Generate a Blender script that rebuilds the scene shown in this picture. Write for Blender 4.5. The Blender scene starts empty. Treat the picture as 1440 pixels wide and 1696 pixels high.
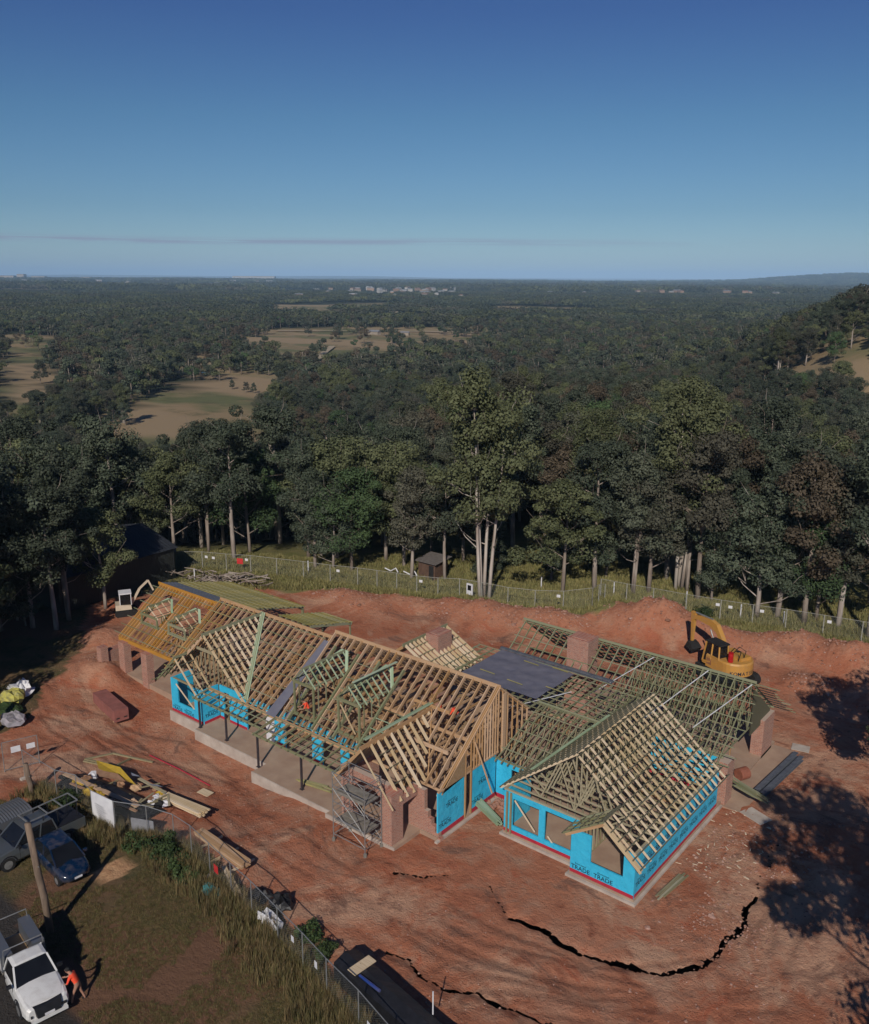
import bpy, math, random
import numpy as np
from mathutils import Vector, Matrix, Quaternion
random.seed(7)
R = math.radians
scn = bpy.context.scene
COL = scn.collection

# ---------------------------------------------------------------- camera
CAM = Vector((0, 0, 30.0))
pitch, yaw, roll = math.atan(389 / 1500), R(38.6), R(0.35)
fw = Vector((-math.sin(yaw) * math.cos(pitch), math.cos(yaw) * math.cos(pitch), -math.sin(pitch)))
r0 = Vector((math.cos(yaw), math.sin(yaw), 0)); u0 = r0.cross(fw)
rr = r0 * math.cos(roll) + u0 * math.sin(roll); uu = u0 * math.cos(roll) - r0 * math.sin(roll)
cd = bpy.data.cameras.new('camera'); cam = bpy.data.objects.new('camera', cd); COL.objects.link(cam)
cd.sensor_fit = 'HORIZONTAL'; cd.sensor_width = 36; cd.lens = 36 * 1500 / 1440
cd.clip_start = 0.5; cd.clip_end = 120000
cam.matrix_world = Matrix(((rr.x, uu.x, -fw.x, CAM.x), (rr.y, uu.y, -fw.y, CAM.y), (rr.z, uu.z, -fw.z, CAM.z), (0, 0, 0, 1)))
scn.camera = cam

# ---------------------------------------------------------------- light
SUN_EL, SUN_AZ = 33.5, -61.0            # azimuth measured from +X towards +Y
sd = Vector((math.cos(R(SUN_AZ)) * math.cos(R(SUN_EL)), math.sin(R(SUN_AZ)) * math.cos(R(SUN_EL)), math.sin(R(SUN_EL))))
ld = bpy.data.lights.new('sun', 'SUN'); ld.energy = 3.4; ld.angle = R(0.55); ld.color = (1, 0.93, 0.83)
lo = bpy.data.objects.new('sun', ld); COL.objects.link(lo); lo.location = (20, -30, 60)
lo.rotation_euler = sd.to_track_quat('Z', 'Y').to_euler()
world = bpy.data.worlds.new('World'); scn.world = world; world.use_nodes = True
nt = world.node_tree; nt.nodes.clear()
wo = nt.nodes.new('ShaderNodeOutputWorld'); bg = nt.nodes.new('ShaderNodeBackground')
sky = nt.nodes.new('ShaderNodeTexSky'); sky.sky_type = 'NISHITA'; sky.sun_disc = False
sky.sun_elevation = R(SUN_EL); sky.sun_rotation = R(90 - SUN_AZ)
sky.altitude = 60; sky.air_density = 1.0; sky.dust_density = 0.35; sky.ozone_density = 3.2
bg.inputs['Strength'].default_value = 0.074
# thin band of far cloud low in the sky
tc = nt.nodes.new('ShaderNodeTexCoord'); sx = nt.nodes.new('ShaderNodeSeparateXYZ')
nt.links.new(tc.outputs['Generated'], sx.inputs[0])
mp = nt.nodes.new('ShaderNodeMapping'); mp.inputs['Scale'].default_value = (9, 9, 420)
nt.links.new(tc.outputs['Generated'], mp.inputs[0])
cn = nt.nodes.new('ShaderNodeTexNoise'); cn.inputs['Scale'].default_value = 1.0; cn.inputs['Detail'].default_value = 7
nt.links.new(mp.outputs[0], cn.inputs['Vector'])
mp2 = nt.nodes.new('ShaderNodeMapping'); mp2.inputs['Scale'].default_value = (2.0, 2.0, 0)
nt.links.new(tc.outputs['Generated'], mp2.inputs[0])
wob = nt.nodes.new('ShaderNodeTexNoise'); wob.inputs['Scale'].default_value = 1.0; wob.inputs['Detail'].default_value = 2
nt.links.new(mp2.outputs[0], wob.inputs['Vector'])
def wm(op, a, b=None, c=None):
    n = nt.nodes.new('ShaderNodeMath'); n.operation = op
    for i, v in enumerate((a, b, c)):
        if v is None: continue
        if isinstance(v, (int, float)): n.inputs[i].default_value = v
        else: nt.links.new(v, n.inputs[i])
    return n.outputs[0]
def wmr(v, a, b, c, d):
    n = nt.nodes.new('ShaderNodeMapRange'); n.interpolation_type = 'SMOOTHSTEP'
    nt.links.new(v, n.inputs[0])
    for i, k in enumerate((a, b, c, d)): n.inputs[i + 1].default_value = k
    return n.outputs[0]
zc = wm('ADD', sx.outputs['Z'], wm('MULTIPLY', wm('SUBTRACT', wob.outputs[0], 0.5), 0.012))
band = wm('MULTIPLY', wmr(zc, 0.0300, 0.0345, 0, 1), wmr(zc, 0.0350, 0.040, 1, 0))
gap = wmr(wm('ADD', sx.outputs['X'], wm('MULTIPLY', sx.outputs['Y'], -.35)), -1.05, -.55, 1, 0)
cl = wm('MULTIPLY', wm('MULTIPLY', wm('MULTIPLY', band, gap), wmr(cn.outputs[0], 0.38, 0.56, 0, 1)), 0.9)
# the photograph's sky is polarised: deeper and bluer with height all round
rp_ = nt.nodes.new('ShaderNodeValToRGB'); nt.links.new(sx.outputs['Z'], rp_.inputs[0]); el = rp_.color_ramp.elements
el[0].position = 0.0; el[0].color = (.60, .78, 1.0, 1); el[1].position = .30; el[1].color = (.255, .40, .68, 1)
for p_, c_ in ((1.0, (.16, .27, .50, 1)), (.018, (.56, .75, .97, 1)), (.068, (.41, .595, .79, 1)), (.155, (.335, .535, .71, 1)), (.248, (.26, .40, .675, 1))): e_ = el.new(p_); e_.color = c_
tm = nt.nodes.new('ShaderNodeMix'); tm.data_type = 'RGBA'; tm.blend_type = 'MULTIPLY'; tm.inputs['Factor'].default_value = 1
nt.links.new(sky.outputs[0], tm.inputs['A']); nt.links.new(rp_.outputs[0], tm.inputs['B'])
mx = nt.nodes.new('ShaderNodeMix'); mx.data_type = 'RGBA'
nt.links.new(cl, mx.inputs['Factor']); nt.links.new(tm.outputs['Result'], mx.inputs['A'])
mx.inputs['B'].default_value = (3.3, 3.6, 4.9, 1)
nt.links.new(mx.outputs['Result'], bg.inputs['Color']); nt.links.new(bg.outputs[0], wo.inputs[0])
scn.view_settings.view_transform = 'Standard'; scn.view_settings.look = 'None'
scn.view_settings.gamma = 1; scn.view_settings.use_curve_mapping = False
scn.view_settings.exposure = 0.0
scn.render.engine = 'CYCLES'

# ---------------------------------------------------------------- helpers
W = {}                                      # world origin of every (unrotated) parent
def tag(o, label=None, cat=None, group=None, kind=None):
    for k, v in (('label', label), ('category', cat), ('group', group), ('kind', kind)):
        if v: o[k] = v
    return o
def empty(name, loc, label, cat, group=None, rz=0, local=False):
    o = bpy.data.objects.new(name, None); COL.objects.link(o); o.location = loc; o.rotation_euler = (0, 0, rz)
    o.empty_display_size = 0.3
    W[o] = Vector((0, 0, 0)) if local else Vector(loc)
    return tag(o, label, cat, group)
def link(name, me, parent=None, loc=(0, 0, 0)):
    o = bpy.data.objects.new(name, me); COL.objects.link(o)
    loc = Vector(loc)
    if parent is not None:
        o.parent = parent; o.location = loc - W[parent]
    else: o.location = loc
    W[o] = loc
    return o
class MB:
    def __init__(s): s.v = []; s.f = []; s.m = []; s.cm = 0
    def mat(s, i): s.cm = i; return s
    def face(s, idx): s.f.append(idx); s.m.append(s.cm)
    def quad(s, a, b, c, d):
        n = len(s.v); s.v += [tuple(a), tuple(b), tuple(c), tuple(d)]; s.face((n, n + 1, n + 2, n + 3)); return s
    def poly(s, pts):
        n = len(s.v); s.v += [tuple(p) for p in pts]; s.face(tuple(range(n, n + len(pts)))); return s
    def hexa(s, p):                         # 8 corners: 4 bottom, 4 top
        n = len(s.v); s.v += [tuple(q) for q in p]
        for f in ((3, 2, 1, 0), (4, 5, 6, 7), (0, 1, 5, 4), (1, 2, 6, 5), (2, 3, 7, 6), (3, 0, 4, 7)): s.face(tuple(n + i for i in f))
        return s
    def box(s, x0, y0, z0, x1, y1, z1):
        return s.hexa([(x0, y0, z0), (x1, y0, z0), (x1, y1, z0), (x0, y1, z0), (x0, y0, z1), (x1, y0, z1), (x1, y1, z1), (x0, y1, z1)])
    def rbox(s, c, size, rz=0, tilt=0):
        c = Vector(c); m = Matrix.Rotation(rz, 3, 'Z') @ Matrix.Rotation(tilt, 3, 'Y'); a, b, d = (k / 2 for k in size)
        return s.hexa([c + m @ Vector(p) for p in ((-a, -b, -d), (a, -b, -d), (a, b, -d), (-a, b, -d), (-a, -b, d), (a, -b, d), (a, b, d), (-a, b, d))])
    def bar(s, p, q, w, h, side=None):
        p = Vector(p); q = Vector(q); d = (q - p).normalized()
        sd_ = Vector(side) if side else d.cross(Vector((0, 0, 1)))
        if sd_.length < 1e-4: sd_ = Vector((1, 0, 0))
        sd_ = (sd_ - d * sd_.dot(d)).normalized(); up = sd_.cross(d); a = sd_ * w / 2; b = up * h / 2
        return s.hexa([p - a - b, q - a - b, q + a - b, p + a - b, p - a + b, q - a + b, q + a + b, p + a + b])
    def tube(s, pts, rad, n=8, cap=True):
        pts = [Vector(p) for p in pts]
        if isinstance(rad, (int, float)): rad = [rad] * len(pts)
        base = len(s.v); ref = None
        for i, p in enumerate(pts):
            d = (pts[min(i + 1, len(pts) - 1)] - pts[max(i - 1, 0)]).normalized()
            if ref is None: ref = d.orthogonal().normalized()
            a = (ref - d * ref.dot(d)).normalized(); ref = a; b = d.cross(a)
            for k in range(n):
                t = 2 * math.pi * k / n; s.v.append(tuple(p + (a * math.cos(t) + b * math.sin(t)) * rad[i]))
        for i in range(len(pts) - 1):
            for k in range(n):
                a0 = base + i * n + k; a1 = base + i * n + (k + 1) % n; s.face((a0, a1, a1 + n, a0 + n))
        if cap:
            s.face(tuple(base + k for k in range(n))[::-1]); e = base + (len(pts) - 1) * n; s.face(tuple(e + k for k in range(n)))
        return s
    def loft(s, secs, close=True, cap=True):
        base = len(s.v); n = len(secs[0])
        for sec in secs: s.v += [tuple(p) for p in sec]
        for i in range(len(secs) - 1):
            for k in range(n if close else n - 1):
                a0 = base + i * n + k; a1 = base + i * n + (k + 1) % n; s.face((a0, a0 + n, a1 + n, a1))
        if cap: s.face(tuple(base + k for k in range(n))); e = base + (len(secs) - 1) * n; s.face(tuple(e + k for k in range(n))[::-1])
        return s
    def blob(s, c, rx, ry, rz, rnd, amp=0.25, nu=8, nv=5):
        c = Vector(c); base = len(s.v)
        for j in range(nv + 1):
            th = math.pi * j / nv
            for i in range(nu):
                ph = 2 * math.pi * i / nu; k = 1 + rnd.uniform(-amp, amp)
                s.v.append((c.x + rx * k * math.sin(th) * math.cos(ph), c.y + ry * k * math.sin(th) * math.sin(ph), c.z + rz * k * math.cos(th)))
        for j in range(nv):
            for i in range(nu):
                a = base + j * nu + i; b = base + j * nu + (i + 1) % nu; s.face((a, a + nu, b + nu, b))
        return s
    def mesh(s, name, mats, origin=(0, 0, 0), smooth=False):
        me = bpy.data.meshes.new(name); o = origin
        me.from_pydata([(v[0] - o[0], v[1] - o[1], v[2] - o[2]) for v in s.v], [], s.f)
        mats = mats if isinstance(mats, (list, tuple)) else [mats]
        for m in mats: me.materials.append(m)
        if len(mats) > 1: me.polygons.foreach_set('material_index', s.m)
        if smooth: me.polygons.foreach_set('use_smooth', [True] * len(s.f))
        me.update(); return me
    def build(s, name, mats, parent=None, smooth=False, origin=None):
        if origin is None:
            xs = list(zip(*s.v)); origin = [(min(a) + max(a)) / 2 for a in xs]
            if parent is None: origin[2] = min(xs[2])
        return link(name, s.mesh(name, mats, origin, smooth), parent, origin)
_bars = {}
def barobj(name, parent, p, q, w, h, m, side=None):
    """one straight timber or steel member as its own object; equal members share a mesh"""
    p = Vector(p); q = Vector(q); d = q - p; L = round(d.length, 2)
    if L < 0.03: return None
    k = (name, L, w, h, m.name)
    if k not in _bars: _bars[k] = MB().box(-L / 2, -w / 2, -h / 2, L / 2, w / 2, h / 2).mesh(name, m)
    d.normalize(); sv = Vector(side) if side else Vector((0, 0, 1)).cross(d)
    if sv.length < 1e-4: sv = Vector((0, 1, 0))
    sv = (sv - d * sv.dot(d)).normalized(); up = d.cross(sv)
    o = bpy.data.objects.new(name, _bars[k]); COL.objects.link(o); c = (p + q) / 2
    if parent is not None: o.parent = parent; c2 = c - W[parent]
    else: c2 = c
    o.location = c2; o.rotation_mode = 'QUATERNION'
    o.rotation_quaternion = Matrix(((d.x, sv.x, up.x), (d.y, sv.y, up.y), (d.z, sv.z, up.z))).to_quaternion()
    W[o] = c
    return o

# ---------------------------------------------------------------- materials
def principled(name):
    m = bpy.data.materials.new(name); m.use_nodes = True; t = m.node_tree
    return m, t, t.nodes['Principled BSDF']
def mixrgb(t, fac, a, b, blend='MIX'):
    n = t.nodes.new('ShaderNodeMix'); n.data_type = 'RGBA'; n.blend_type = blend
    for key, v in (('Factor', fac), ('A', a), ('B', b)):
        if isinstance(v, (int, float)): n.inputs[key].default_value = v
        elif isinstance(v, tuple): n.inputs[key].default_value = (*v[:3], 1)
        else: t.links.new(v, n.inputs[key])
    return n.outputs['Result']
def noise(t, vec, scale, detail=4, rough=0.55, dist=0):
    n = t.nodes.new('ShaderNodeTexNoise'); n.inputs['Scale'].default_value = scale; n.inputs['Detail'].default_value = detail
    n.inputs['Roughness'].default_value = rough; n.inputs['Distortion'].default_value = dist
    if vec is not None: t.links.new(vec, n.inputs['Vector'])
    return n.outputs[0]
def maprange(t, v, a, b, c=0., d=1.):
    n = t.nodes.new('ShaderNodeMapRange'); t.links.new(v, n.inputs[0])
    for i, k in enumerate((a, b, c, d)): n.inputs[i + 1].default_value = k
    return n.outputs[0]
def mathn(t, op, a, b=None):
    n = t.nodes.new('ShaderNodeMath'); n.operation = op
    for i, v in enumerate((a, b)):
        if v is None: continue
        if isinstance(v, (int, float)): n.inputs[i].default_value = v
        else: t.links.new(v, n.inputs[i])
    return n.outputs[0]
def vec(t, kind='pos', scale=None):
    if kind == 'pos': o = t.nodes.new('ShaderNodeNewGeometry').outputs['Position']
    else: o = t.nodes.new('ShaderNodeTexCoord').outputs['Object']
    if scale:
        mp_ = t.nodes.new('ShaderNodeMapping'); mp_.inputs['Scale'].default_value = scale; t.links.new(o, mp_.inputs[0]); o = mp_.outputs[0]
    return o
def bump(t, bs, h, dist, strength=1.0):
    n = t.nodes.new('ShaderNodeBump'); n.inputs['Distance'].default_value = dist; n.inputs['Strength'].default_value = strength
    t.links.new(h, n.inputs['Height']); t.links.new(n.outputs[0], bs.inputs['Normal'])
def MT(name, c1, c2=None, sc=6, rough=0.8, metal=0, bmp=0, rnd=0, kind='obj', stretch=None, coat=0):
    m, t, b = principled(name); c2 = c2 or tuple(x * 0.72 for x in c1)
    v = vec(t, kind, stretch); nz = noise(t, v, sc, 5)
    c = mixrgb(t, maprange(t, nz, 0.35, 0.65), c1, c2)
    if rnd:
        oi = t.nodes.new('ShaderNodeObjectInfo'); k = maprange(t, oi.outputs['Random'], 0, 1, 1 - rnd, 1 + rnd)
        hs = t.nodes.new('ShaderNodeHueSaturation'); t.links.new(k, hs.inputs['Value']); t.links.new(c, hs.inputs['Color'])
        t.links.new(maprange(t, oi.outputs['Random'], 0, 1, 1.15, 0.8), hs.inputs['Saturation']); c = hs.outputs[0]
    t.links.new(c, b.inputs['Base Color']); b.inputs['Roughness'].default_value = rough; b.inputs['Metallic'].default_value = metal
    if coat: b.inputs['Coat Weight'].default_value = coat
    if bmp: bump(t, b, nz, bmp)
    return m
M = {}
M['pine'] = MT('pine_timber', (0.52, 0.33, 0.18), (0.42, 0.25, 0.13), 3, rnd=0.16, stretch=(0.4, 6, 6))
M['pine_gold'] = MT('golden_pine_timber', (0.56, 0.30, 0.085), (0.44, 0.22, 0.065), 3, rnd=0.16, stretch=(0.4, 6, 6))
M['pine_pale'] = MT('pale_pine_timber', (0.66, 0.52, 0.34), (0.54, 0.4, 0.24), 3, rnd=0.14, stretch=(0.4, 6, 6))
M['green_timber'] = MT('green_treated_timber', (0.20, 0.23, 0.125), (0.25, 0.225, 0.13), 3, rnd=0.22, stretch=(0.4, 5, 5))
M['mint_timber'] = MT('fresh_green_treated_timber', (0.36, 0.46, 0.31), (0.28, 0.36, 0.22), 3, rnd=0.18, stretch=(0.4, 5, 5))
M['truss'] = MT('shaded_weathered_timber', (0.34, 0.28, 0.165), (0.24, 0.21, 0.125), 3, rnd=0.25, stretch=(0.4, 5, 5))  # on the wing truss webs this brown stands in for shade
M['batten_dark'] = MT('dark_green_batten_timber', (0.10, 0.105, 0.065), (0.15, 0.135, 0.085), 3, rnd=0.2, stretch=(0.4, 5, 5))
M['batten_gold'] = MT('yellow_green_batten_timber', (0.36, 0.30, 0.09), (0.22, 0.21, 0.09), 2, rnd=0.2, stretch=(0.7, 5, 5))
M['osb'] = MT('chipboard_sheet', (0.36, 0.24, 0.13), (0.29, 0.19, 0.10), 8, rough=0.85)
M['concrete'] = MT('pale_concrete', (0.50, 0.44, 0.38), (0.38, 0.31, 0.26), 1.3, rough=0.9, bmp=0.01, kind='pos')
M['slab'] = MT('dusty_concrete_slab', (0.40, 0.28, 0.20), (0.32, 0.21, 0.15), 0.9, rough=0.9, bmp=0.005, kind='pos')
M['post'] = MT('dark_steel_post', (0.075, 0.065, 0.075), None, 4, rough=0.5, metal=0.4)
M['steel'] = MT('grey_steel_beam', (0.16, 0.18, 0.21), (0.11, 0.12, 0.15), 3, rough=0.5, metal=0.3)
M['galv'] = MT('galvanised_tube', (0.36, 0.36, 0.35), (0.25, 0.25, 0.25), 3, rough=0.45, metal=0.5)
M['fence_post'] = MT('weathered_fence_post', (0.36, 0.35, 0.31), (0.25, 0.24, 0.2), 4, rough=0.8)
M['white'] = MT('white_sheet', (0.72, 0.71, 0.72), (0.6, 0.59, 0.62), 2, rough=0.7)
M['white_strap'] = MT('white_brace_strap', (0.78, 0.78, 0.8), None, 2, rough=0.5)
M['red_strip'] = MT('red_damp_course', (0.46, 0.025, 0.05), (0.36, 0.02, 0.04), 3, rough=0.6, kind='pos')
M['black'] = MT('black_plastic', (0.010, 0.010, 0.012), (0.018, 0.018, 0.022), 3, rough=0.5, bmp=0.03)
M['dark'] = MT('dark_rubber', (0.016, 0.015, 0.015), None, 5, rough=0.85)
M['glass'] = MT('dark_car_glass', (0.012, 0.013, 0.015), None, 2, rough=0.08)
M['sark'] = MT('blue_grey_sarking', (0.13, 0.13, 0.17), (0.17, 0.165, 0.20), 1.1, rough=0.62, bmp=0.05, kind='pos')
M['deck'] = MT('aluminium_scaffold_deck', (0.25, 0.23, 0.2), (0.17, 0.155, 0.13), 3, rough=0.7)
M['orange'] = MT('hi_vis_orange_cloth', (0.95, 0.10, 0.035), (0.85, 0.07, 0.03), 6, rough=0.8)
M['lime'] = MT('hi_vis_lime_cloth', (0.35, 0.75, 0.03), None, 6, rough=0.8)
M['skin'] = MT('skin', (0.42, 0.22, 0.15), None, 6, rough=0.6)
M['khaki'] = MT('drab_work_trousers', (0.09, 0.08, 0.075), None, 6, rough=0.9)
M['ink'] = MT('black_print', (0.006, 0.02, 0.05), None, 6, rough=0.7)
def blue_mat():
    m, t, b = principled('blue_house_wrap')
    v = vec(t); n1 = noise(t, v, 2.2, 6, 0.6); n2 = noise(t, v, 9, 4, 0.6)
    c = mixrgb(t, maprange(t, n1, 0.3, 0.7), (0.030, 0.43, 0.68), (0.048, 0.52, 0.77))
    c = mixrgb(t, maprange(t, n2, 0.62, 0.72), c, (0.020, 0.32, 0.54))
    t.links.new(c, b.inputs['Base Color']); b.inputs['Roughness'].default_value = 0.55
    bump(t, b, n1, 0.10, 0.7); return m
M['blue'] = blue_mat()
def brick_mat():
    m, t, b = principled('red_brickwork')
    g = t.nodes.new('ShaderNodeNewGeometry'); sp = t.nodes.new('ShaderNodeSeparateXYZ'); t.links.new(g.outputs['Position'], sp.inputs[0])
    sn = t.nodes.new('ShaderNodeSeparateXYZ'); t.links.new(g.outputs['Normal'], sn.inputs[0])
    isx = mathn(t, 'GREATER_THAN', mathn(t, 'ABSOLUTE', sn.outputs['X']), 0.7)
    mxn = t.nodes.new('ShaderNodeMix'); t.links.new(isx, mxn.inputs[0]); t.links.new(sp.outputs['X'], mxn.inputs[2]); t.links.new(sp.outputs['Y'], mxn.inputs[3])
    cb = t.nodes.new('ShaderNodeCombineXYZ'); t.links.new(mxn.outputs[0], cb.inputs[0]); t.links.new(sp.outputs['Z'], cb.inputs[1])
    br = t.nodes.new('ShaderNodeTexBrick'); t.links.new(cb.outputs[0], br.inputs['Vector'])
    br.inputs['Scale'].default_value = 1; br.inputs['Brick Width'].default_value = 0.24; br.inputs['Row Height'].default_value = 0.086
    br.inputs['Mortar Size'].default_value = 0.012; br.inputs['Mortar Smooth'].default_value = 0.2; br.inputs['Bias'].default_value = -0.1
    br.inputs['Color1'].default_value = (0.44, 0.18, 0.12, 1); br.inputs['Color2'].default_value = (0.29, 0.11, 0.08, 1); br.inputs['Mortar'].default_value = (0.46, 0.36, 0.29, 1)
    v = vec(t); n1 = noise(t, v, 3.5, 4)
    c = mixrgb(t, maprange(t, n1, 0.45, 0.8, 0, 0.6), br.outputs['Color'], (0.44, 0.30, 0.24))
    t.links.new(c, b.inputs['Base Color']); b.inputs['Roughness'].default_value = 0.9
    bump(t, b, mathn(t, 'SUBTRACT', 1.0, br.outputs['Fac']), 0.01); return m
M['brick'] = brick_mat()
def paint(name, c, rough=0.3, metal=0.0):
    m, t, b = principled(name); v = vec(t, 'obj'); n = noise(t, v, 2.5, 5)
    t.links.new(mixrgb(t, maprange(t, n, 0.45, 0.8, 0, 0.35), c, (0.25, 0.19, 0.15)), b.inputs['Base Color'])
    b.inputs['Roughness'].default_value = rough; b.inputs['Metallic'].default_value = metal; b.inputs['Coat Weight'].default_value = 0.4
    return m
M['car_white'] = paint('dusty_white_paint', (0.72, 0.71, 0.69)); M['car_blue'] = paint('dark_blue_paint', (0.003, 0.016, 0.045), 0.25)
M['car_silver'] = paint('grey_silver_paint', (0.16, 0.18, 0.19), 0.3, 0.6); M['digger'] = paint('digger_yellow_paint', (0.52, 0.265, 0.055), 0.5)
M['cream'] = paint('cream_paint', (0.6, 0.5, 0.38), 0.45); M['canopy_grey'] = paint('grey_toolbox_metal', (0.15, 0.165, 0.19), 0.4, 0.4)
M['bark'] = MT('pale_gum_bark', (0.36, 0.30, 0.25), (0.17, 0.125, 0.10), 1.6, rough=0.9, stretch=(1, 1, 0.25), rnd=0.25)
M['white_bark'] = MT('white_gum_bark', (0.56, 0.50, 0.44), (0.28, 0.22, 0.18), 1.4, rough=.9, stretch=(1, 1, .22))
M['pole'] = MT('weathered_pole_timber', (0.24, 0.17, 0.12), (0.13, 0.09, 0.065), 3, rough=0.9, stretch=(2, 2, 0.3), bmp=0.02)
def leaf_mat(name, c1, c2, c3=None, rnd=0.3):
    m, t, b = principled(name)
    a = t.nodes.new('ShaderNodeAttribute'); a.attribute_name = 'tone'
    oi = t.nodes.new('ShaderNodeObjectInfo')
    c = mixrgb(t, a.outputs['Fac'], c1, c2)
    c = mixrgb(t, maprange(t, oi.outputs['Random'], 0.55, 1.0, 0, 0.75), c, c3 or c2)
    hs = t.nodes.new('ShaderNodeHueSaturation'); t.links.new(maprange(t, mathn(t, 'FRACT', mathn(t, 'MULTIPLY', oi.outputs['Random'], 7.31)), 0, 1, 1 - rnd, 1 + rnd), hs.inputs['Value'])
    t.links.new(c, hs.inputs['Color']); t.links.new(hs.outputs[0], b.inputs['Base Color'])
    b.inputs['Roughness'].default_value = 0.75; b.inputs['Specular IOR Level'].default_value = 0.25
    return m
M['leaf'] = leaf_mat('gum_leaves', (0.038, 0.052, 0.032), (0.086, 0.100, 0.066), (0.092, 0.080, 0.058))
M['leaf_green'] = leaf_mat('bright_green_leaves', (0.036, 0.062, 0.026), (0.072, 0.112, 0.044))
M['leaf_olive'] = leaf_mat('olive_leaves', (0.058, 0.070, 0.031), (0.120, 0.130, 0.062))
M['leaf_brown'] = leaf_mat('brown_tinged_leaves', (0.066, 0.052, 0.035), (0.112, 0.086, 0.056))
M['grass_blade'] = leaf_mat('dry_and_green_grass', (0.085, 0.092, 0.030), (0.22, 0.160, 0.075), (0.20, 0.125, 0.062), 0.35)
M['paddock_blade'] = leaf_mat('paddock_grass_blades', (0.13, 0.145, 0.045), (0.27, 0.235, 0.095), (0.24, 0.19, 0.08), 0.3)
M['bush'] = leaf_mat('dark_bush_leaves', (0.020, 0.040, 0.013), (0.055, 0.080, 0.025))

# ---------------------------------------------------------------- terrain
def _h(ix, iy, s):
    n = (ix * 374761393 + iy * 668265263 + s * 982451653) & 0x7fffffff
    n = ((n ^ (n >> 13)) * 1274126177) & 0x7fffffff
    return ((n ^ (n >> 16)) & 0xffff) / 65535.0
def vnoise(x, y, s=0):
    x = np.asarray(x, float); y = np.asarray(y, float)
    ix = np.floor(x).astype(np.int64); iy = np.floor(y).astype(np.int64); fx = x - ix; fy = y - iy
    fx = fx * fx * (3 - 2 * fx); fy = fy * fy * (3 - 2 * fy)
    a = _h(ix, iy, s); b = _h(ix + 1, iy, s); c = _h(ix, iy + 1, s); d = _h(ix + 1, iy + 1, s)
    return (a * (1 - fx) + b * fx) * (1 - fy) + (c * (1 - fx) + d * fx) * fy
def fbm(x, y, s=0, o=4):
    r = 0; a = 0.5
    for i in range(o): r = r + a * vnoise(x * 2 ** i, y * 2 ** i, s + i); a *= 0.5
    return r / (1 - 0.5 ** o)
def sm(t): t = np.clip(t, 0, 1); return t * t * (3 - 2 * t)
def inpoly(x, y, poly):
    x = np.asarray(x); y = np.asarray(y); c = np.zeros(x.shape, bool); n = len(poly)
    for i in range(n):
        x1, y1 = poly[i]; x2, y2 = poly[(i + 1) % n]
        if y1 == y2: continue
        c ^= ((y1 > y) != (y2 > y)) & (x < (x2 - x1) * (y - y1) / (y2 - y1) + x1)
    return c
def dline(x, y, pts):
    d = np.full(np.shape(x), 1e9)
    for (x1, y1), (x2, y2) in zip(pts, pts[1:]):
        L = (x2 - x1) ** 2 + (y2 - y1) ** 2; t = np.clip(((x - x1) * (x2 - x1) + (y - y1) * (y2 - y1)) / L, 0, 1)
        d = np.minimum(d, np.hypot(x - x1 - t * (x2 - x1), y - y1 - t * (y2 - y1)))
    return d
SY, CY = math.sin(yaw), math.cos(yaw)
CRACKS = [([(-20.5, 31.7), (-18.8, 32.0), (-17.6, 31.6), (-16.7, 31.8), (-15.3, 32.1), (-14.0, 32.6), (-13.2, 33.0), (-12.6, 33.8), (-12.0, 34.6), (-11.7, 35.7), (-11.7, 37.0), (-11.4, 38.2), (-11.8, 39.6), (-11.7, 41.0)], .135),
          ([(-11.7, 41.0), (-12.2, 42.4), (-12.0, 43.6), (-12.6, 45.0), (-12.3, 46.0)], .035),
          ([(-27.0, 30.7), (-26.3, 31.2), (-25.7, 31.4), (-24.9, 32.4)], .065),
          ([(-23.6, 26.2), (-22.4, 26.5), (-21.5, 26.1), (-20.0, 26.1), (-19.0, 26.9), (-18.0, 26.8), (-17.2, 27.1), (-15.8, 27.2), (-14.5, 28)], .065),
          ([(-23.0, 33.5), (-21.8, 32.4), (-20.5, 31.7)], .035)]
MOUNDS = [(-33.8, 70.2, 4.6, 3.0, 1.9), (-28.8, 70.8, 4.2, 2.8, 2.0), (-22.6, 72.5, 3, 2.0, 1.0), (-17.5, 73.3, 4.2, 2.6, 1.9), (-12.0, 73.0, 4, 3.0, 1.9), (-44.0, 64.2, 5.5, 2.0, 1.3), (-50, 61.8, 6, 1.7, .9),
          (-57, 58.8, 5, 1.8, .8), (-39.0, 66.2, 3.0, 1.8, 1.3), (-17.2, 67.6, 1.9, 1.5, .8), (-61.5, 34.8, 2.6, 2.0, 1.0), (-66, 38.5, 3.0, 2.5, 1.0), (-59.0, 34.3, 2.2, 1.0, .5), (-69, 46, 2.5, 1.6, 1.2), (-64.5, 51.5, 2.5, 1.2, .5)]
HOUSE = (-60.5, 33.4, -16, 57)
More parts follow.
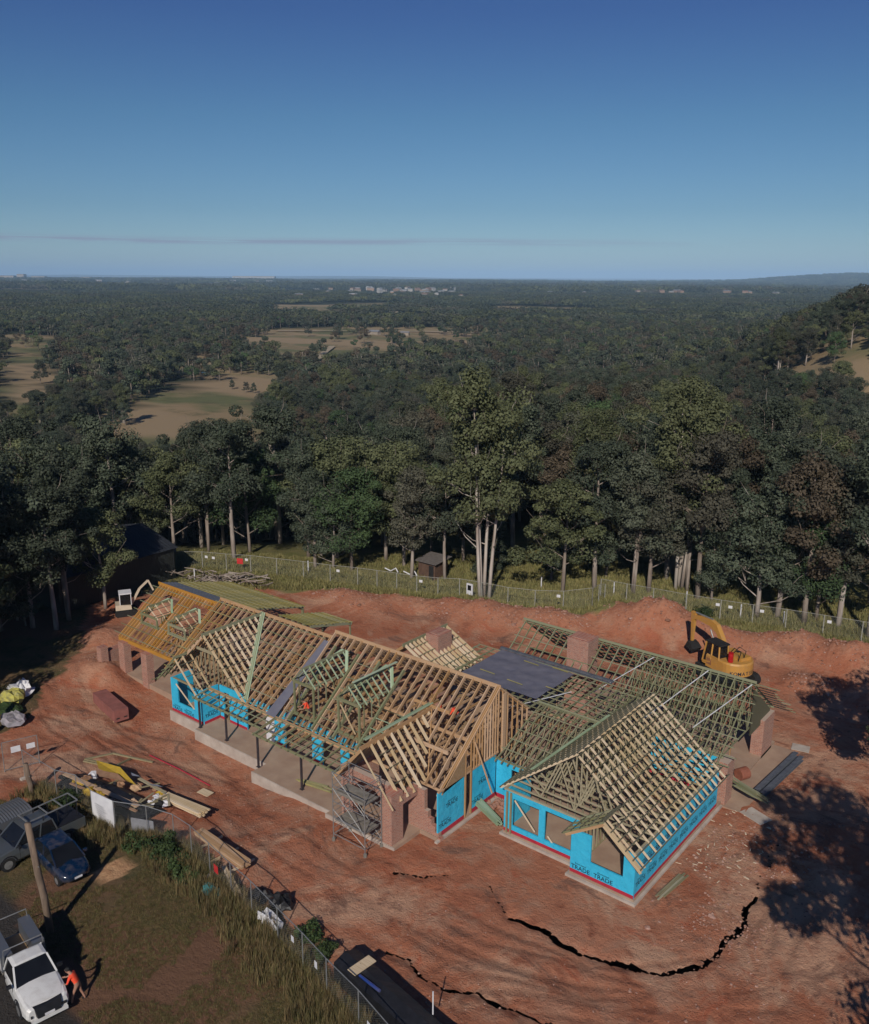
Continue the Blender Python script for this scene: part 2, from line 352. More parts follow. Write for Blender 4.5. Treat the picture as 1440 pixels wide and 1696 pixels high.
def ground(x, y):
    x = np.asarray(x, float); y = np.asarray(y, float)
    d = np.hypot(x, y); phi = np.degrees(np.arctan2(x * CY + y * SY, -x * SY + y * CY))
    L = (112 + 250 * sm((phi + 7) / 13)) * (1 - .45 * sm((phi - 13) / 6))
    z = -25.0 * sm((d - 90) / L)
    z = z + 42 * np.exp(-((phi - 27) / 8.0) ** 2) * sm((d - 170) / 230) * (1 - sm((d - 480) / 600))
    z = z + 4 * (fbm(x / 160, y / 160, 5, 3) - .5) * sm((d - 150) / 200)
    z = z + 16 * (fbm(x / 900, y / 900, 11, 3) - .45) * sm((d - 1200) / 2500)
    z = z + 90 * np.clip(fbm(x / 4200, y / 4200, 21, 4) - .5, 0, 1) * sm((d - 5000) / 6000) + 190 * np.clip(fbm(x / 9000, y / 5000, 31, 4) - .45, 0, 1) * sm((d - 14000) / 9000)
    z = z + 85 * np.exp(-((phi - 25) / 6.5) ** 2) * sm((d - 7000) / 4000) * (1 - sm((d - 13000) / 5000)) * (.5 + fbm(x / 2500, y / 2500, 91, 4))
    z = z - 0.62 * np.exp(-((x + 46) / 9.5) ** 4 - ((y - 32.2) / 4.2) ** 2)
    near = 1 - sm((d - 110) / 40)
    hx = np.clip(np.minimum(x - HOUSE[0], HOUSE[2] - x), -9, 9); hy = np.clip(np.minimum(y - HOUSE[1], HOUSE[3] - y), -9, 9)
    out = sm(-np.minimum(hx, hy) / 1.2)
    z = z + near * ((fbm(x / 3.0, y / 3.0, 3, 4) - .5) * 0.30 + (fbm(x / .7, y / .7, 8, 3) - .5) * 0.07) * (0.15 + 0.85 * out)
    for (mx_, my_, rx, ry, h) in MOUNDS:
        e = np.exp(-(((x - mx_) / rx) ** 2 + ((y - my_) / ry) ** 2) ** 1.3)
        z = z + h * e * (0.60 + 0.62 * fbm(x / 1.8 + 9, y / 1.8, 17, 3) + .22 * (fbm(x / .45, y / .45, 19, 3) - .5))
    for pts, w in CRACKS: z = z - .10 * np.exp(-(dline(x, y, pts) / .32) ** 2)
    z = z - 0.055 * np.exp(-((dline(x, y, [(-63, 30), (-55, 28.6), (-47, 29.2), (-41, 30.2), (-34, 28.9), (-27, 28.2), (-20, 28.6), (-11, 31.5), (-6, 37)])) / .35) ** 2)
    z = z - 0.055 * np.exp(-((dline(x, y, [(-63, 28.3), (-55, 26.9), (-47, 27.4), (-41, 28.5), (-34, 27.2), (-27, 26.5), (-20, 26.9), (-10, 29.8), (-4, 36)])) / .35) ** 2)
    return z
def gz(x, y): return float(ground(np.array([x]), np.array([y]))[0])
DIRT = [(-75.5, 43), (-71.0, 39.3), (-66, 36), (-62.7, 32.0), (-58.2, 26.8), (-54.7, 22.2), (-50.5, 21.0), (-48.3, 21.5), (-46.7, 24.6), (-42.9, 25.4), (-37.6, 25.5), (-32.3, 25.2), (-26.8, 24.3), (-21.4, 22.9), (-18.5, 21.8), (0, 22), (14, 40), (10, 78.5),
        (-8.5, 77.5), (-15.6, 77.0), (-21.2, 76.2), (-24.2, 74.6), (-28.5, 73.4), (-34.3, 73.0), (-36.2, 68.8), (-39.6, 66.8), (-45.6, 65.4), (-50.6, 62.6), (-58.7, 60.2), (-64.7, 56.4), (-68.8, 54.0), (-72.6, 50)]
ROAD = [(-60, 10), (-46, 17.6), (-40.6, 17.3), (-36.4, 16.3), (-30.3, 15.2), (-24, 13.4), (-14, 10), (-14, 0), (-60, 0)]
FIELDS = [[(-810, 610), (-600, 880), (-400, 600), (-395, 470), (-372, 400), (-400, 385), (-350, 318), (-262, 226), (-222, 186), (-205, 158), (-212, 118), (-290, 165), (-345, 222), (-420, 310), (-520, 375)],
          [(-900, 440), (-790, 443), (-572, 315), (-400, 225), (-290, 145), (-330, 150)], [(-660, 790), (-615, 905), (-440, 640), (-450, 560)],
          [(d_ * (math.sin(R(p_)) * CY - math.cos(R(p_)) * SY), d_ * (math.sin(R(p_)) * SY + math.cos(R(p_)) * CY)) for p_, d_ in ((17.0, 330), (20, 385), (23, 398), (27, 400), (27, 285), (24.8, 262), (22, 300), (19.6, 318))], [(-1500, 1150), (-1300, 1400), (-1180, 1260), (-1350, 1090)]]
def axis(f0, f1, fs, m0, m1, ms, far, gr):
    a = list(np.arange(f0, f1 + 1e-6, fs)); b = list(np.arange(f1 + ms, m1 + 1e-6, ms)); c = list(np.arange(f0 - ms, m0 - 1e-6, -ms))[::-1]
    p = c + a + b; s = ms
    q = p[-1]; up_ = []
    while q < far: s *= gr; q += s; up_.append(q)
    s = ms; q = p[0]; dn = []
    while q > -far: s *= gr; q -= s; dn.append(q)
    return np.array(dn[::-1] + p + up_)
ax = axis(-60, -8, .15, -100, 16, .6, 60000, 1.08); ay = axis(24, 50, .13, 4, 112, .6, 60000, 1.08)
gx, gy = np.meshgrid(ax, ay)
def cracks(x, y):                        # signed distance to the edge of the open cracks, negative inside
    xx = x + (fbm(x / .45, y / .45, 41, 3) - .5) * .26; yy = y + (fbm(x / .45, y / .45, 43, 3) - .5) * .26; r = np.full(np.shape(x), 1e3)
    for pts, w in CRACKS: r = np.minimum(r, dline(xx, yy, pts) - w * (.55 + .9 * vnoise(x / .8, y / .8, 47)))
    return r
inb = (gx > -30) & (gx < -9) & (gy > 24) & (gy < 48); X_, Y_ = gx[inb], gy[inb]
for _ in range(2):
    s0 = cracks(X_, Y_); e_ = .02; dx_ = (cracks(X_ + e_, Y_) - s0) / e_; dy_ = (cracks(X_, Y_ + e_) - s0) / e_; g2_ = dx_ ** 2 + dy_ ** 2 + 1e-6
    mv = np.abs(s0) < .07; X_ = X_ - np.where(mv, np.clip(s0 * dx_ / g2_, -.07, .07), 0); Y_ = Y_ - np.where(mv, np.clip(s0 * dy_ / g2_, -.07, .07), 0)
gx[inb] = X_; gy[inb] = Y_
gzz = ground(gx, gy); nx, ny = len(ax), len(ay)
me = bpy.data.meshes.new('ground'); me.vertices.add(nx * ny)
me.vertices.foreach_set('co', np.stack([gx, gy, gzz], -1).astype(np.float32).ravel())
ii = (np.arange(ny - 1)[:, None] * nx + np.arange(nx - 1)[None, :]); q4 = np.stack([ii, ii + 1, ii + nx + 1, ii + nx], -1).reshape(-1, 4)
cxf, cyf = gx.ravel()[q4].mean(1), gy.ravel()[q4].mean(1); sel = (cxf > -30) & (cxf < -9) & (cyf > 24) & (cyf < 48); kf = np.ones(len(q4), bool); kf[sel] = cracks(cxf[sel], cyf[sel]) > -.012; q4 = q4[kf].reshape(-1)
nf = len(q4) // 4; me.loops.add(nf * 4); me.loops.foreach_set('vertex_index', q4.astype(np.int32)); me.polygons.add(nf)
me.polygons.foreach_set('loop_start', np.arange(0, nf * 4, 4, dtype=np.int32)); me.polygons.foreach_set('use_smooth', np.ones(nf, bool)); me.update()
jx = gx + (fbm(gx / 2.2, gy / 2.2, 51, 3) - .5) * 2.4; jy = gy + (fbm(gx / 2.2, gy / 2.2, 55, 3) - .5) * 2.4
zone = np.zeros((ny, nx, 4)); zone[..., 3] = 1
gd = np.hypot(gx, gy)
zone[..., 0] = inpoly(jx, jy, DIRT)
zone[..., 1] = inpoly(gx + (fbm(gx / .8, gy / .8, 5, 2) - .5) * .4, gy, ROAD)
fl = np.zeros(gx.shape, bool); kx = gx + (fbm(gx / 40, gy / 40, 61, 3) - .5) * 40; ky = gy + (fbm(gx / 40, gy / 40, 63, 3) - .5) * 40
for f_ in FIELDS: fl |= inpoly(kx, ky, f_)
zone[..., 2] = fl | ((gd > 900) & (fbm(gx / 330, gy / 330, 71, 3) > .66))
z2 = np.zeros((ny, nx, 4)); z2[..., 3] = 1
z2[..., 0] = sm((fbm(gx / 6, gy / 6, 81, 4) - .52) / .12) * (gd > 20)            # bare patches in the grass
mnd = np.zeros(gx.shape)
for (mx_, my_, rx, ry, h) in MOUNDS: mnd = np.maximum(mnd, np.exp(-(((gx - mx_) / rx) ** 2 + ((gy - my_) / ry) ** 2) ** 1.3) * min(1, h))
z2[..., 1] = mnd; z2[..., 2] = sm((gd - 95) / 25)
spoil = inpoly(jx, jy, [(-37.4, 22.2), (-38.1, 23.2), (-39.8, 22.8), (-39.3, 20.9), (-38.2, 20.3), (-37.3, 21.2)])
zone[..., 3] = 1
TRK = [[(-63, 30), (-55, 28.6), (-47, 29.2), (-41, 30.2), (-34, 28.9), (-27, 28.2), (-20, 28.6), (-11, 31.5), (-6, 37)], [(-18, 26.5), (-13, 29.0), (-9.5, 33), (-8.8, 38), (-10, 44), (-12.5, 50), (-12, 58), (-14, 66)], [(-24, 27), (-17, 28), (-12, 31), (-7, 34)], [(-28, 30), (-22, 29.5), (-15.5, 30.2), (-10, 36), (-9.5, 42)],
       [(-66, 34), (-58, 31), (-50, 30), (-42, 29), (-36, 27)], [(-20, 27), (-16, 25.5), (-9, 29), (-5, 35)], [(-40, 61), (-30, 62), (-22, 61), (-15, 60), (-10, 52)], [(-62, 27), (-55, 30.5), (-48, 31.5), (-38, 30)]]
trk = np.zeros(gx.shape); nearm = (gd < 110)
xs_, ys_ = gx[nearm], gy[nearm]; tv = np.zeros(xs_.shape)
for p_ in TRK:
    q_ = dline(xs_ + (fbm(xs_ / 5, ys_ / 5, 5, 2) - .5) * 1.2, ys_ + (fbm(xs_ / 5, ys_ / 5, 6, 2) - .5) * 1.2, p_)
    tv = np.maximum(tv, np.exp(-((q_ - .95) / .2) ** 2) * sm((fbm(xs_ / 3.5, ys_ / 3.5, 7, 3) - .3) / .25))
trk[nearm] = tv
a = me.attributes.new('track', 'FLOAT', 'POINT'); a.data.foreach_set('value', trk.astype(np.float32).ravel())
for nm, arr in (('zone', zone), ('zone2', z2)):
    a = me.color_attributes.new(nm, 'FLOAT_COLOR', 'POINT'); a.data.foreach_set('color', arr.astype(np.float32).ravel())
a = me.attributes.new('spoil', 'FLOAT', 'POINT'); a.data.foreach_set('value', spoil.astype(np.float32).ravel())
def ground_mat():
    m, t, b = principled('ground_earth_and_grass'); v = vec(t)
    def att(n, ch=None):
        a_ = t.nodes.new('ShaderNodeAttribute'); a_.attribute_name = n
        if ch is None: return a_.outputs['Fac']
        s_ = t.nodes.new('ShaderNodeSeparateColor'); t.links.new(a_.outputs['Color'], s_.inputs[0]); return s_.outputs[ch]
    n_big = noise(t, v, 0.10, 5, 0.6, 0.6); n_mid = noise(t, v, 0.55, 6, 0.62, 0.5); n_f = noise(t, v, 3.2, 6, 0.65); n_ff = noise(t, v, 13, 4, 0.7)
    vs = vec(t, 'pos', (0.16, 1.1, 1)); n_st = noise(t, vs, 1.0, 5, 0.6, 1.2)
    d = mixrgb(t, maprange(t, n_big, .35, .65), (0.40, 0.138, 0.072), (0.47, 0.205, 0.120))
    d = mixrgb(t, maprange(t, n_mid, .48, .66), d, (0.45, 0.24, 0.155))
    n_l = noise(t, v, 0.075, 6, 0.7, 1.5); n_l2 = noise(t, vec(t, 'pos', (.9, 1.3, 1)), 0.19, 7, 0.72, 2.0)
    d = mixrgb(t, maprange(t, n_l, .52, .60, 0, .75), d, (0.56, 0.335, 0.22))
    d = mixrgb(t, maprange(t, n_l2, .56, .64, 0, .75), d, (0.20, 0.105, 0.075))
    d = mixrgb(t, maprange(t, n_l2, .43, .36, 0, .7), d, (0.42, 0.118, 0.060))
    d = mixrgb(t, maprange(t, n_mid, .44, .30, 0, .8), d, (0.25, 0.08, 0.045))
    d = mixrgb(t, maprange(t, n_f, .40, .22, 0, .6), d, (0.11, 0.05, 0.035))
    d = mixrgb(t, maprange(t, n_ff, .66, .80, 0, .7), d, (0.55, 0.37, 0.27))
    lug = t.nodes.new('ShaderNodeTexWave'); lug.inputs['Scale'].default_value = 5.5; lug.inputs['Distortion'].default_value = 2; t.links.new(v, lug.inputs['Vector'])
    tr_ = mathn(t, 'MULTIPLY', att('track'), maprange(t, lug.outputs['Fac'], 0, 1, .85, 1))
    d = mixrgb(t, mathn(t, 'MULTIPLY', tr_, .42), d, (0.17, 0.075, 0.048))
    d = mixrgb(t, mathn(t, 'MULTIPLY', att('zone2', 1), .8), d, mixrgb(t, maprange(t, n_f, .4, .7), (0.38, 0.155, 0.090), (0.50, 0.245, 0.155)))
    g = mixrgb(t, maprange(t, n_f, .35, .65), (0.070, 0.070, 0.028), (0.145, 0.105, 0.050))
    g = mixrgb(t, maprange(t, n_mid, .42, .60), g, (0.165, 0.105, 0.055))
    g = mixrgb(t, mathn(t, 'MULTIPLY', att('zone2', 0), .8), g, (0.19, 0.095, 0.058))
    pad = mixrgb(t, maprange(t, n_mid, .38, .62), (0.165, 0.165, 0.055), (0.25, 0.215, 0.09))
    far = att('zone2', 2)
    # paddock behind the site fence is lusher and yellower than the verge in front
    sp_ = t.nodes.new('ShaderNodeSeparateXYZ'); t.links.new(v, sp_.inputs[0])
    g = mixrgb(t, maprange(t, sp_.outputs['Y'], 44, 50), g, pad)
    vf = vec(t, 'pos', (.02, .02, .02)); nf1 = noise(t, vf, 1.2, 5, .6)
    fo = mixrgb(t, maprange(t, nf1, .4, .6), (0.022, 0.030, 0.014), (0.040, 0.042, 0.022))
    g = mixrgb(t, far, g, fo)
    tan = mixrgb(t, maprange(t, nf1, .42, .56), (0.29, 0.21, 0.115), (0.145, 0.150, 0.065)); tan = mixrgb(t, maprange(t, noise(t, v, .09, 6, .7), .5, .66, 0, .8), tan, (0.11, 0.105, 0.05))
    tan = mixrgb(t, maprange(t, noise(t, vec(t, 'pos', (.004, .012, .01)), 1, 3), .48, .56), tan, (0.33, 0.24, 0.14))
    g = mixrgb(t, mathn(t, 'MULTIPLY', att('zone', 2), far), g, tan)
    g = mixrgb(t, att('spoil'), g, mixrgb(t, maprange(t, n_f, .4, .6), (0.62, 0.37, 0.20), (0.46, 0.25, 0.13)))
    c = mixrgb(t, att('zone', 0), g, d)
    road = mixrgb(t, maprange(t, n_ff, .4, .65), (0.042, 0.038, 0.036), (0.065, 0.056, 0.05))
    c = mixrgb(t, att('zone', 1), c, road)
    t.links.new(c, b.inputs['Base Color']); b.inputs['Roughness'].default_value = 1.0; b.inputs['Specular IOR Level'].default_value = .2
    h = mathn(t, 'ADD', n_f, mathn(t, 'MULTIPLY', n_ff, .6)); h = mathn(t, 'SUBTRACT', h, mathn(t, 'MULTIPLY', tr_, .5)); bump(t, b, h, .16, .9)
    return m
me.materials.append(ground_mat())
go = link('ground', me); tag(go, 'red earth building site with grass verge, paddocks and the plain beyond', kind='structure')

cv = MB(); x0, x1, y0, y1, zf, zt = -31, -8, 23.2, 49, -3.0, -.32  # unseen box added below the ground so the open cracks look black
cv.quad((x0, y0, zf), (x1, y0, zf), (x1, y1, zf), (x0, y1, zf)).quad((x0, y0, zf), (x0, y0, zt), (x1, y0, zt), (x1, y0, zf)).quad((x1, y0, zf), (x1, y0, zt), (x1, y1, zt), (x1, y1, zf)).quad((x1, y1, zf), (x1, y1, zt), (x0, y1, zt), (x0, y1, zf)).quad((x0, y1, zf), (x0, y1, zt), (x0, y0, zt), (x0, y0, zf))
tag(cv.build('added_crack_box', MT('crack_box_soil', (.12, .05, .035), None, 2)), 'added box under the red earth that keeps the open cracks dark', kind='structure')
# ================================================================= the house
house = empty('house_under_construction', (-36, 42, 0.25), 'long timber framed house being built with open roof frames and blue wrapped walls', 'house')
def part(mb, name, mats, parent=None, **k): return mb.build(name, mats, parent or house, **k)
FL = 0.25
sl = [(-60.4, 35.6, -50.9, 47.2), (-50.9, 34.1, -47.4, 47.2), (-47.4, 35.5, -27.0, 47.2), (-27.0, 39.75, -24.6, 47.2), (-24.6, 37.1, -19.9, 47.2), (-19.9, 36.3, -16.25, 47.2), (-38, 47.2, -16.25, 56.8), (-28.2, 34.2, -27.0, 35.5)]
for r in sl: part(MB().box(r[0], r[1], -1.2, r[2], r[3], FL), 'floor_slab', M['slab'])
for r, nm in (((-47.4, 33.45, -40.2, 35.5), 'verandah_slab'), ((-40.2, 32.3, -33.4, 35.5), 'verandah_slab'), ((-33.4, 32.0, -28.2, 35.5), 'porch_slab')):
    b_ = MB(); b_.mat(0).box(r[0], r[1] + .06, -1.3, r[2], r[3], FL - .02); b_.mat(1).box(r[0] - .03, r[1], -1.3, r[2], r[1] + .06, FL - .022)
    part(b_, nm, [M['slab'], M['concrete']])
part(MB().box(-51.0, 34.02, -1.3, -47.43, 34.1, FL - .01), 'concrete_edge', M['concrete'])
part(MB().box(-16.25, 36.14, -.5, -16.1, 47.4, FL - .12), 'footing', M['concrete']); part(MB().box(-19.9, 36.14, -.5, -16.25, 36.3, FL - .12), 'footing', M['concrete'])
part(MB().box(-24.75, 36.95, -.5, -20.05, 37.1, FL - .12), 'footing', M['concrete']); part(MB().box(-20.05, 36.14, -.5, -19.9, 36.95, FL - .12), 'footing', M['concrete'])
part(MB().box(-27.0, 34.0, -.5, -26.82, 39.6, FL - .14), 'footing', M['concrete']); part(MB().box(-26.82, 39.6, -.5, -24.75, 39.75, FL - .14), 'footing', M['concrete'])
part(MB().box(-24.75, 37.1, -.5, -24.6, 39.6, FL - .14), 'footing', M['concrete']); part(MB().box(-16.25, 47.4, -.5, -14.9, 56.6, FL - .16), 'path_slab', M['slab'])

_txt = {}
def textmesh(s, size):
    if (s, size) in _txt: return _txt[(s, size)]
    cu = bpy.data.curves.new('lettering', 'FONT'); cu.body = s; cu.size = size; cu.offset = 0.012 * size; cu.align_x = 'CENTER'; cu.resolution_u = 2
    o = bpy.data.objects.new('lettering', cu); COL.objects.link(o); dg = bpy.context.evaluated_depsgraph_get()
    mm = bpy.data.meshes.new_from_object(o.evaluated_get(dg)); vs = [tuple(v.co) for v in mm.vertices]; fs = [tuple(p.vertices) for p in mm.polygons]
    bpy.data.objects.remove(o); bpy.data.curves.remove(cu); bpy.data.meshes.remove(mm)
    _txt[(s, size)] = (vs, fs); return vs, fs
def addtext(mb, s, size, o, ux, uz=(0, 0, 1)):
    vs, fs = textmesh(s, size); n = len(mb.v); o = Vector(o); ux = Vector(ux); uz = Vector(uz)
    mb.v += [tuple(o + ux * v[0] + uz * v[1]) for v in vs]
    for f in fs: mb.face(tuple(n + i for i in f))
def wall(p0, p1, z0, z1, opens=(), n=(0, -1), red=True, text=True, th=0.10, tx=0.3, label=None, seed=1):
    """wrapped wall panel from p0 to p1 (plan), openings (s0, s1, za, zb) measured along it; n = outward"""
    p0 = Vector((*p0, 0)); p1 = Vector((*p1, 0)); L = (p1 - p0).length; d = (p1 - p0) / L; nn = Vector((*n, 0)); rnd = random.Random(seed)
    ss = sorted({0, L, *[o[0] for o in opens], *[o[1] for o in opens]}); mb = MB(); solid = []
    for a, b in zip(ss, ss[1:]):
        if b - a < 1e-3: continue
        cuts = [(o[2], o[3]) for o in opens if o[0] <= a + 1e-4 and o[1] >= b - 1e-4]; z = z0
        for za, zb in sorted(cuts) + [(z1, z1)]:
            if za > z + 1e-3:
                q = [p0 + d * a, p0 + d * b, p0 + d * b - nn * th, p0 + d * a - nn * th]
                if (d.cross(nn)).z > 0: q = [q[3], q[2], q[1], q[0]]
                mb.hexa([v + Vector((0, 0, z)) for v in q] + [v + Vector((0, 0, za)) for v in q]); solid.append((a, b, z, za))
            z = max(z, zb)
    w = part(mb, 'wrapped_wall', M['blue'])
    if label: w['label'] = label
    if red:
        for a, b, za, zb in solid:
            rb = MB()
            if za <= z0 + .01:
                q0 = p0 + d * a + nn * .012; q1 = p0 + d * b + nn * .012
                q = [q0, q1, q1 - nn * .01, q0 - nn * .01]
                if (d.cross(nn)).z > 0: q = [q[3], q[2], q[1], q[0]]
                rb.hexa([v + Vector((0, 0, z0 - .07)) for v in q] + [v + Vector((0, 0, z0 + .19)) for v in q])
                rb.build('damp_course', M['red_strip'], w)
    if text:
        tb = MB(); rx = nn.cross(Vector((0, 0, -1)))    # reading direction seen from outside
        zz = z0 + tx + .12; k = 0
        while zz < z1 - .3:
            s = .62 + (0.6 if k % 2 else 0); k += 1
            while s < L - .5:
                if any(a - 1e-3 <= s - .5 and s + .5 <= b + 1e-3 and za - .01 <= zz - .05 and zz + .42 <= zb + .01 for a, b, za, zb in _merge(solid)):
                    o = p0 + d * s + nn * .006 + Vector((0, 0, zz)); addtext(tb, 'TRADE', .35, o, rx); addtext(tb, 'Enviroseal', .16, o + Vector((0, 0, .29)), rx)
                s += 1.3
            zz += 1.0
        if tb.v: tag(tb.build('printed_lettering', M['ink'], w), kind='stuff')
    return w
def _merge(solid):
    r = list(solid)
    z0s = {(s[2], s[3]) for s in solid}
    for z in z0s:
        seg = sorted(s for s in solid if (s[2], s[3]) == z or (s[2] <= z[0] + .01 and s[3] >= z[1] - .01)); cur = None
        for s in seg:
            if cur and abs(cur[1] - s[0]) < .01: cur = (cur[0], s[1], z[0], z[1])
            else: cur = (s[0], s[1], z[0], z[1])
            r.append(cur)
    return r
WT = 2.75
wall((-50.9, 34.2), (-47.4, 34.2), FL, WT, [(.75, 2.6, 1.05, WT)], tx=.08, seed=2)
wall((-50.9, 36.0), (-50.9, 34.3), FL, WT, n=(-1, 0), seed=3)
wall((-47.4, 34.3), (-47.4, 35.6), FL, WT, n=(1, 0), seed=4)
wall((-47.3, 35.6), (-33.1, 35.6), FL, WT, [(.45, 1.0, FL, 2.35), (2.8, 4.8, FL, 2.35), (4.8, 5.6, FL, 2.35), (6.6, 9.1, FL, 2.35), (10.0, 11.6, FL, 2.35), (12.3, 13.6, FL, 2.35)], seed=5)
part(MB().box(-42.5, 35.55, FL, -41.72, 35.62, 2.34), 'white_sheet', M['white'])
wall((-27.0, 34.3), (-27.0, 36.65), FL, 2.9, n=(1, 0), seed=6); wall((-27.0, 37.35), (-27.0, 39.75), FL, 2.9, n=(1, 0), seed=7)
wall((-26.95, 39.75), (-24.6, 39.75), FL, 2.7, [(1.05, 1.75, FL, 2.3)], seed=8)
wall((-24.6, 37.25), (-24.6, 39.7), FL, 2.7, n=(-1, 0), seed=9)
wall((-24.6, 37.15), (-19.9, 37.15), FL, 2.72, [(.55, 2.25, .72, 2.4), (2.62, 4.32, .72, 2.5)], tx=.45, seed=10)
wall((-19.9, 37.05), (-19.9, 36.45), FL, 2.72, n=(-1, 0), text=False, seed=11)
wall((-19.9, 36.35), (-16.3, 36.35), FL, 2.72, [(1.15, 2.98, 1.2, 2.72)], tx=.12, seed=12)
wall((-16.3, 36.45), (-16.3, 46.9), FL, 2.72, n=(1, 0), tx=.42, seed=13)
wall((-21.0, 47.95), (-16.85, 47.95), FL, 2.8, tx=.7, seed=14)

# ---- brickwork
def arch_wall(x0, x1, y, th, z0, z1, ax0, ax1, spring, rise):
    mb = MB(); n = 12; pts = []
    for i in range(n + 1):
        t = i / n; pts.append((ax0 + (ax1 - ax0) * t, spring + rise * math.sin(math.pi * t)))
    for yy, flip in ((y, 0), (y + th, 1)):
        f = (lambda a, b, c, d: mb.quad(a, b, c, d)) if not flip else (lambda a, b, c, d: mb.quad(d, c, b, a))
        f((x0, yy, z0), (ax0, yy, z0), (ax0, yy, z1), (x0, yy, z1)); f((ax1, yy, z0), (x1, yy, z0), (x1, yy, z1), (ax1, yy, z1))
        for (a, za), (b, zb) in zip(pts, pts[1:]): f((a, yy, za), (b, yy, zb), (b, yy, z1), (a, yy, z1))
    for (a, za), (b, zb) in zip(pts, pts[1:]): mb.quad((a, y, za), (a, y + th, za), (b, y + th, zb), (b, y, zb))
    for a, s in ((ax0, 1), (ax1, -1)):
        q = [(a, y, z0), (a, y + th, z0), (a, y + th, spring), (a, y, spring)]; mb.quad(*(q if s > 0 else q[::-1]))
    mb.quad((x0, y, z1), (x1, y, z1), (x1, y + th, z1), (x0, y + th, z1)); mb.quad((x0, y + th, z0), (x0, y, z0), (x0, y, z1), (x0, y + th, z1)); mb.quad((x1, y, z0), (x1, y + th, z0), (x1, y + th, z1), (x1, y, z1))
    return mb
part(arch_wall(-32.7, -29.15, 32.62, .35, FL, 3.35, -31.75, -29.75, 2.35, .62), 'brick_arch', M['brick'])
for k in range(15):                                          # soldier bricks round the arch head
    t = (k + .5) / 15; a = math.pi * t; x = -30.75 - 1.12 * math.cos(a); z = 2.38 + .74 * math.sin(a); part(MB().rbox((x, 32.61, z), (.22, .05, .1), 0, -(math.pi - a)), 'arch_brick', M['brick'])
part(MB().box(-29.15, 32.05, -.1, -28.4, 33.0, 3.2), 'brick_pier', M['brick'])
part(MB().box(-28.72, 33.0, 2.35, -28.4, 34.25, 2.9), 'brick_lintel', M['brick'])
b_ = MB()
st = [(-28.4, -27.95, 2.75), (-27.95, -27.7, 1.55), (-27.7, -27.45, 1.15), (-27.45, -27.2, .8), (-27.2, -26.95, .45), (-26.95, -26.8, .2)]
b_.box(-29.1, 34.28, -.1, -28.4, 34.55, 2.75)
for a, b, z in st: b_.box(a, 34.28, -.1, b, 34.55, z)
part(b_, 'brick_wall_end', M['brick'])
part(MB().box(-32.72, 32.97, FL, -32.4, 35.5, 3.0), 'brick_side_wall', M['brick'])
part(MB().box(-59.5, 35.55, -.2, -58.75, 36.15, 2.72), 'brick_pier', M['brick']); part(MB().box(-56.45, 35.5, -.2, -55.75, 36.1, 2.65), 'brick_pier', M['brick'])
part(MB().box(-16.85, 47.55, -.2, -16.05, 48.6, 2.75), 'brick_pier', M['brick']); part(MB().box(-17.0, 54.2, -.2, -16.25, 56.1, 2.75), 'brick_pier', M['brick'])
def chimney(x0, y0, x1, y1, z0, z1):
    c = part(MB().box(x0, y0, z0, x1, y1, z1), 'chimney', M['brick']); MB().box(x0 + .25, y0 + .2, z1, x1 - .25, y1 - .2, z1 + .05).build('flue_top', M['brick'], c)
chimney(-36.7, 45.1, -35.6, 46.6, FL, 6.35); chimney(-28.6, 50.35, -27.0, 51.75, FL, 6.5)
part(MB().box(-61, 34.6, -.2, -60.4, 35.2, 2.2).rbox((-60.9, 35.9, .8), (.6, 1.6, 1.8), .1), 'brick_pier', M['brick'])

# ---- roof frames
def roof(name, mb, m): return part(mb, name, m)
def slope(fr, axis, s0, s1, r, e, sp, raf, bats, bm, tclip=None, sclip=None, rn='rafter', bn='batten', rw=.05, rh=.19, bw=.05, bh=.04, ext=0., rnd=None):
    rnd = rnd or random.Random(int(abs(s0 * 10)))
    def pt(s, t, dz=0):
        u = r[0] + t * (e[0] - r[0]); z = r[1] + t * (e[1] - r[1]) + dz
        return (s, u, z) if axis == 'x' else (u, s, z)
    if raf:
        n = max(1, int(round((s1 - s0) / sp)))
        for i in range(n + 1):
            s = s0 + (s1 - s0) * i / n; t0, t1 = tclip(s) if tclip else (0, 1)
            if t1 - t0 < .03: continue
            barobj(rn, fr, pt(s, t0, -rh / 2), pt(s, t1, -rh / 2), rw, rh, raf)
    for t in bats:
        a, b = sclip(t) if sclip else (s0, s1)
        if b - a < .2: continue
        a -= ext * rnd.random(); b += ext * rnd.random()
        barobj(bn, fr, pt(a, t, bh / 2 + .003), pt(b, t, bh / 2 + .003), bw, bh, bm)
def ridge(x0, y0, x1, y1, z, w=.05, h=.24, m=None): return MB().bar((x0, y0, z - h / 2 + .02), (x1, y1, z - h / 2 + .02), w, h)
def lin(a, b, n): return [a + (b - a) * i / (n - 1) for i in range(n)]
K1 = 4.2 / 5.2                                            # pitch of the tall main roof
zm = lambda y: 7.15 - (40 - y) * K1
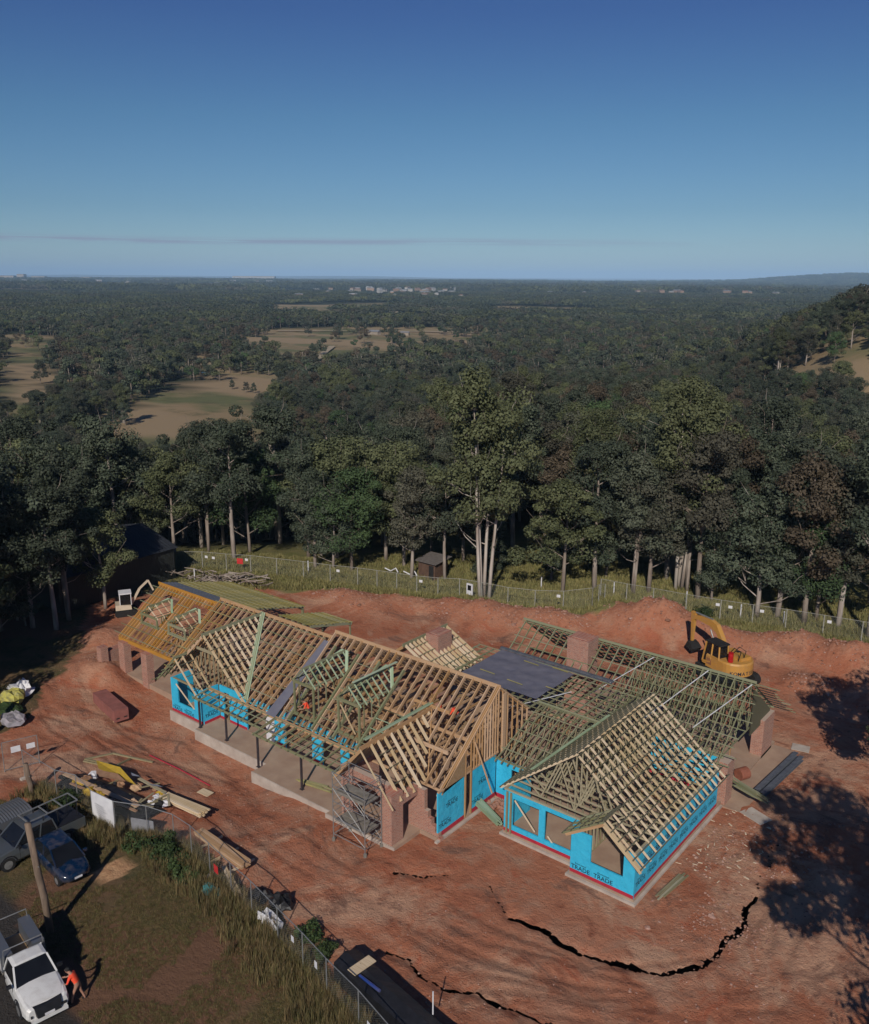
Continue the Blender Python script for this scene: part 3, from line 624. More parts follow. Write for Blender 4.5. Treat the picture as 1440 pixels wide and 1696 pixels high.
# tall main roof
fr = roof('main_roof_frame', ridge(-40.35, 40, -26.95, 40, 7.2).box(-40.3, 34.86, 2.62, -27.05, 34.95, 2.74).box(-40.3, 43.1, 4.4, -27.05, 43.2, 4.5), M['pine'])
def tc(s):
    if -39.5 < s < -37.6 or -35.6 < s < -33.8: return (0, 0.14)      # dormer openings, re-added below the sill afterwards
    if -32.55 < s < -28.5: return (0, min(1, .43 + abs(s + 30.5) * .23))
    return (0, 1)
slope(fr, 'x', -40.25, -27.1, (40, 7.15), (34.75, 2.9), .6, M['pine'], [], None, tclip=tc, rh=.21, rw=.06)
for s in (-39.0, -38.5, -38.0, -35.1, -34.6, -34.2):
    slope(fr, 'x', s, s, (40, 7.15), (34.75, 2.9), .6, M['pine'], [], None, tclip=lambda q: (.80, 1), rh=.2, rw=.05)
slope(fr, 'x', -40.25, -27.1, (40, 7.15), (43.2, 4.55), .6, M['pine'], [], None, rh=.2)
slope(fr, 'x', -40.2, -33.0, (40, 7.15), (34.75, 2.9), .6, None, [.84, .91, .98], M['green_timber'])
slope(fr, 'x', -35.9, -31.6, (40, 7.15), (34.75, 2.9), .6, None, [.56], M['green_timber']); slope(fr, 'x', -37.4, -35.7, (40, 7.15), (34.75, 2.9), .6, None, [.24, .4, .52, .64, .75], M['green_timber'])
slope(fr, 'x', -33.6, -32.4, (40, 7.15), (34.75, 2.9), .6, None, [.56, .66, .76], M['mint_timber']); slope(fr, 'x', -40.2, -39.4, (40, 7.15), (34.75, 2.9), .6, None, [.5, .6, .7], M['green_timber'])
for x in (-39.55, -37.45, -35.65, -33.65):                   # doubled rafters beside the dormers
    for dx in (0, .06): barobj('trimmer_rafter', fr, (x + dx, 39.2, zm(39.2)), (x + dx, 34.9, zm(34.9)), .05, .2, M['green_timber'])
barobj('purlin', fr, (-40.2, 37.4, zm(37.4) - .35), (-27.1, 37.4, zm(37.4) - .35), .1, .18, M['pine'])
for x in lin(-39.6, -27.8, 11): barobj('strut', fr, (x, 37.4, zm(37.4) - .4), (x, 39.3, 2.9), .07, .09, M['pine'])
for x in lin(-40, -27.4, 18): barobj('ceiling_joist', fr, (x, 35.2, 2.8), (x, 46.5, 2.8), .05, .16, M['pine'])
barobj('ridge_board_end', fr, (-31.4, 36.3, 4.15), (-27.9, 36.3, 4.15), .06, .24, M['pine']); barobj('ridge_board_end', fr, (-31.9, 38.1, 5.5), (-29.2, 38.1, 5.5), .06, .2, M['pine'])
# gable end wall of the main roof (raking studs, chipboard triangle)
ge = part(MB().bar((-27.02, 34.3, 2.95), (-27.02, 40, 2.95), .1, .09).bar((-27.02, 34.6, zm(34.6) - .1), (-27.02, 40, zm(40) - .1), .1, .1).bar((-27.02, 40, 7.05), (-27.02, 43.2, 4.5), .1, .1), 'gable_end_frame', M['pine'])
for y in lin(37.3, 39.9, 11): barobj('stud', ge, (-27.0, y, 2.95), (-27.0, y, zm(y) - .1), .09, .045, M['pine'], side=(1, 0, 0))
for y in lin(40.3, 43, 6): barobj('stud', ge, (-27.0, y, FL), (-27.0, y, 7.15 - (y - 40) * .81 - .1), .09, .045, M['pine'], side=(1, 0, 0))
for y in (36.75, 37.3): barobj('stud', ge, (-27.0, y, FL), (-27.0, y, zm(y) - .1), .09, .09, M['pine'], side=(1, 0, 0))
MB().poly([(-26.96, 34.6, 2.93), (-26.96, 36.65, 2.93), (-26.96, 36.65, zm(36.65) - .12), (-26.96, 34.6, zm(34.6) - .05)]).poly([(-27.0, 34.6, zm(34.6) - .05), (-27.0, 36.65, zm(36.65) - .12), (-27.0, 36.65, 2.93), (-27.0, 34.6, 2.93)]).build('chipboard_sheet', M['osb'], ge)
barobj('gable_beam', ge, (-27.03, 36.65, 3.1), (-27.03, 37.35, 3.1), .08, .3, M['pine'], side=(1, 0, 0))
for x in (-27.05, -27.2): barobj('verge_rafter', fr, (x, 40, 7.1), (x, 34.45, zm(34.45) - .1), .06, .2, M['pine'])
part(MB().box(-26.95, 40.2, 2.9, -26.85, 40.5, 6.6), 'corner_post', M['pine'])
barobj('prop', fr, (-26.7, 37.2, 4.9), (-25.6, 37.4, 2.0), .05, .08, M['pine'])
# sections A and B of the lower main roof
K2 = 3.75 / 5.2; zn = lambda y: 6.65 - (40 - y) * K2
fr2 = roof('west_roof_frame', ridge(-52.4, 40, -40.45, 40, 6.72).box(-46.8, 34.86, 2.6, -40.6, 34.95, 2.72), M['pine'])
val = lambda s: (0, min(1, abs(s + 47.6) / 4.0))
slope(fr2, 'x', -52.3, -40.75, (40, 6.65), (34.75, 2.86), .55, M['pine'], [], None, tclip=val, rh=.2, rw=.06)
slope(fr2, 'x', -47.4, -41.0, (40, 6.65), (34.75, 2.86), .6, None, lin(.05, .97, 8), M['green_timber'], sclip=lambda t: (-47.6 + 4.0 * t + .1, -41.0))
slope(fr2, 'x', -52.3, -47.8, (40, 6.65), (34.75, 2.86), .6, None, lin(.05, .97, 8), M['batten_gold'], sclip=lambda t: (-52.6, -47.6 - 4.0 * t))
slope(fr2, 'x', -52.3, -40.75, (40, 6.65), (43, 4.7), .6, M['pine'], lin(.1, .9, 4), M['green_timber'])
for i, dx in enumerate((-.16, -.07, .02, .11, .2)): barobj('valley_board', fr2, (-47.55 + dx, 39.95, 6.72), (-43.7 + dx, 34.9, 3.03), .07, .07, M['green_timber'] if i % 2 else M['mint_timber'])
for x in lin(-50.5, -41, 14): barobj('ceiling_joist', fr2, (x, 35.7, 2.75), (x, 46.5, 2.75), .05, .16, M['pine'])
def sheet(pts, nu, nv, amp, seed, name, m):
    a, b, c, d = (Vector(p) for p in pts); mb = MB()
    for j in range(nv + 1):
        for i in range(nu + 1):
            p = (a.lerp(b, i / nu)).lerp(d.lerp(c, i / nu), j / nv); p.z += amp * (float(fbm(p.x / .7, p.y / .7 + seed, seed, 3)) - .5); mb.v.append(tuple(p))
    for j in range(nv):
        for i in range(nu):
            k = j * (nu + 1) + i; mb.face((k, k + 1, k + nu + 2, k + nu + 1))
    return part(mb, name, m, smooth=True)
sheet([(-41.35, 34.6, 2.9), (-40.5, 34.6, 2.9), (-40.42, 39.6, 6.46), (-41.0, 39.6, 6.46)], 3, 20, .05, 3, 'sarking_strip', M['sark'])
sheet([(-39.85, 34.6, 2.75), (-39.55, 34.6, 2.75), (-39.55, 39.2, 6.35), (-39.85, 39.2, 6.35)], 2, 16, .05, 4, 'sarking_strip', M['sark'])
# big front gable
fg = roof('front_gable_frame', ridge(-47.6, 34.6, -47.6, 40, 6.72, h=.26), M['green_timber'])
kg = lambda y: (0, min(1, (40 - y) / 5.2))
slope(fg, 'y', 34.75, 39.7, (-47.6, 6.65), (-43.6, 2.9), .5, M['pine_pale'], lin(.1, .92, 7), M['batten_dark'], tclip=kg, sclip=lambda t: (34.6, 40 - 5.2 * t), rh=.2, rw=.06, bw=.04)
slope(fg, 'y', 34.75, 39.7, (-47.6, 6.65), (-51.6, 2.9), .5, M['pine'], lin(.1, .95, 8), M['batten_gold'], tclip=kg, sclip=lambda t: (34.5, 40 - 5.2 * t), rh=.2, rw=.06)
g2 = roof('bay_gable_frame', ridge(-49.5, 33.55, -49.5, 36.3, 4.85, h=.16), M['green_timber'])
slope(g2, 'y', 33.7, 34.95, (-49.5, 4.75), (-47.25, 2.55), .6, M['pine_pale'], [.2, .5, .85], M['batten_dark'], rh=.12, rw=.06)
slope(g2, 'y', 33.7, 36.0, (-49.5, 4.75), (-51.8, 2.55), .6, M['green_timber'], lin(.1, .95, 5), M['green_timber'], rh=.12, ext=.6)
barobj('prop', g2, (-50.0, 34.0, 2.6), (-48.3, 34.3, .9), .05, .08, M['pine_pale'])
barobj('window_head', g2, (-50.7, 34.3, 2.75), (-47.5, 34.3, 2.75), .12, .1, M['truss'])
gs = part(MB().bar((-50.2, 35.7, .3), (-45.6, 35.7, .3), .09, .05).bar((-50.2, 35.7, 2.6), (-45.6, 35.7, 2.6), .09, .05), 'gable_stud_frame', M['truss'])
for x in lin(-50.2, -45.6, 11): barobj('stud', gs, (x, 35.7, .3), (x, 35.7, 6.4 - abs(x + 47.6) * .9375), .045, .09, M['truss'], side=(1, 0, 0))
barobj('gable_bracket', fg, (-48.6, 34.9, 5.4), (-46.6, 34.9, 5.4), .06, .2, M['truss'])
# garage roof with two dormers
K3 = 3.15 / 4.15; zg = lambda y: 6.05 - (40.2 - y) * K3
gr_ = roof('garage_roof_frame', ridge(-60.5, 40.2, -52.5, 40.2, 6.12).box(-60, 35.95, 2.62, -52.6, 36.1, 2.88), M['pine_gold'])
def gcl(s):
    return (0, .12) if (abs(s + 57.8) < .95 or abs(s + 54.36) < .95) else (0, 1)
slope(gr_, 'x', -60.1, -52.5, (40.2, 6.05), (36.05, 2.9), .36, M['pine_gold'], [], None, tclip=gcl, rh=.18, rw=.06)
for s in (-58.4, -57.8, -57.2, -54.96, -54.36, -53.8): slope(gr_, 'x', s, s, (40.2, 6.05), (36.05, 2.9), .6, M['pine_gold'], [], None, tclip=lambda q: (.62, 1), rh=.18)
for t in lin(.08, .96, 7):
    for a, b in (((-60.9, -58.8), (-56.75, -55.35), (-53.3, -52.3)) if .15 < t < .66 else ((-60.9, -52.3),)):
        barobj('batten', gr_, (a, 40.2 - 4.15 * t, zg(40.2 - 4.15 * t) + .025), (b, 40.2 - 4.15 * t, zg(40.2 - 4.15 * t) + .025), .05, .04, M['green_timber'])
for dx in (0, .1): barobj('valley_board', gr_, (-52.5 + dx, 40.1, 6.1), (-52.5 + dx, 36.0, 2.95), .07, .06, M['green_timber'])
slope(gr_, 'x', -60.3, -51.0, (40.3, 6.05), (47.1, 4.3), .6, M['green_timber'], [], None, rh=.14)
rg1 = part(MB().box(-60.3, 46.9, 4.05, -51, 47.0, 4.2).box(-60.3, 46.95, FL, -60.15, 47.1, 4.1).box(-51.15, 46.95, FL, -51, 47.1, 4.1), 'rear_roof_beam', M['green_timber'])
slope(rg1, 'x', -60.4, -50.9, (40.3, 6.05), (47.1, 4.3), .6, None, lin(.02, .2, 5), M['steel'], bw=.12); slope(rg1, 'x', -60.4, -50.9, (40.3, 6.05), (47.1, 4.3), .6, None, lin(.25, 1, 14), M['batten_gold'], bw=.10, ext=.2)
slope(rg1, 'x', -48.1, -44.9, (42.0, 5.76), (46.3, 4.7), .6, M['green_timber'], lin(0, 1, 13), M['batten_gold'], bw=.10, ext=.15)
for x in (-48, -45): barobj('post', rg1, (x, 46.2, FL), (x, 46.2, 4.6), .1, .1, M['green_timber'], side=(1, 0, 0))
def dormer(cx, y0, sill, eave, rid, hw, zs, yb, mt, nr, valley=True):
    """gable-fronted dormer frame: front frame at y0, ridge back to yb"""
    f = MB(); w = .12
    f.box(cx - hw, y0, sill, cx - hw + w, y0 + .1, eave).box(cx + hw - w, y0, sill, cx + hw, y0 + .1, eave)
    f.box(cx - hw + w, y0, eave - .18, cx + hw - w, y0 + .1, eave).box(cx - hw - .1, y0 - .02, sill - .12, cx + hw + .1, y0 + .12, sill)
    d = part(f, 'dormer_frame', M['green_timber']); ov = .12
    barobj('ridge_board', d, (cx, y0 - .1, rid), (cx, yb, rid), .05, .16, M['green_timber'])
    for sx in (-1, 1):
        for y in lin(y0 + .05, yb - .25, nr):
            t = min(1, (rid - zs(y)) / (rid - eave + .1))
            if t > .08: barobj('rafter', d, (cx, y, rid - .02), (cx + sx * (hw + ov) * t, y, rid - .02 - (rid - eave + .1) * t), .045, .09, mt if sx > 0 else M['green_timber'])
        ye = y0 + (eave - zs(y0)) / (zs(y0 + 1) - zs(y0))
        for y in lin(y0 + .45, ye - .2, 4): barobj('cheek_stud', d, (cx + sx * (hw - .05), y, zs(y)), (cx + sx * (hw - .05), y, eave), .045, .07, M['green_timber'], side=(1, 0, 0))
        barobj('top_plate', d, (cx + sx * (hw - .05), y0, eave), (cx + sx * (hw - .05), ye, eave), .09, .06, M['green_timber'])
        if valley:
            for k in (0, .09, .18): barobj('valley_board', d, (cx + sx * (.08 + k), yb - .05, zs(yb) + .08), (cx + sx * (hw + .05 + k), ye + .1, zs(ye) + .1), .07, .07, M['mint_timber'])
    return d
d1 = dormer(-38.58, 35.35, 3.35, 5.55, 6.5, .92, zm, 39.15, M['mint_timber'], 8); d2 = dormer(-34.72, 35.35, 3.35, 5.55, 6.5, .92, zm, 39.15, M['mint_timber'], 8)
barobj('loose_board', d2, (-34.55, 35.6, 6.72), (-34.3, 39.3, 6.85), .14, .05, M['mint_timber']); barobj('prop', d2, (-35.3, 35.3, 5.2), (-34.1, 35.3, 3.6), .05, .07, M['pine_pale'])
for cx in (-57.8, -54.36):
    dd = dormer(cx, 37.3, 3.95, 4.75, 5.45, 1.05, zg, 39.4, M['pine_pale'], 4)
    for t in (.35, .75): barobj('batten', dd, (cx + 1.17 * t, 37.2, 5.48 - .8 * t), (cx + 1.17 * t, 39.35 - .9 * t, 5.48 - .8 * t), .04, .04, M['batten_dark'])
# porch gable
pg = roof('porch_gable_frame', ridge(-30.5, 31.85, -30.5, 38.0, 5.5, h=.26), M['pine'])
pc = lambda y: (0, min(1, (5.42 - zm(y)) / 2.5) if y > 34.4 else 1)
slope(pg, 'y', 32.75, 37.7, (-30.5, 5.4), (-28.3, 2.8), .55, M['pine_pale'], [], None, tclip=pc, rh=.2, rw=.06); slope(pg, 'y', 32.0, 37.7, (-30.5, 5.4), (-32.75, 2.8), .6, M['pine'], lin(.2, .95, 4), M['green_timber'], tclip=pc, rh=.18, sclip=lambda t: (31.9, 34.4 if t > .8 else 35.3))
slope(pg, 'y', 32.8, 34.0, (-30.5, 5.4), (-28.3, 2.8), .6, None, [.25, .5, .75], M['batten_dark'])
barobj('verge_rafter', pg, (-30.5, 31.9, 5.35), (-28.15, 31.9, 2.6), .05, .08, M['pine_pale']); barobj('valley_beam', pg, (-30.45, 38.0, 5.3), (-28.3, 35.0, 2.9), .06, .2, M['pine'])
for k in (0, .13): barobj('loose_board', pg, (-30.75 - k, 32.6, 5.55), (-30.62 - k, 38.3, 5.62), .10, .05, M['mint_timber'])
# verandah
vr = part(MB().box(-47.4, 34.72, 2.66, -40.55, 34.78, 2.9), 'fascia', M['pine']); part(MB().box(-40.5, 34.66, 2.68, -32.8, 34.72, 2.95), 'fascia', M['pine'])
vb = part(MB().box(-47.4, 33.55, 2.42, -40.45, 33.63, 2.56).box(-40.5, 32.82, 2.40, -33.3, 32.9, 2.54).box(-40.5, 32.9, 2.4, -40.42, 33.6, 2.5), 'verandah_beam', M['green_timber'])
slope(vb, 'x', -47.3, -40.6, (34.7, 2.84), (33.35, 2.62), .62, M['green_timber'], [.02, .45, .93], M['green_timber'], rh=.09, ext=.2)
slope(vb, 'x', -40.4, -33.4, (34.64, 2.9), (32.65, 2.58), .62, M['green_timber'], [.02, .35, .65, .95], M['green_timber'], rh=.09, ext=.2)
slope(vb, 'x', -40.4, -37.5, (34.64, 2.9), (32.65, 2.58), .62, M['pine'], [], None, rh=.09, tclip=lambda s: (.05, .7))
for x, y in ((-47.3, 33.85), (-44.5, 33.85), (-40.28, 32.95), (-36.3, 32.9)):
    p_ = part(MB().box(x - .055, y - .055, FL - .02, x + .055, y + .055, 2.42), 'verandah_post', M['post']); MB().box(x - .13, y - .1, FL - .02, x + .13, y + .1, FL + .01).build('base_plate', M['post'], p_)
# wing
Kw = 3.65 / 4.7; zw = lambda x: 6.25 - abs(x + 20.5) * Kw
wg = roof('wing_roof_frame', MB().box(-24.65, 37.2, 2.72, -19.9, 37.3, 2.82).box(-16.4, 36.4, 2.72, -16.3, 47, 2.82).box(-24.65, 37.3, 2.72, -24.55, 47, 2.82), M['truss'])
_tr = {}
def truss(fr, pos, axis, span, z0, rise, m, top=.16, topm=None, ov=.55, nweb=4, label=None):
    """roof truss centred at pos (x, y): top chords, bottom chord and webs in one member frame"""
    k = (axis, span, rise, m.name)
    if k not in _tr:
        b = MB(); h = span / 2; P = (lambda u, z: (u, 0, z)) if axis == 'x' else (lambda u, z: (0, u, z)); sl_ = rise / h
        for s in (-1, 1): b.mat(1).bar(P(0, rise), P(s * (h + ov), -ov * sl_), .05, .11, side=(0, 1, 0) if axis == 'x' else (1, 0, 0))
        b.mat(0).bar(P(-h, 0), P(h, 0), .045, .1, side=(0, 1, 0) if axis == 'x' else (1, 0, 0))
        nodes = lin(-h, h, 2 * nweb + 1)
        for i in range(len(nodes) - 1):
            a, c = nodes[i], nodes[i + 1]
            za = 0 if i % 2 == 0 else rise - abs(a) * sl_; zc_ = 0 if i % 2 else rise - abs(c) * sl_
            b.bar(P(a, za), P(c, zc_), .04, .08, side=(0, 1, 0) if axis == 'x' else (1, 0, 0))
        b.bar(P(0, 0), P(0, rise), .04, .08, side=(0, 1, 0) if axis == 'x' else (1, 0, 0))
        _tr[k] = b.mesh('roof_truss', [m, topm or m])
    return link('roof_truss', _tr[k], fr, (pos[0], pos[1], z0))
for y in lin(37.65, 46.6, 16): truss(wg, (-20.5, y), 'x', 8.3, 2.85, 3.3, M['truss'], topm=M['pine_pale'])  # one timber: lit cream on top chords, shaded brown on webs, painted in
zt = lambda x: 2.85 + 3.3 - abs(x + 20.5) * (3.3 / 4.15)
for i in range(12):
    x = -20.5 + .12 + (4.62) * i / 11; barobj('batten', wg, (x, 37.45 if x < -17.7 else 35.7, zt(x) + .09), (x, 47.0 + .35 * random.random(), zt(x) + .09), .05, .045, M['batten_dark'])
for i in range(15):
    x = -20.5 - .1 - 4.55 * i / 14; barobj('batten', wg, (x, 37.45, zt(x) + .09), (x, 46.9, zt(x) + .09), .05, .045, M['batten_dark'])
for k, dx in enumerate((0, .13)): barobj('loose_board', wg, (-23.6 + dx, 38.2, zt(-23.6 + dx) + .18), (-22.7 + dx, 45.2, zt(-22.7 + dx) + .2), .11, .05, M['mint_timber'])
sg = roof('bay_roof_frame', ridge(-17.9, 35.85, -17.9, 37.6, 4.28, h=.15), M['batten_dark'])
for y in (35.95, 36.25, 36.9): barobj('rafter', sg, (-17.9, y, zt(-17.9) - .02), (-15.75, y, zt(-15.75) - .02), .14 if y < 36 else .05, .05 if y < 36 else .11, M['pine_pale'])
barobj('rafter', sg, (-17.8, 35.7, zt(-17.9) - .02), (-15.7, 35.7, zt(-15.75) - .02), .05, .14, M['pine_pale'])
for y in (35.85, 36.35, 36.85, 37.35): barobj('rafter', sg, (-17.9, y, 4.15), (-20.15, y, 2.62), .05, .1, M['green_timber'])
for t in lin(.1, .98, 5): barobj('batten', sg, (-17.9 - 2.25 * t, 35.7, 4.2 - 1.53 * t), (-17.9 - 2.25 * t, 37.3, 4.2 - 1.53 * t), .05, .04, M['batten_dark'])
barobj('fascia_beam', sg, (-20.0, 35.9, 2.6), (-17.9, 35.9, 4.02), .05, .2, M['pine'])
wi = part(MB().box(-24.5, 40.4, FL, -16.5, 40.5, FL + .05).box(-24.5, 40.4, 2.6, -16.5, 40.5, 2.66), 'inner_stud_wall', M['truss'])
for x in lin(-24.4, -16.6, 17): barobj('stud', wi, (x, 40.45, FL + .05), (x, 40.45, 2.6), .045, .09, M['truss'], side=(1, 0, 0))
wi = part(MB().box(-19.85, 37.3, FL, -19.75, 40.3, FL + .05).box(-19.85, 37.3, 2.6, -19.75, 40.3, 2.66), 'inner_stud_wall', M['truss'])
for y in lin(37.4, 40.2, 8): barobj('stud', wi, (-19.8, y, FL + .05), (-19.8, y, 2.6), .09, .045, M['truss'], side=(1, 0, 0))
for x, y in ((-24.35, 37.05), (-24.1, 37.05)): barobj('prop', wg, (x, y, FL), (x, y, 2.75), .1, .08, M['truss'], side=(1, 0, 0))
for a, b in (((-23.95, 37.2, 2.3), (-22.6, 37.2, .9)), ((-21.8, 37.2, 1.0), (-21.1, 37.2, .3))): barobj('prop', wg, a, b, .05, .07, M['pine_pale'])
for y in lin(37.3, 46.5, 20): barobj('stud', wg, (-16.42, y, FL), (-16.42, y, 2.7), .09, .045, M['truss'], side=(1, 0, 0))
# rear range
rrf = roof('rear_roof_frame', MB().box(-24.5, 47.9, 2.8, -16.5, 48.0, 2.9).box(-33, 56.3, 2.8, -16.4, 56.4, 2.9).bar((-33.2, 52, 6.2), (-16.3, 52, 6.2), .06, .16), M['green_timber'])
zr = lambda y: 6.15 - abs(52 - y) * .733
for x in lin(-24.3, -16.6, 16): truss(rrf, (x, 52.0), 'y', 8.8, 2.92, 3.22, M['green_timber'], ov=.5, nweb=4)
for x in lin(-33, -24.9, 14): barobj('rafter', rrf, (x, 52, 6.05), (x, 49.7, zr(49.7) - .1), .05, .12, M['green_timber']); barobj('rafter', rrf, (x, 52, 6.05), (x, 56.6, zr(56.6) - .1), .05, .12, M['green_timber'])
for y in lin(47.3, 51.85, 10): barobj('batten', rrf, (-24.6 if y < 49.7 else -33.2, y, zr(y) + .03), (-16.1 + .5 * random.random(), y, zr(y) + .03), .05, .045, M['green_timber'])
for y in lin(52.3, 56.7, 9): barobj('batten', rrf, (-33.2, y, zr(y) + .03), (-15.5 + .6 * random.random(), y, zr(y) + .03), .05, .045, M['green_timber'])
for a, b in (((-25.86, 48.57), (-22.95, 51.82)), ((-21.76, 48.3), (-19.32, 51.9)), ((-18.74, 48.62), (-16.5, 51.8)), ((-28.2, 43.0), (-25.9, 46.4))):
    za, zb = (zr(a[1]) + .09, zr(b[1]) + .09) if b[1] > 47 else (4.3, 4.75)
    part(MB().bar((*a, za), (*b, zb), .07, .015), 'strap_brace', M['white_strap'])
part(MB().poly([(-16.5, 52.3, 5.6), (-16.5, 55.9, 2.9), (-16.5, 55.9, 2.4), (-16.5, 52.3, 2.4)]).poly([(-16.55, 52.3, 2.4), (-16.55, 55.9, 2.4), (-16.55, 55.9, 2.9), (-16.55, 52.3, 5.6)]), 'gable_sheet', M['batten_dark'])
# low linking roof with dark sarking
lk = roof('link_roof_frame', MB().bar((-33.6, 49.75, 4.58), (-24.7, 49.75, 4.58), .22, .12).bar((-33.6, 49.5, 4.5), (-24.7, 49.5, 4.5), .1, .1), M['steel'])
for y in lin(43.4, 49.3, 11): barobj('batten', lk, (-35.2, y, 4.56), (-22.6, y, 4.56), .05, .04, M['green_timber'])
for x in lin(-35.2, -22.7, 21): barobj('joist', lk, (x, 43.3, 4.46), (x, 49.4, 4.46), .05, .12, M['green_timber'])
sheet([(-33.2, 44.3, 4.64), (-27.2, 44.3, 4.64), (-27.2, 49.0, 4.64), (-33.2, 49.3, 4.64)], 40, 34, .10, 7, 'sarking_sheet', M['sark'])
for a in ((-32.4, 45.6), (-30.1, 45.4), (-27.6, 46.1), (-30.9, 48.6), (-28.8, 48.9)): barobj('loose_batten', lk, (a[0], a[1], 4.72), (a[0] + 1.2, a[1] - .05, 4.72), .05, .04, M['batten_gold'])
# courtyard slope
cf = roof('courtyard_roof_frame', MB().bar((-26.9, 39.6, 2.78), (-24.5, 39.6, 2.78), .09, .09).bar((-26.9, 44.2, 4.6), (-22.6, 44.2, 4.6), .06, .12), M['green_timber'])
slope(cf, 'x', -26.7, -22.9, (44.2, 4.6), (39.2, 2.85), .42, M['green_timber'], lin(.02, .96, 7), M['green_timber'], rh=.1, sclip=lambda t: (-26.9, -22.4 - 2.2 * t))
for x in lin(-26.6, -23.4, 9):
    for k in range(4): barobj('web', cf, (x, 40 + k, 2.85), (x, 40.6 + k, 3.3 + .36 * k), .04, .07, M['truss'])
# rear gable between main and link
rgf = roof('rear_gable_frame', ridge(-37.0, 43.0, -37.0, 47.9, 6.1), M['green_timber'])
slope(rgf, 'y', 43.3, 47.8, (-37.0, 6.0), (-33.8, 4.35), .42, M['pine_pale'], lin(.15, .97, 5), M['green_timber'], rh=.2, rw=.08); slope(rgf, 'y', 43.3, 47.8, (-37.0, 6.0), (-40.2, 3.6), .5, M['pine'], lin(.15, .97, 6), M['green_timber'])
# inner partitions seen through the frames
for (a, b) in (((-50, 38.5), (-41, 38.5)), ((-50, 42.5), (-28, 42.5)), ((-40.5, 38.8), (-27.6, 38.8)), ((-26.8, 45.5), (-17, 45.5)), ((-33, 50.5), (-17, 50.5)), ((-59.5, 39.9), (-52, 39.9))):
    pw = part(MB().bar((*a, .3), (*b, .3), .09, .05).bar((*a, 2.62), (*b, 2.62), .09, .05), 'inner_stud_wall', M['pine'])
    for x in lin(a[0], b[0], int((b[0] - a[0]) / .6) + 1): barobj('stud', pw, (x, a[1], .32), (x, a[1], 2.6), .045, .09, M['pine'], side=(1, 0, 0))
for x in (-45.5, -36, -31.5):
    pw = part(MB().box(x - .05, 36, FL, x + .05, 46.9, FL + .05).box(x - .05, 36, 2.6, x + .05, 46.9, 2.66), 'inner_stud_wall', M['pine'])
    for y in lin(36.1, 46.8, 18): barobj('stud', pw, (x, y, .3), (x, y, 2.6), .09, .045, M['pine'], side=(1, 0, 0))
part(MB().box(-57.8, 39.5, FL, -52.2, 39.58, 2.6), 'chipboard_wall', M['osb']); part(MB().box(-44, 42.62, FL, -38, 42.7, 2.7), 'chipboard_wall', M['osb'])
# litter of boards lying on the house floors
rl = random.Random(5)
lb = MB()
for i in range(70):
    x = rl.uniform(-49, -28); y = rl.uniform(36.5, 46); a = rl.uniform(0, 3.1); l = rl.uniform(.4, 1.4)
    lb.rbox((x, y, 2.92 if rl.random() < .5 else .32), (l, rl.uniform(.08, .5), .04), a)
tag(part(lb, 'offcuts', M['osb']), kind='stuff')
# ================================================================= fences
def mesh_mat(name, c, cover, sc):
    m, t, b = principled(name); tr = t.nodes.new('ShaderNodeBsdfTransparent'); mxs = t.nodes.new('ShaderNodeMixShader'); out = t.nodes['Material Output']
    v = vec(t, 'obj', (sc, sc, sc)); sp = t.nodes.new('ShaderNodeSeparateXYZ'); t.links.new(v, sp.inputs[0])
    hor = mathn(t, 'ADD', sp.outputs['X'], sp.outputs['Y'])
    a = mathn(t, 'FRACT', mathn(t, 'ADD', hor, sp.outputs['Z'])); c_ = mathn(t, 'FRACT', mathn(t, 'SUBTRACT', hor, sp.outputs['Z']))
    k = mathn(t, 'MAXIMUM', mathn(t, 'LESS_THAN', a, cover), mathn(t, 'LESS_THAN', c_, cover))
    b.inputs['Base Color'].default_value = (*c, 1); b.inputs['Roughness'].default_value = .6
    t.links.new(k, mxs.inputs[0]); t.links.new(tr.outputs[0], mxs.inputs[1]); t.links.new(b.outputs[0], mxs.inputs[2]); t.links.new(mxs.outputs[0], out.inputs[0])
    return m
M['wire'] = mesh_mat('wire_mesh', (0.33, 0.34, 0.33), .035, 9); M['wire_old'] = mesh_mat('old_wire_mesh', (0.30, 0.31, 0.26), .045, 7)
def fence(name, pts, h, label, group, mw, mp, spacing=2.6, rail=.022, post=.03, rails=(1.0,), tops=None, feet=False):
    f = empty(name, (*pts[0], gz(*pts[0])), label, 'fence', group)
    P = []
    for (a, b), (c, d) in zip(pts, pts[1:]):
        n = max(1, round(math.hypot(c - a, d - b) / spacing)); P += [(a + (c - a) * i / n, b + (d - b) * i / n) for i in range(n)]
    P.append(pts[-1]); Z = [gz(*p) for p in P]
    for p, z in zip(P, Z):
        MB().tube([(p[0], p[1], z - .2), (p[0], p[1], z + h)], post, 6).build('post', mp, f)
    for (p, z), (q, w) in zip(zip(P, Z), list(zip(P, Z))[1:]):
        for k in rails: MB().tube([(*p, z + h * k), (*q, w + h * k)], rail, 5).build('rail', mp, f)
        MB().quad((*p, z + .05), (*q, w + .05), (*q, w + h - .02), (*p, z + h - .02)).build('wire_mesh', mw, f)
        if feet: MB().rbox((*p, z + .08), (.55, .22, .14), math.atan2(q[1] - p[1], q[0] - p[0]) + 1.57).build('foot', M['concrete'], f)
    return f
fence('chain_wire_fence', [(-79, 54.4), (-76.3, 56.2), (-71, 58.3), (-65.2, 60.3), (-59.5, 62.3), (-53.4, 64.2), (-47.1, 66.2), (-42, 67.6), (-37.0, 69.3)], 1.9, 'long chain wire fence behind the house along the grass paddock', 'boundary fences', M['wire_old'], M['fence_post'], 2.5, post=.045)
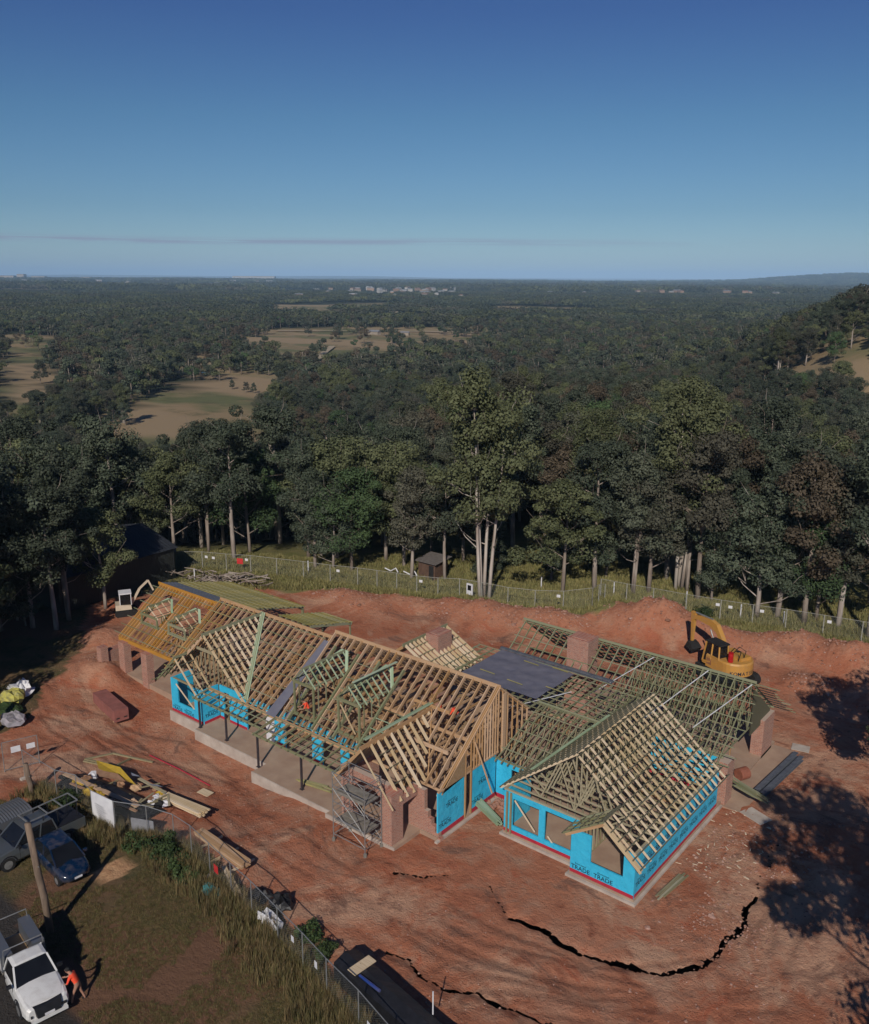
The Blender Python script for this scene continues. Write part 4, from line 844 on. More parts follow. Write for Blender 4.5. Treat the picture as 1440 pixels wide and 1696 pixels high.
fence('chain_wire_fence', [(-37.0, 69.3), (-37.8, 73.2)], 1.9, 'short return of chain wire fence running away from the site', 'boundary fences', M['wire_old'], M['fence_post'], 2.0, post=.045)
fence('chain_wire_fence', [(-39.2, 75.0), (-34, 75.6), (-27.9, 76.6), (-22.5, 78.0), (-16.5, 79.2), (-8, 80.6)], 1.9, 'chain wire fence behind the earth mounds near the yellow excavator', 'boundary fences', M['wire_old'], M['fence_post'], 3.0, post=.05)
TF = [(-50.7, 23.25), (-47.0, 23.3), (-45.3, 23.65), (-43.32, 23.4), (-41.4, 23.62), (-39.5, 24.4), (-37.8, 24.9), (-36.2, 24.85), (-34.2, 24.5), (-32.0, 24.1), (-30.1, 23.8), (-27.8, 23.4), (-25.7, 23.0), (-23.75, 22.55), (-21.4, 22.05), (-19.3, 21.5), (-17, 21.0)]
fence('temporary_fence', TF, 2.0, 'temporary wire mesh fence leaning between the red site and the grass verge', 'site fences', M['wire'], M['galv'], 5, post=.028, rail=.022, rails=(1.0, .06), feet=True)
fence('site_gate', [(-52.3, 22.8), (-51.7, 24.75)], 2.0, 'open wire mesh gate panel with two white signs at the left edge', 'site fences', M['wire'], M['galv'], 2.2, post=.03, rails=(1.0, .06))
def board(name, c, u, w, h, m, label, th=.012, cat='sign', text=()):
    """flat sign with its lower left corner at c, running along u"""
    c = Vector(c); u = Vector(u).normalized(); n = u.cross(Vector((0, 0, 1))); o = empty(name, c, label, cat)
    q = [c, c + u * w, c + u * w - n * th, c - n * th]; MB().hexa([p for p in q[::1]] + [p + Vector((0, 0, h)) for p in q]).build('panel', m, o)
    if text:
        tb = MB()
        for s, size, x, z in text: addtext(tb, s, size, c + u * x + n * .006 + Vector((0, 0, z)), u)
        tb.build('printed_lettering', M['faint'], o)
    return o
M['faint'] = MT('faded_print', (0.42, 0.42, 0.44), None, 5); M['red_sign'] = MT('red_sign_face', (0.6, 0.03, 0.03), None, 5)
board('site_sign', (-43.25, 23.37, .12), (1.87, .2, 0), 1.85, 1.85, M['white'], 'large white printed banner on the temporary fence beside the timber pile')
lnb = MB()
for k in range(7): lnb.box(-42.95 + .05 * k, 23.33 + .1 * .3, 1.32 - k * .13, -42.1 + .12 * (k % 3), 23.335 + .03, 1.345 - k * .13)
tag(lnb.build('printed_line', M['faint'], bpy.data.objects['site_sign']))
board('site_notice', (-52.02, 23.2, 1.25), (.3, .95, 0), .55, .4, M['white'], 'white notice board on the open gate nearer the corner')
board('site_notice', (-51.85, 24.1, 1.2), (.3, .95, 0), .5, .35, M['white'], 'small white notice at the far end of the open gate')
board('grey_sign', (-40.6, 24.1, .1), (1, .45, 0), 1.4, .9, MT('grey_sheet', (0.25, 0.25, 0.27), None, 3), 'grey sheet leaning low on the fence right of the white banner')
board('red_sign', (-33.6, 24.3, .7), (1, -.15, 0), .4, .45, M['red_sign'], 'small red warning sign hanging on the temporary fence')
board('white_sheet', (-20.7, 21.8, .0), (1, -.3, 0), 1.0, 1.2, M['white'], 'white board tied to the fence at the bottom edge')
board('fence_tag', (-26.5, 23.05, 1.1), (1, -.2, 0), .22, .3, M['white'], 'small white tag on the temporary fence above the tall grass')
board('fence_tag', (-24.6, 22.66, 1.0), (1, -.2, 0), .2, .35, M['white'], 'small white tag on the fence nearest the black stack')
board('red_sign', (-72.4, 57.65, .9), (1, .4, 0), .7, .6, M['red_sign'], 'red notice on the back fence behind the log heap')
for i, (x, y) in enumerate(((-75.9, 56.3), (-75.1, 56.6), (-71.5, 58.05), (-61.6, 61.5), (-53.1, 64.25), (-28.3, 76.45), (-27.2, 76.65), (-24.6, 77.35), (-19.2, 78.55), (-15.2, 79.35), (-40.1, 68.3))):
    b_ = board('fence_tag', (x, y - .05, gz(x, y) + 1.3), (1, .3, 0), .34, .26, M['white'], 'small white plate on the back fence', cat='sign'); b_['group'] = 'white plates on the back fences'
o = empty('portable_panel', (-48.0, 65.6, gz(-48, 65.6)), 'white framed panel leaning on the back fence under the tallest gum', 'panel'); z_ = gz(-48, 65.6)
MB().box(-48.35, 65.5, z_ + .5, -47.65, 65.6, z_ + 1.6).build('panel', M['white'], o); MB().box(-48.2, 65.47, z_ + .95, -47.8, 65.5, z_ + 1.45).build('window', M['glass'], o)
# utility poles
def pole(p, top, r0_, r1, label):
    o = empty('timber_pole', p, label, 'pole'); p = Vector(p); top = Vector(top)
    MB().tube([p - Vector((0, 0, .3)), p.lerp(top, .35) + Vector((.03, .02, 0)), p.lerp(top, .55) - Vector((.03, 0, 0)), top], [r0_, r0_ * .95, (r0_ + r1) / 2, r1], 12).build('shaft', M['pole'], o, smooth=True)
    MB().tube([p.lerp(top, .62) + Vector((-.2, 0, 0)), p.lerp(top, .62) + Vector((.2, 0, 0))], .02, 6).build('bolt', M['galv'], o)
pole((-36.75, 17.2, gz(-36.75, 17.2)), (-36.8, 16.75, 6.0), .17, .14, 'tall bare timber pole standing on the grass beside the parked cars')
pole((-48.7, 22.65, gz(-48.7, 22.65)), (-48.8, 22.5, 2.0), .16, .15, 'short thick timber post behind the grey lidded tray')
pole((-57.2, 24.2, 0), (-58.0, 24.0, 3.5), .2, .16, 'leaning grey timber stump at the left edge')
# scaffold tower
sc = empty('scaffold_tower', (-30.2, 31.2, gz(-30.2, 31.2)), 'galvanised scaffold tower with two decks beside the brick arch', 'scaffold')
X0, X1, Y0, Y1 = -31.4, -29.05, 30.65, 31.95
for x in (X0, X1):
    for y in (Y0, Y1):
        z = gz(x, y); MB().tube([(x, y, z + .15), (x, y, 4.3)], .028, 8).build('standard', M['galv'], sc); MB().tube([(x, y, z), (x, y, z + .18)], .1, 10).build('castor', M['deck'], sc)
for z in (.5, 1.5, 2.5, 3.45, 4.25):
    for y in (Y0, Y1): MB().tube([(X0, y, z), (X1, y, z)], .024, 6).build('ledger', M['galv'], sc)
    for x in (X0, X1):
        for dz in (0, .35, .65): MB().tube([(x, Y0, z + dz), (x, Y1, z + dz)], .018, 6).build('rung', M['galv'], sc) if z + dz < 4.3 else None
for a, b in (((X0, Y0, .5), (X1, Y0, 2.5)), ((X0, Y0, 4.2), (X1, Y0, 2.5)), ((X0, Y1, 2.5), (X1, Y1, .5)), ((X0, Y0, 2.0), (X1, Y0, .6)), ((X0, Y0, 3.3), (X1, Y0, 1.3)), ((X0, Y1, 3.4), (X1, Y1, 2.4)), ((X0, Y0, 1.6), (X1, Y0, 1.5))): MB().tube([a, b], .02, 6).build('brace', M['galv'], sc)
for z in (1.32, 3.02):
    for k in (0, 1): MB().box(X0 + .06, Y0 + .08 + k * .56, z, X1 - .06, Y0 + .58 + k * .56, z + .07).build('deck_board', M['deck'], sc)
MB().box(X0 + .1, Y0 + .02, 3.1, X1 - .1, Y0 + .05, 3.25).build('toe_board', M['deck'], sc)

# ================================================================= stacks and debris
def stack(name, c, L, n, rows, rz, m, label, w=.09, h=.045, cat='timber', jit=.15, group=None, seed=1):
    rnd = random.Random(seed); z = gz(c[0], c[1]); o = empty(name, (c[0], c[1], z), label, cat, group)
    zz = c[2] if len(c) > 2 else z + .08
    for r in range(rows):
        for k in range(n):
            l = L * (1 - rnd.random() * jit * .5); off = (k - (n - 1) / 2) * w * 1.08; sh = rnd.uniform(-jit, jit); a = rz + rnd.uniform(-.03, .03) * (1 + jit)
            d = Vector((math.cos(a), math.sin(a), 0)); s_ = Vector((-d.y, d.x, 0)); p = Vector((c[0], c[1], zz + (r + .5) * h * 1.06)) + s_ * off + d * sh
            barobj('board', o, p - d * l / 2, p + d * l / 2, round(w, 3), h, m)
    return o
stack('timber_stack', (-40.3, 27.35, .25), 3.4, 5, 3, R(6), M['pine_pale'], 'neat stack of long sawn timber at the right end of the rubbish pile', w=.12, h=.07, seed=2)
stack('timber_stack', (-35.0, 25.9, .45), 4.3, 4, 3, R(-4), M['pine'], 'strapped pack of new pine beams lying beyond the temporary fence', w=.13, h=.09, jit=.03, seed=3)
for x, y in ((-36.4, 26.0), (-34.9, 25.9), (-33.5, 25.8)):
    o = MB().rbox((x, y, gz(x, y) + .12), (.1, 1.9, .1), R(-5)).build('bearer', M['pine_pale']); tag(o, 'timber bearer under the strapped pine pack', 'timber', 'bearers under the pine pack')
stack('timber_stack', (-32.6, 24.6, .35), 2.4, 3, 2, R(-24), M['pine_pale'], 'short loose boards against the fence above the teal cloth', w=.1, jit=.3, seed=4)
stack('timber_offcuts', (-26.0, 37.6, .5), 2.6, 5, 3, R(-24), M['mint_timber'], 'bundle of green treated boards lying in the courtyard recess', w=.09, h=.06, jit=.25, seed=5)
stack('timber_offcuts', (-15.3, 38.7, .12), 2.6, 4, 1, R(84), M['truss'], 'few grey boards beside the blue wing wall', w=.1, jit=.2, seed=6)
stack('timber_offcuts', (-15.0, 48.7, .8), 2.0, 6, 2, R(-20), M['green_timber'], 'green boards fanned out against the brick pier', w=.1, jit=.6, seed=7)
stack('timber_offcuts', (-35.9, 33.6, .3), 2.0, 4, 2, R(12), M['batten_gold'], 'short boards and tools lying on the verandah slab', w=.1, jit=.4, seed=8)
o = empty('loose_wall_panel', (-49.0, 28.0, 0), 'flat timber frame lying on the red earth above the rubbish pile', 'timber')
A = [(-50.1, 26.9), (-49.6, 28.6), (-47.3, 29.6), (-47.7, 27.9)]
for k, (p, q) in enumerate(((A[0], A[1]), (A[1], A[2]), (A[3], A[0]), ((-49.9, 26.7), (-47.6, 27.7)), ((-48.4, 29.2), (-48.0, 27.9)), ((-48.2, 29.35), (-46.9, 29.75)))): barobj('panel_member', o, (*p, gz(*p) + .08), (*q, gz(*q) + .08), .12, .09, M['truss'])
for a, b, lb_, g in (((-47.9, 30.2), (-41.9, 30.4), 'thin red steel rod lying on the earth', None),): 
    o = MB().tube([(*a, gz(*a) + .06), ((a[0] + b[0]) / 2, (a[1] + b[1]) / 2, gz((a[0] + b[0]) / 2, (a[1] + b[1]) / 2) + .09), (*b, gz(*b) + .06)], .04, 6).build('rod', M['red_strip']); tag(o, lb_, 'rod')
# steel beams
for k, (dx, lab) in enumerate(((0, 'grey steel beam lying on the earth, the one nearer the slab'), (.42, 'grey steel beam lying on the earth, the outer of the two'))):
    a = Vector((-15.0 + dx, 49.9 - k * .2, gz(-15 + dx, 50) + .22)); b = Vector((-14.6 + dx, 56.0 - k * .2, gz(-14.6 + dx, 56) + .22)); m_ = MB()
    d = (b - a).normalized(); s_ = Vector((d.y, -d.x, 0))
    m_.bar(a, b, .015, .26); m_.bar(a + Vector((0, 0, .13)), b + Vector((0, 0, .13)), .3, .02); m_.bar(a - Vector((0, 0, .13)), b - Vector((0, 0, .13)), .3, .02)
    tag(m_.build('steel_beam', M['steel']), lab, 'beam')
for x, y, a in ((-14.9, 48.6, .3), (-15.2, 56.9, .1), (-14.9, 46.0, .6)):
    pass
for (x, y, w, d, a, lab) in ((-14.2, 47.6, 1.0, 1.5, 1.2, 'pale flat board on the ground near the brick pier'), (-14.7, 57.3, 1.1, .9, .2, 'pale flat board beyond the steel beams'), (-41.3, 29.6, .9, .55, .1, 'small plywood sheet lying alone on the red earth'), (-19.9, 36.2, .1, .1, 0, '')):
    if not lab: continue
    o = MB().rbox((x, y, gz(x, y) + .05), (w, d, .03), a).build('board', M['pine_pale'] if x < -40 else M['concrete']); tag(o, lab, 'board')
# drum beside the brick pier, pile of rounded rubble
tag(MB().tube([(-16.4, 50.6, .55), (-16.1, 51.2, .55)], .38, 16).build('drum', MT('rusty_drum', (0.30, 0.10, 0.06), None, 4)), 'rusty red drum lying on the slab by the brick pier', 'drum')
# covered rubbish pile
rp = random.Random(12)
o = empty('rubbish_pile', (-44.6, 26.2, gz(-44.6, 26.2)), 'long rubbish pile of boards, cardboard and black plastic behind the fence', 'rubbish')
b_ = MB()
N = 26
for j in range(6):
    for i in range(N + 1):
        t = i / N; x = -48.6 + 7.6 * t; y = 25.0 + .9 * t + (j - 2.5) * .42 * (1.1 - .5 * abs(t - .4)); z = gz(x, y) + (.65 - .12 * abs(j - 2.5) ** 2) * (1 - .6 * abs(2 * t - 1) ** 2) + .25 * (float(fbm(x * 1.6, y * 2, 77, 3)) - .5)
        b_.v.append((x, y, max(z, gz(x, y) + .02)))
for j in range(5):
    for i in range(N): k = j * (N + 1) + i; b_.face((k, k + 1, k + N + 2, k + N + 1))
b_.build('plastic_sheet', M['black'], o)
gold = MT('yellow_board', (0.55, 0.36, 0.03), (0.42, 0.27, 0.03), 4); card = MT('brown_cardboard', (0.38, 0.22, 0.13), (0.28, 0.15, 0.08), 3)
MB().poly([(-48.0, 26.5, .75), (-46.9, 26.0, .82), (-43.6, 26.45, .72), (-46.0, 26.9, .85)]).build('yellow_board', gold, o); MB().poly([(-46.9, 25.8, .86), (-46.0, 25.5, .85), (-44.3, 26.2, .84), (-45.4, 26.35, .88)]).build('cardboard', card, o)
barobj('plank', o, (-48.4, 24.6, .55), (-41.8, 25.35, .6), .3, .05, M['pine']); barobj('plank', o, (-47.2, 24.3, .5), (-41.6, 25.1, .48), .16, .06, card)
barobj('plank', o, (-44.5, 27.2, .5), (-42.0, 27.3, .45), .2, .05, M['truss'])
for k in range(26):
    x = rp.uniform(-48.4, -41.2); y = 25.1 + .12 * (x + 48.4) + rp.uniform(-1.1, 1.6); s = rp.uniform(.12, .36); m_ = rp.choice([M['white'], M['black'], card, card, M['pine'], M['dark'], M['white'], gold])
    q = MB(); q.blob((x, y, gz(x, y) + .45), s * 1.3, s, s * .6, rp, .45, 7, 4); q.build('rag' if m_ in (M['white'], M['black']) else 'carton', m_, o)
for k in range(9):
    x = rp.uniform(-45.5, -41); y = 25.4 + rp.uniform(-.4, 2.0); a = rp.uniform(0, 3); barobj('plank', o, (x - math.cos(a) * .6, y - math.sin(a) * .6, .45), (x + math.cos(a) * .6, y + math.sin(a) * .6, .5), .12, .03, M['truss'])
MB().poly([(-43.1, 26.9, .8), (-42.4, 26.8, 1.0), (-42.2, 27.3, .75), (-42.9, 27.4, .6)]).build('white_sheet', M['white'], o); MB().poly([(-45.0, 27.0, .8), (-44.4, 26.7, .95), (-44.3, 27.2, .7)]).build('white_sheet', M['white'], o)
# log heap
o = empty('log_heap', (-70.5, 54.2, gz(-70.5, 54.2)), 'heap of grey fallen branches and logs behind the garage roof', 'logs')
for k in range(75):
    x = -70.3 + rp.gauss(0, 2.2); y = 54.5 + .45 * (x + 70.3) + rp.gauss(0, .7); a = rp.uniform(0, 6.3); l = rp.uniform(.4, 1.4); z = gz(x, y) + rp.uniform(.2, .9)
    MB().tube([(x - math.cos(a) * l, y - math.sin(a) * l, z), (x, y, z + rp.uniform(-.1, .2)), (x + math.cos(a) * l, y + math.sin(a) * l, z + rp.uniform(-.2, .3))], [.07, .06, .03], 6).build('log', M['bark'], o)
# big bags, white crumpled sheet, teal cloth, black bags by the fence
def bag(name, c, r, m, label, seed, amp=.22, h=.5):
    rnd = random.Random(seed); z = gz(c[0], c[1]); b = MB()
    n = 14
    for j in range(8):
        th = math.pi * j / 7
        for i in range(n):
            ph = 2 * math.pi * i / n; k = 1 + rnd.uniform(-amp, amp)
            b.v.append((c[0] + r[0] * k * math.sin(th) ** .7 * math.cos(ph), c[1] + r[1] * k * math.sin(th) ** .7 * math.sin(ph), z + h * (1 + math.cos(th)) * (1 + rnd.uniform(-amp, amp)) * .5 * 2 * r[2]))
    for j in range(7):
        for i in range(n): a = j * n + i; d_ = j * n + (i + 1) % n; b.face((a, a + n, d_ + n, d_))
    return tag(b.build(name, m), label, 'bag')
bag('rubble_bag', (-61.2, 27.9), (1.0, .8, .9), MT('yellow_wrap', (0.55, 0.50, 0.10), (0.3, 0.28, 0.12), 3), 'crumpled yellow covered bulk bag at the left edge', 3); bag('rubble_bag', (-61.9, 28.9), (.9, .7, .9), M['white'], 'torn white bulk bag behind the yellow one', 4, .4)
bag('rubble_bag', (-57.8, 26.2), (.85, .8, .8), MT('grey_mauve_wrap', (0.33, 0.30, 0.33), (0.2, 0.19, 0.2), 3), 'grey bulk bag with open top at the left edge', 5); bag('rubble_bag', (-59.8, 26.9), (1.1, .7, .5), M['bush'], 'dark green covered heap between the bulk bags', 6)
bag('crumpled_sheet', (-29.0, 23.9), (.7, .35, .55), M['white'], 'crumpled white plastic sheet against the fence above tall grass', 7, .5); bag('teal_cloth', (-33.0, 23.7), (.7, .35, .4), MT('teal_cloth', (0.05, 0.20, 0.20), None, 3), 'teal cloth lying in the grass below the fence', 8, .4)
bag('rubbish_bag', (-29.6, 25.2), (.6, .45, .6), M['black'], 'black rubbish bag beside the crumpled white sheet', 9, .4); bag('rubbish_bag', (-30.9, 25.0), (.5, .5, .35), M['black'], 'flat black rubbish bag at the end of the pine pack', 10, .4)
# red-brown pallet pack near the garage
o = empty('cladding_pack', (-54.9, 31.8, gz(-54.9, 31.8)), 'long red brown wrapped pack standing on the earth before the garage', 'pack', rz=0, local=True); o.rotation_euler = (0, 0, R(-10)); pk = MT('red_brown_wrap', (0.30, 0.11, 0.09), (0.22, 0.08, 0.065), 2)
MB().box(-1.95, -.5, .1, 1.95, .5, .95).build('wrapped_block', pk, o)
for x in (-1.6, 0, 1.6): MB().box(x - .05, -.5, 0, x + .05, .5, .1).build('skid', M['pine'], o)
for y in (-.27, .27): MB().box(1.95, y - .12, .3, 1.965, y + .12, .38).build('slot', M['dark'], o)
# black wrapped stack at the bottom with things on it
o = empty('wrapped_stack', (-21.4, 23.6, gz(-21.4, 23.6)), 'long black plastic wrapped stack inside the fence at the bottom edge', 'stack', local=True); o.rotation_euler = (0, 0, R(-9))
b_ = MB()
for i in range(13):
    x = -2.7 + 6.6 * i / 12; dz = .1 * (float(vnoise(i * .9, 3.3)) - .5); b_.v += [(x, -.66, 0), (x, -.62, .9 + dz), (x, .0, 1.12 + dz * 2), (x, .62, .92 - dz), (x, .68, 0)]
for i in range(12):
    for k in range(4): a = i * 5 + k; b_.face((a, a + 1, a + 6, a + 5))
b_.face((4, 3, 2, 1, 0)); b_.face(tuple(60 + k for k in range(5))); b_.build('plastic_cover', M['black'], o)
W3 = lambda x, y, z: (Vector((-21.4, 23.6, gz(-21.4, 23.6))) + Matrix.Rotation(R(-9), 3, 'Z') @ Vector((x, y, z)))
tag(MB().rbox(W3(-1.5, .0, 1.17), (.5, 1.2, .04), R(-6)).build('plywood_sheet', M['pine_pale']), 'pale plywood offcut lying on the black wrapped stack', 'board')
tag(MB().tube([W3(-1.15, -.4, 1.12), W3(.1, -.3, 1.12)], .07, 10).build('plastic_tube', paint('blue_paint', (.02, .05, .22), .3)), 'shiny blue tube lying on the black wrapped stack', 'tube')
tag(MB().tube([W3(2.4, .6, 1.0), W3(2.4, .6, 2.1)], .03, 8).build('white_post', M['white']), 'thin white post standing at the end of the black stack', 'post')
rb_ = MB()
for k in range(40): rb_.blob((-26.0 + rp.gauss(0, .45), 38.9 + rp.gauss(0, .35), .1 + rp.random() * .2), .16, .14, .12, rp, .25, 6, 4)
tag(rb_.build('clay_lumps', MT('pink_clay', (0.38, 0.19, 0.13), (0.28, 0.13, 0.09), 3)), 'heap of pink clay lumps in the courtyard recess', 'rubble', kind='stuff')
for i, (x, y) in enumerate(((-84, 50), (-66.5, 62.2), (-38.6, 76.6), (-31.9, 78.4), (-26.6, 78.2), (-23.0, 79), (-45, 73.5), (-73.4, 53.0))):
    z = gz(x, y); o = tag(MB().tube([(x, y, z), (x, y, z + 1.3)], .06, 7).build('marker_post', M['white']), 'thin white marker post in the back paddock', 'post', 'white marker posts beyond the fence')

# ================================================================= vehicles
def wheel(mb_parent, x, y, r, w, side):
    t = MB(); n = 20
    t.tube([(x, y - w / 2, r), (x, y + w / 2, r)], r, n); ty = t.build('tyre', M['dark'], mb_parent)
    MB().tube([(x, y + side * w / 2 - .01, r), (x, y + side * (w / 2 + .012), r)], r * .6, 14).build('rim', M['galv'], ty)
def secs(rows): return rows
def body(mb, prof, nose=0.0):
    """prof: (x, zbot, zmid, ztop, half width) stations of the lower body"""
    S = []
    for x, zb, zm_, zt_, w in prof:
        S.append([(x, -w * .92, zb), (x, -w, zb + .12), (x, -w, zm_), (x, -w * .95, zt_ - .05), (x, -w * .84, zt_), (x, 0, zt_ + .02), (x, w * .84, zt_), (x, w * .95, zt_ - .05), (x, w, zm_), (x, w, zb + .12), (x, w * .92, zb)])
    mb.loft(S); return mb
def cabin(x0, x1, x2, x3, zb, zt_, wb, wt):
    """glasshouse: base from x0 to x3, roof from x1 to x2"""
    return [[(x0, -wb, zb), (x0, wb, zb)], [(x3, -wb, zb), (x3, wb, zb)], [(x1, -wt, zt_), (x1, wt, zt_)], [(x2, -wt, zt_), (x2, wt, zt_)]]
def glasshouse(o, x0, x1, x2, x3, zb, zt_, wb, wt, paint_m, pillars=()):
    a = [(x0, -wb, zb), (x3, -wb, zb), (x3, wb, zb), (x0, wb, zb), (x1, -wt, zt_), (x2, -wt, zt_), (x2, wt, zt_), (x1, wt, zt_)]
    MB().hexa(a).build('glass', M['glass'], o)
    r = MB(); S = []
    for t in (0, .12, .5, .88, 1):
        x = x1 + (x2 - x1) * t; e = .0 if .1 < t < .9 else -.03; S.append([(x, -wt - .015, zt_ + .0), (x, -wt * .8, zt_ + .05 + e), (x, 0, zt_ + .075 + e), (x, wt * .8, zt_ + .05 + e), (x, wt + .015, zt_ + .0), (x, 0, zt_ - .01)])
    r.loft(S); r.build('roof', paint_m, o, smooth=False)
    for s in (-1, 1):
        for (p, q) in (((x0, s * wb, zb), (x1, s * wt, zt_)), ((x3, s * wb, zb), (x2, s * wt, zt_)), *[((xp, s * wb, zb), (x1 + (xp - x0) / (x3 - x0) * (x2 - x1), s * wt, zt_)) for xp in pillars]):
            MB().bar(p, q, .07, .06, side=(0, 1, 0)).build('pillar', paint_m, o)
def plate(o, x, z, text=None): MB().box(x, -.2, z, x + .012, .2, z + .11).build('number_plate', M['white'], o)
def lights(o, x, y, z, L=.35, w=.2, h=.14, m=None, slant=.12):
    for s in (-1, 1): MB().hexa([(x - L, s * y - w / 2, z), (x, s * (y - slant) - w / 2, z - .03), (x, s * (y - slant) + w / 2, z - .03), (x - L, s * y + w / 2, z), (x - L, s * y - w / 2, z + h), (x, s * (y - slant) - w / 2, z + h - .07), (x, s * (y - slant) + w / 2, z + h - .07), (x - L, s * y + w / 2, z + h)]).build('headlight', m or M['lens'], o)
M['lens'] = MT('clear_lamp_lens', (0.55, 0.57, 0.6), (0.3, 0.32, 0.35), 9, rough=.15)
def mirrors(o, x, y, z, m):
    for s in (-1, 1): MB().rbox((x, s * (y + .14), z), (.12, .2, .14)).build('mirror', m, o)
def ute(name, loc, rz, paint_m, label, cab='single'):
    o = empty(name, loc, label, 'ute', local=True, rz=rz)
    # front faces +x, origin at the middle of the wheelbase
    b = MB(); body(b, [(-.35, .35, .8, 1.05, .86), (.3, .32, .8, 1.08, .9), (1.35, .32, .8, 1.10, .92), (1.55, .34, .78, 1.08, .92), (2.1, .36, .75, 1.02, .91), (2.45, .38, .72, .97, .86), (2.58, .42, .68, .9, .78)]); b.build('body', paint_m, o)
    MB().box(-2.55, -.45, .45, -.3, .45, .7).build('chassis', M['dark'], o)
    h = MB(); h.loft([[(1.18, -.78, 1.10), (1.18, -.3, 1.17), (1.18, .3, 1.17), (1.18, .78, 1.10)], [(1.9, -.76, 1.07), (1.9, -.28, 1.13), (1.9, .28, 1.13), (1.9, .76, 1.07)], [(2.45, -.62, .97), (2.45, -.25, 1.02), (2.45, .25, 1.02), (2.45, .62, .97)]], close=False, cap=False); h.build('bonnet', paint_m, o, smooth=True)
    if cab == 'single': glasshouse(o, -.35, -.2, .55, 1.2, 1.08, 1.68, .84, .68, paint_m)
    else: glasshouse(o, -1.15, -1.0, .45, 1.15, 1.08, 1.70, .84, .68, paint_m, (-.2,))
    if cab != 'single': b2 = MB(); body(b2, [(-1.2, .35, .8, 1.07, .88), (-.35, .35, .8, 1.08, .88)]); b2.build('rear_door', paint_m, o)
    g = MB(); g.hexa([(2.5, -.52, .5), (2.72, -.46, .5), (2.72, .46, .5), (2.5, .52, .5), (2.4, -.6, .985), (2.62, -.54, .94), (2.62, .54, .94), (2.4, .6, .985)]); g.build('grille', M['black'], o); plate(o, 2.725, .52)
    MB().box(2.5, -.72, .36, 2.76, .72, .49).build('bumper', paint_m, o); lights(o, 2.42, .72, .8, .4, .22, .16); mirrors(o, 1.0, .9, 1.2, M['black'])
    for s in (-1, 1):
        for x in ((-.3, .95) if cab == 'single' else (-1.15, -.2, .95)): MB().box(x - .008, s * .905 - .008, .4, x + .008, s * .905 + .008, 1.04).build('door_gap', M['dark'], o)
        MB().box(-.15, s * .925 - .01, .9, .05, s * .925 + .01, .94).build('door_handle', M['black'], o)
        MB().tube([(1.6 + .47 * math.cos(a), s * .9, .36 + .47 * math.sin(a)) for a in [math.pi * k / 8 for k in range(9)]], .045, 6).build('wheel_arch', M['black'], o)
        MB().bar((1.05, s * .3, 1.2), (.95, s * .75 - .3 * s, 1.26), .02, .02).build('wiper', M['dark'], o)
        MB().box(2.35, s * .55 - .1, .56, 2.64, s * .72, .66).build('fog_lamp', M['black'], o)
    for x in (-1.6, 1.6):
        for s in (-1, 1): wheel(o, x, s * .8, .38, .25, s)
    return o
u = ute('white_ute', (-34.25, 14.85, gz(-34.2, 14.9)), R(-10.5), M['car_white'], 'white single cab ute with grey toolboxes and ladder rack on the road')
MB().box(-2.6, -.92, .78, -.4, .92, .86).build('tray', M['deck'], u)
for s in (-1, 1):
    MB().box(-2.55, s * .92 - (.5 if s > 0 else 0), .86, -.45, s * .92 + (0 if s > 0 else .5), 1.62).build('toolbox', M['canopy_grey'], u)
    MB().box(-2.5, s * .93 - .006, .95, -.5, s * .93 + .006, 1.5).build('toolbox_door', M['car_white'], u)
for x in (-2.5, -.35):
    MB().tube([(x, -.85, 1.3), (x, -.8, 1.98), (x, .8, 1.98), (x, .85, 1.3)], .028, 7).build('rack_hoop', M['galv'], u)
MB().box(-2.4, -.4, .87, -.6, .4, .95).build('tray_load', M['osb'], u)
u2 = ute('silver_ute', (-43.4, 19.75, gz(-43.4, 19.7)), R(-91), M['car_silver'], 'grey silver dual cab ute with a ladder rack parked on the grass', 'dual')
MB().box(-2.75, -.88, .5, -1.22, .88, 1.05).build('tub', M['car_silver'], u2); MB().box(-2.7, -.82, 1.05, -1.25, .82, 1.12).build('tub_cover', M['black'], u2)
for s in (-.52, .52): MB().box(-2.6, s - .03, 1.98, .25, s + .03, 2.03).build('rack_rail', M['galv'], u2)
for x in (-2.6, -1.75, -.9, .2): MB().box(x - .03, -.49, 1.98, x + .03, .49, 2.03).build('rack_crossbar', M['galv'], u2)
for x in (-2.5, -1.4, -.6):
    for s in (-.55, .55): MB().box(x - .025, s - .02, 1.1, x + .025, s + .02, 1.98).build('rack_leg', M['black'], u2)
u3 = ute('grey_lidded_ute', (-46.2, 18.3, gz(-46.2, 18.3)), R(-93), M['car_white'], 'white ute with ribbed grey tray lid at the left edge', 'single')
MB().box(-2.7, -.95, .75, -.45, .95, 1.2).build('tray_side', M['canopy_grey'], u3)
for k in range(15): MB().tube([(-2.66 + .15 * k, -.93, 1.2), (-2.66 + .15 * k, -.4, 1.33), (-2.66 + .15 * k, .4, 1.33), (-2.66 + .15 * k, .93, 1.2)], .075, 6).build('lid_rib', M['canopy_grey'], u3)
hb = empty('blue_hatchback', (-40.75, 20.05, gz(-40.75, 20)), 'small dark blue hatchback parked nose down on the grass', 'car', local=True, rz=R(-5))
b = MB(); body(b, [(-1.85, .4, .7, .92, .72), (-1.6, .3, .7, .98, .80), (-.9, .26, .7, .98, .84), (.4, .26, .7, .96, .84), (.95, .27, .7, .93, .84), (1.45, .3, .66, .82, .80), (1.75, .32, .6, .72, .70), (1.93, .36, .54, .62, .52)]); b.build('body', M['car_blue'], hb, smooth=True)
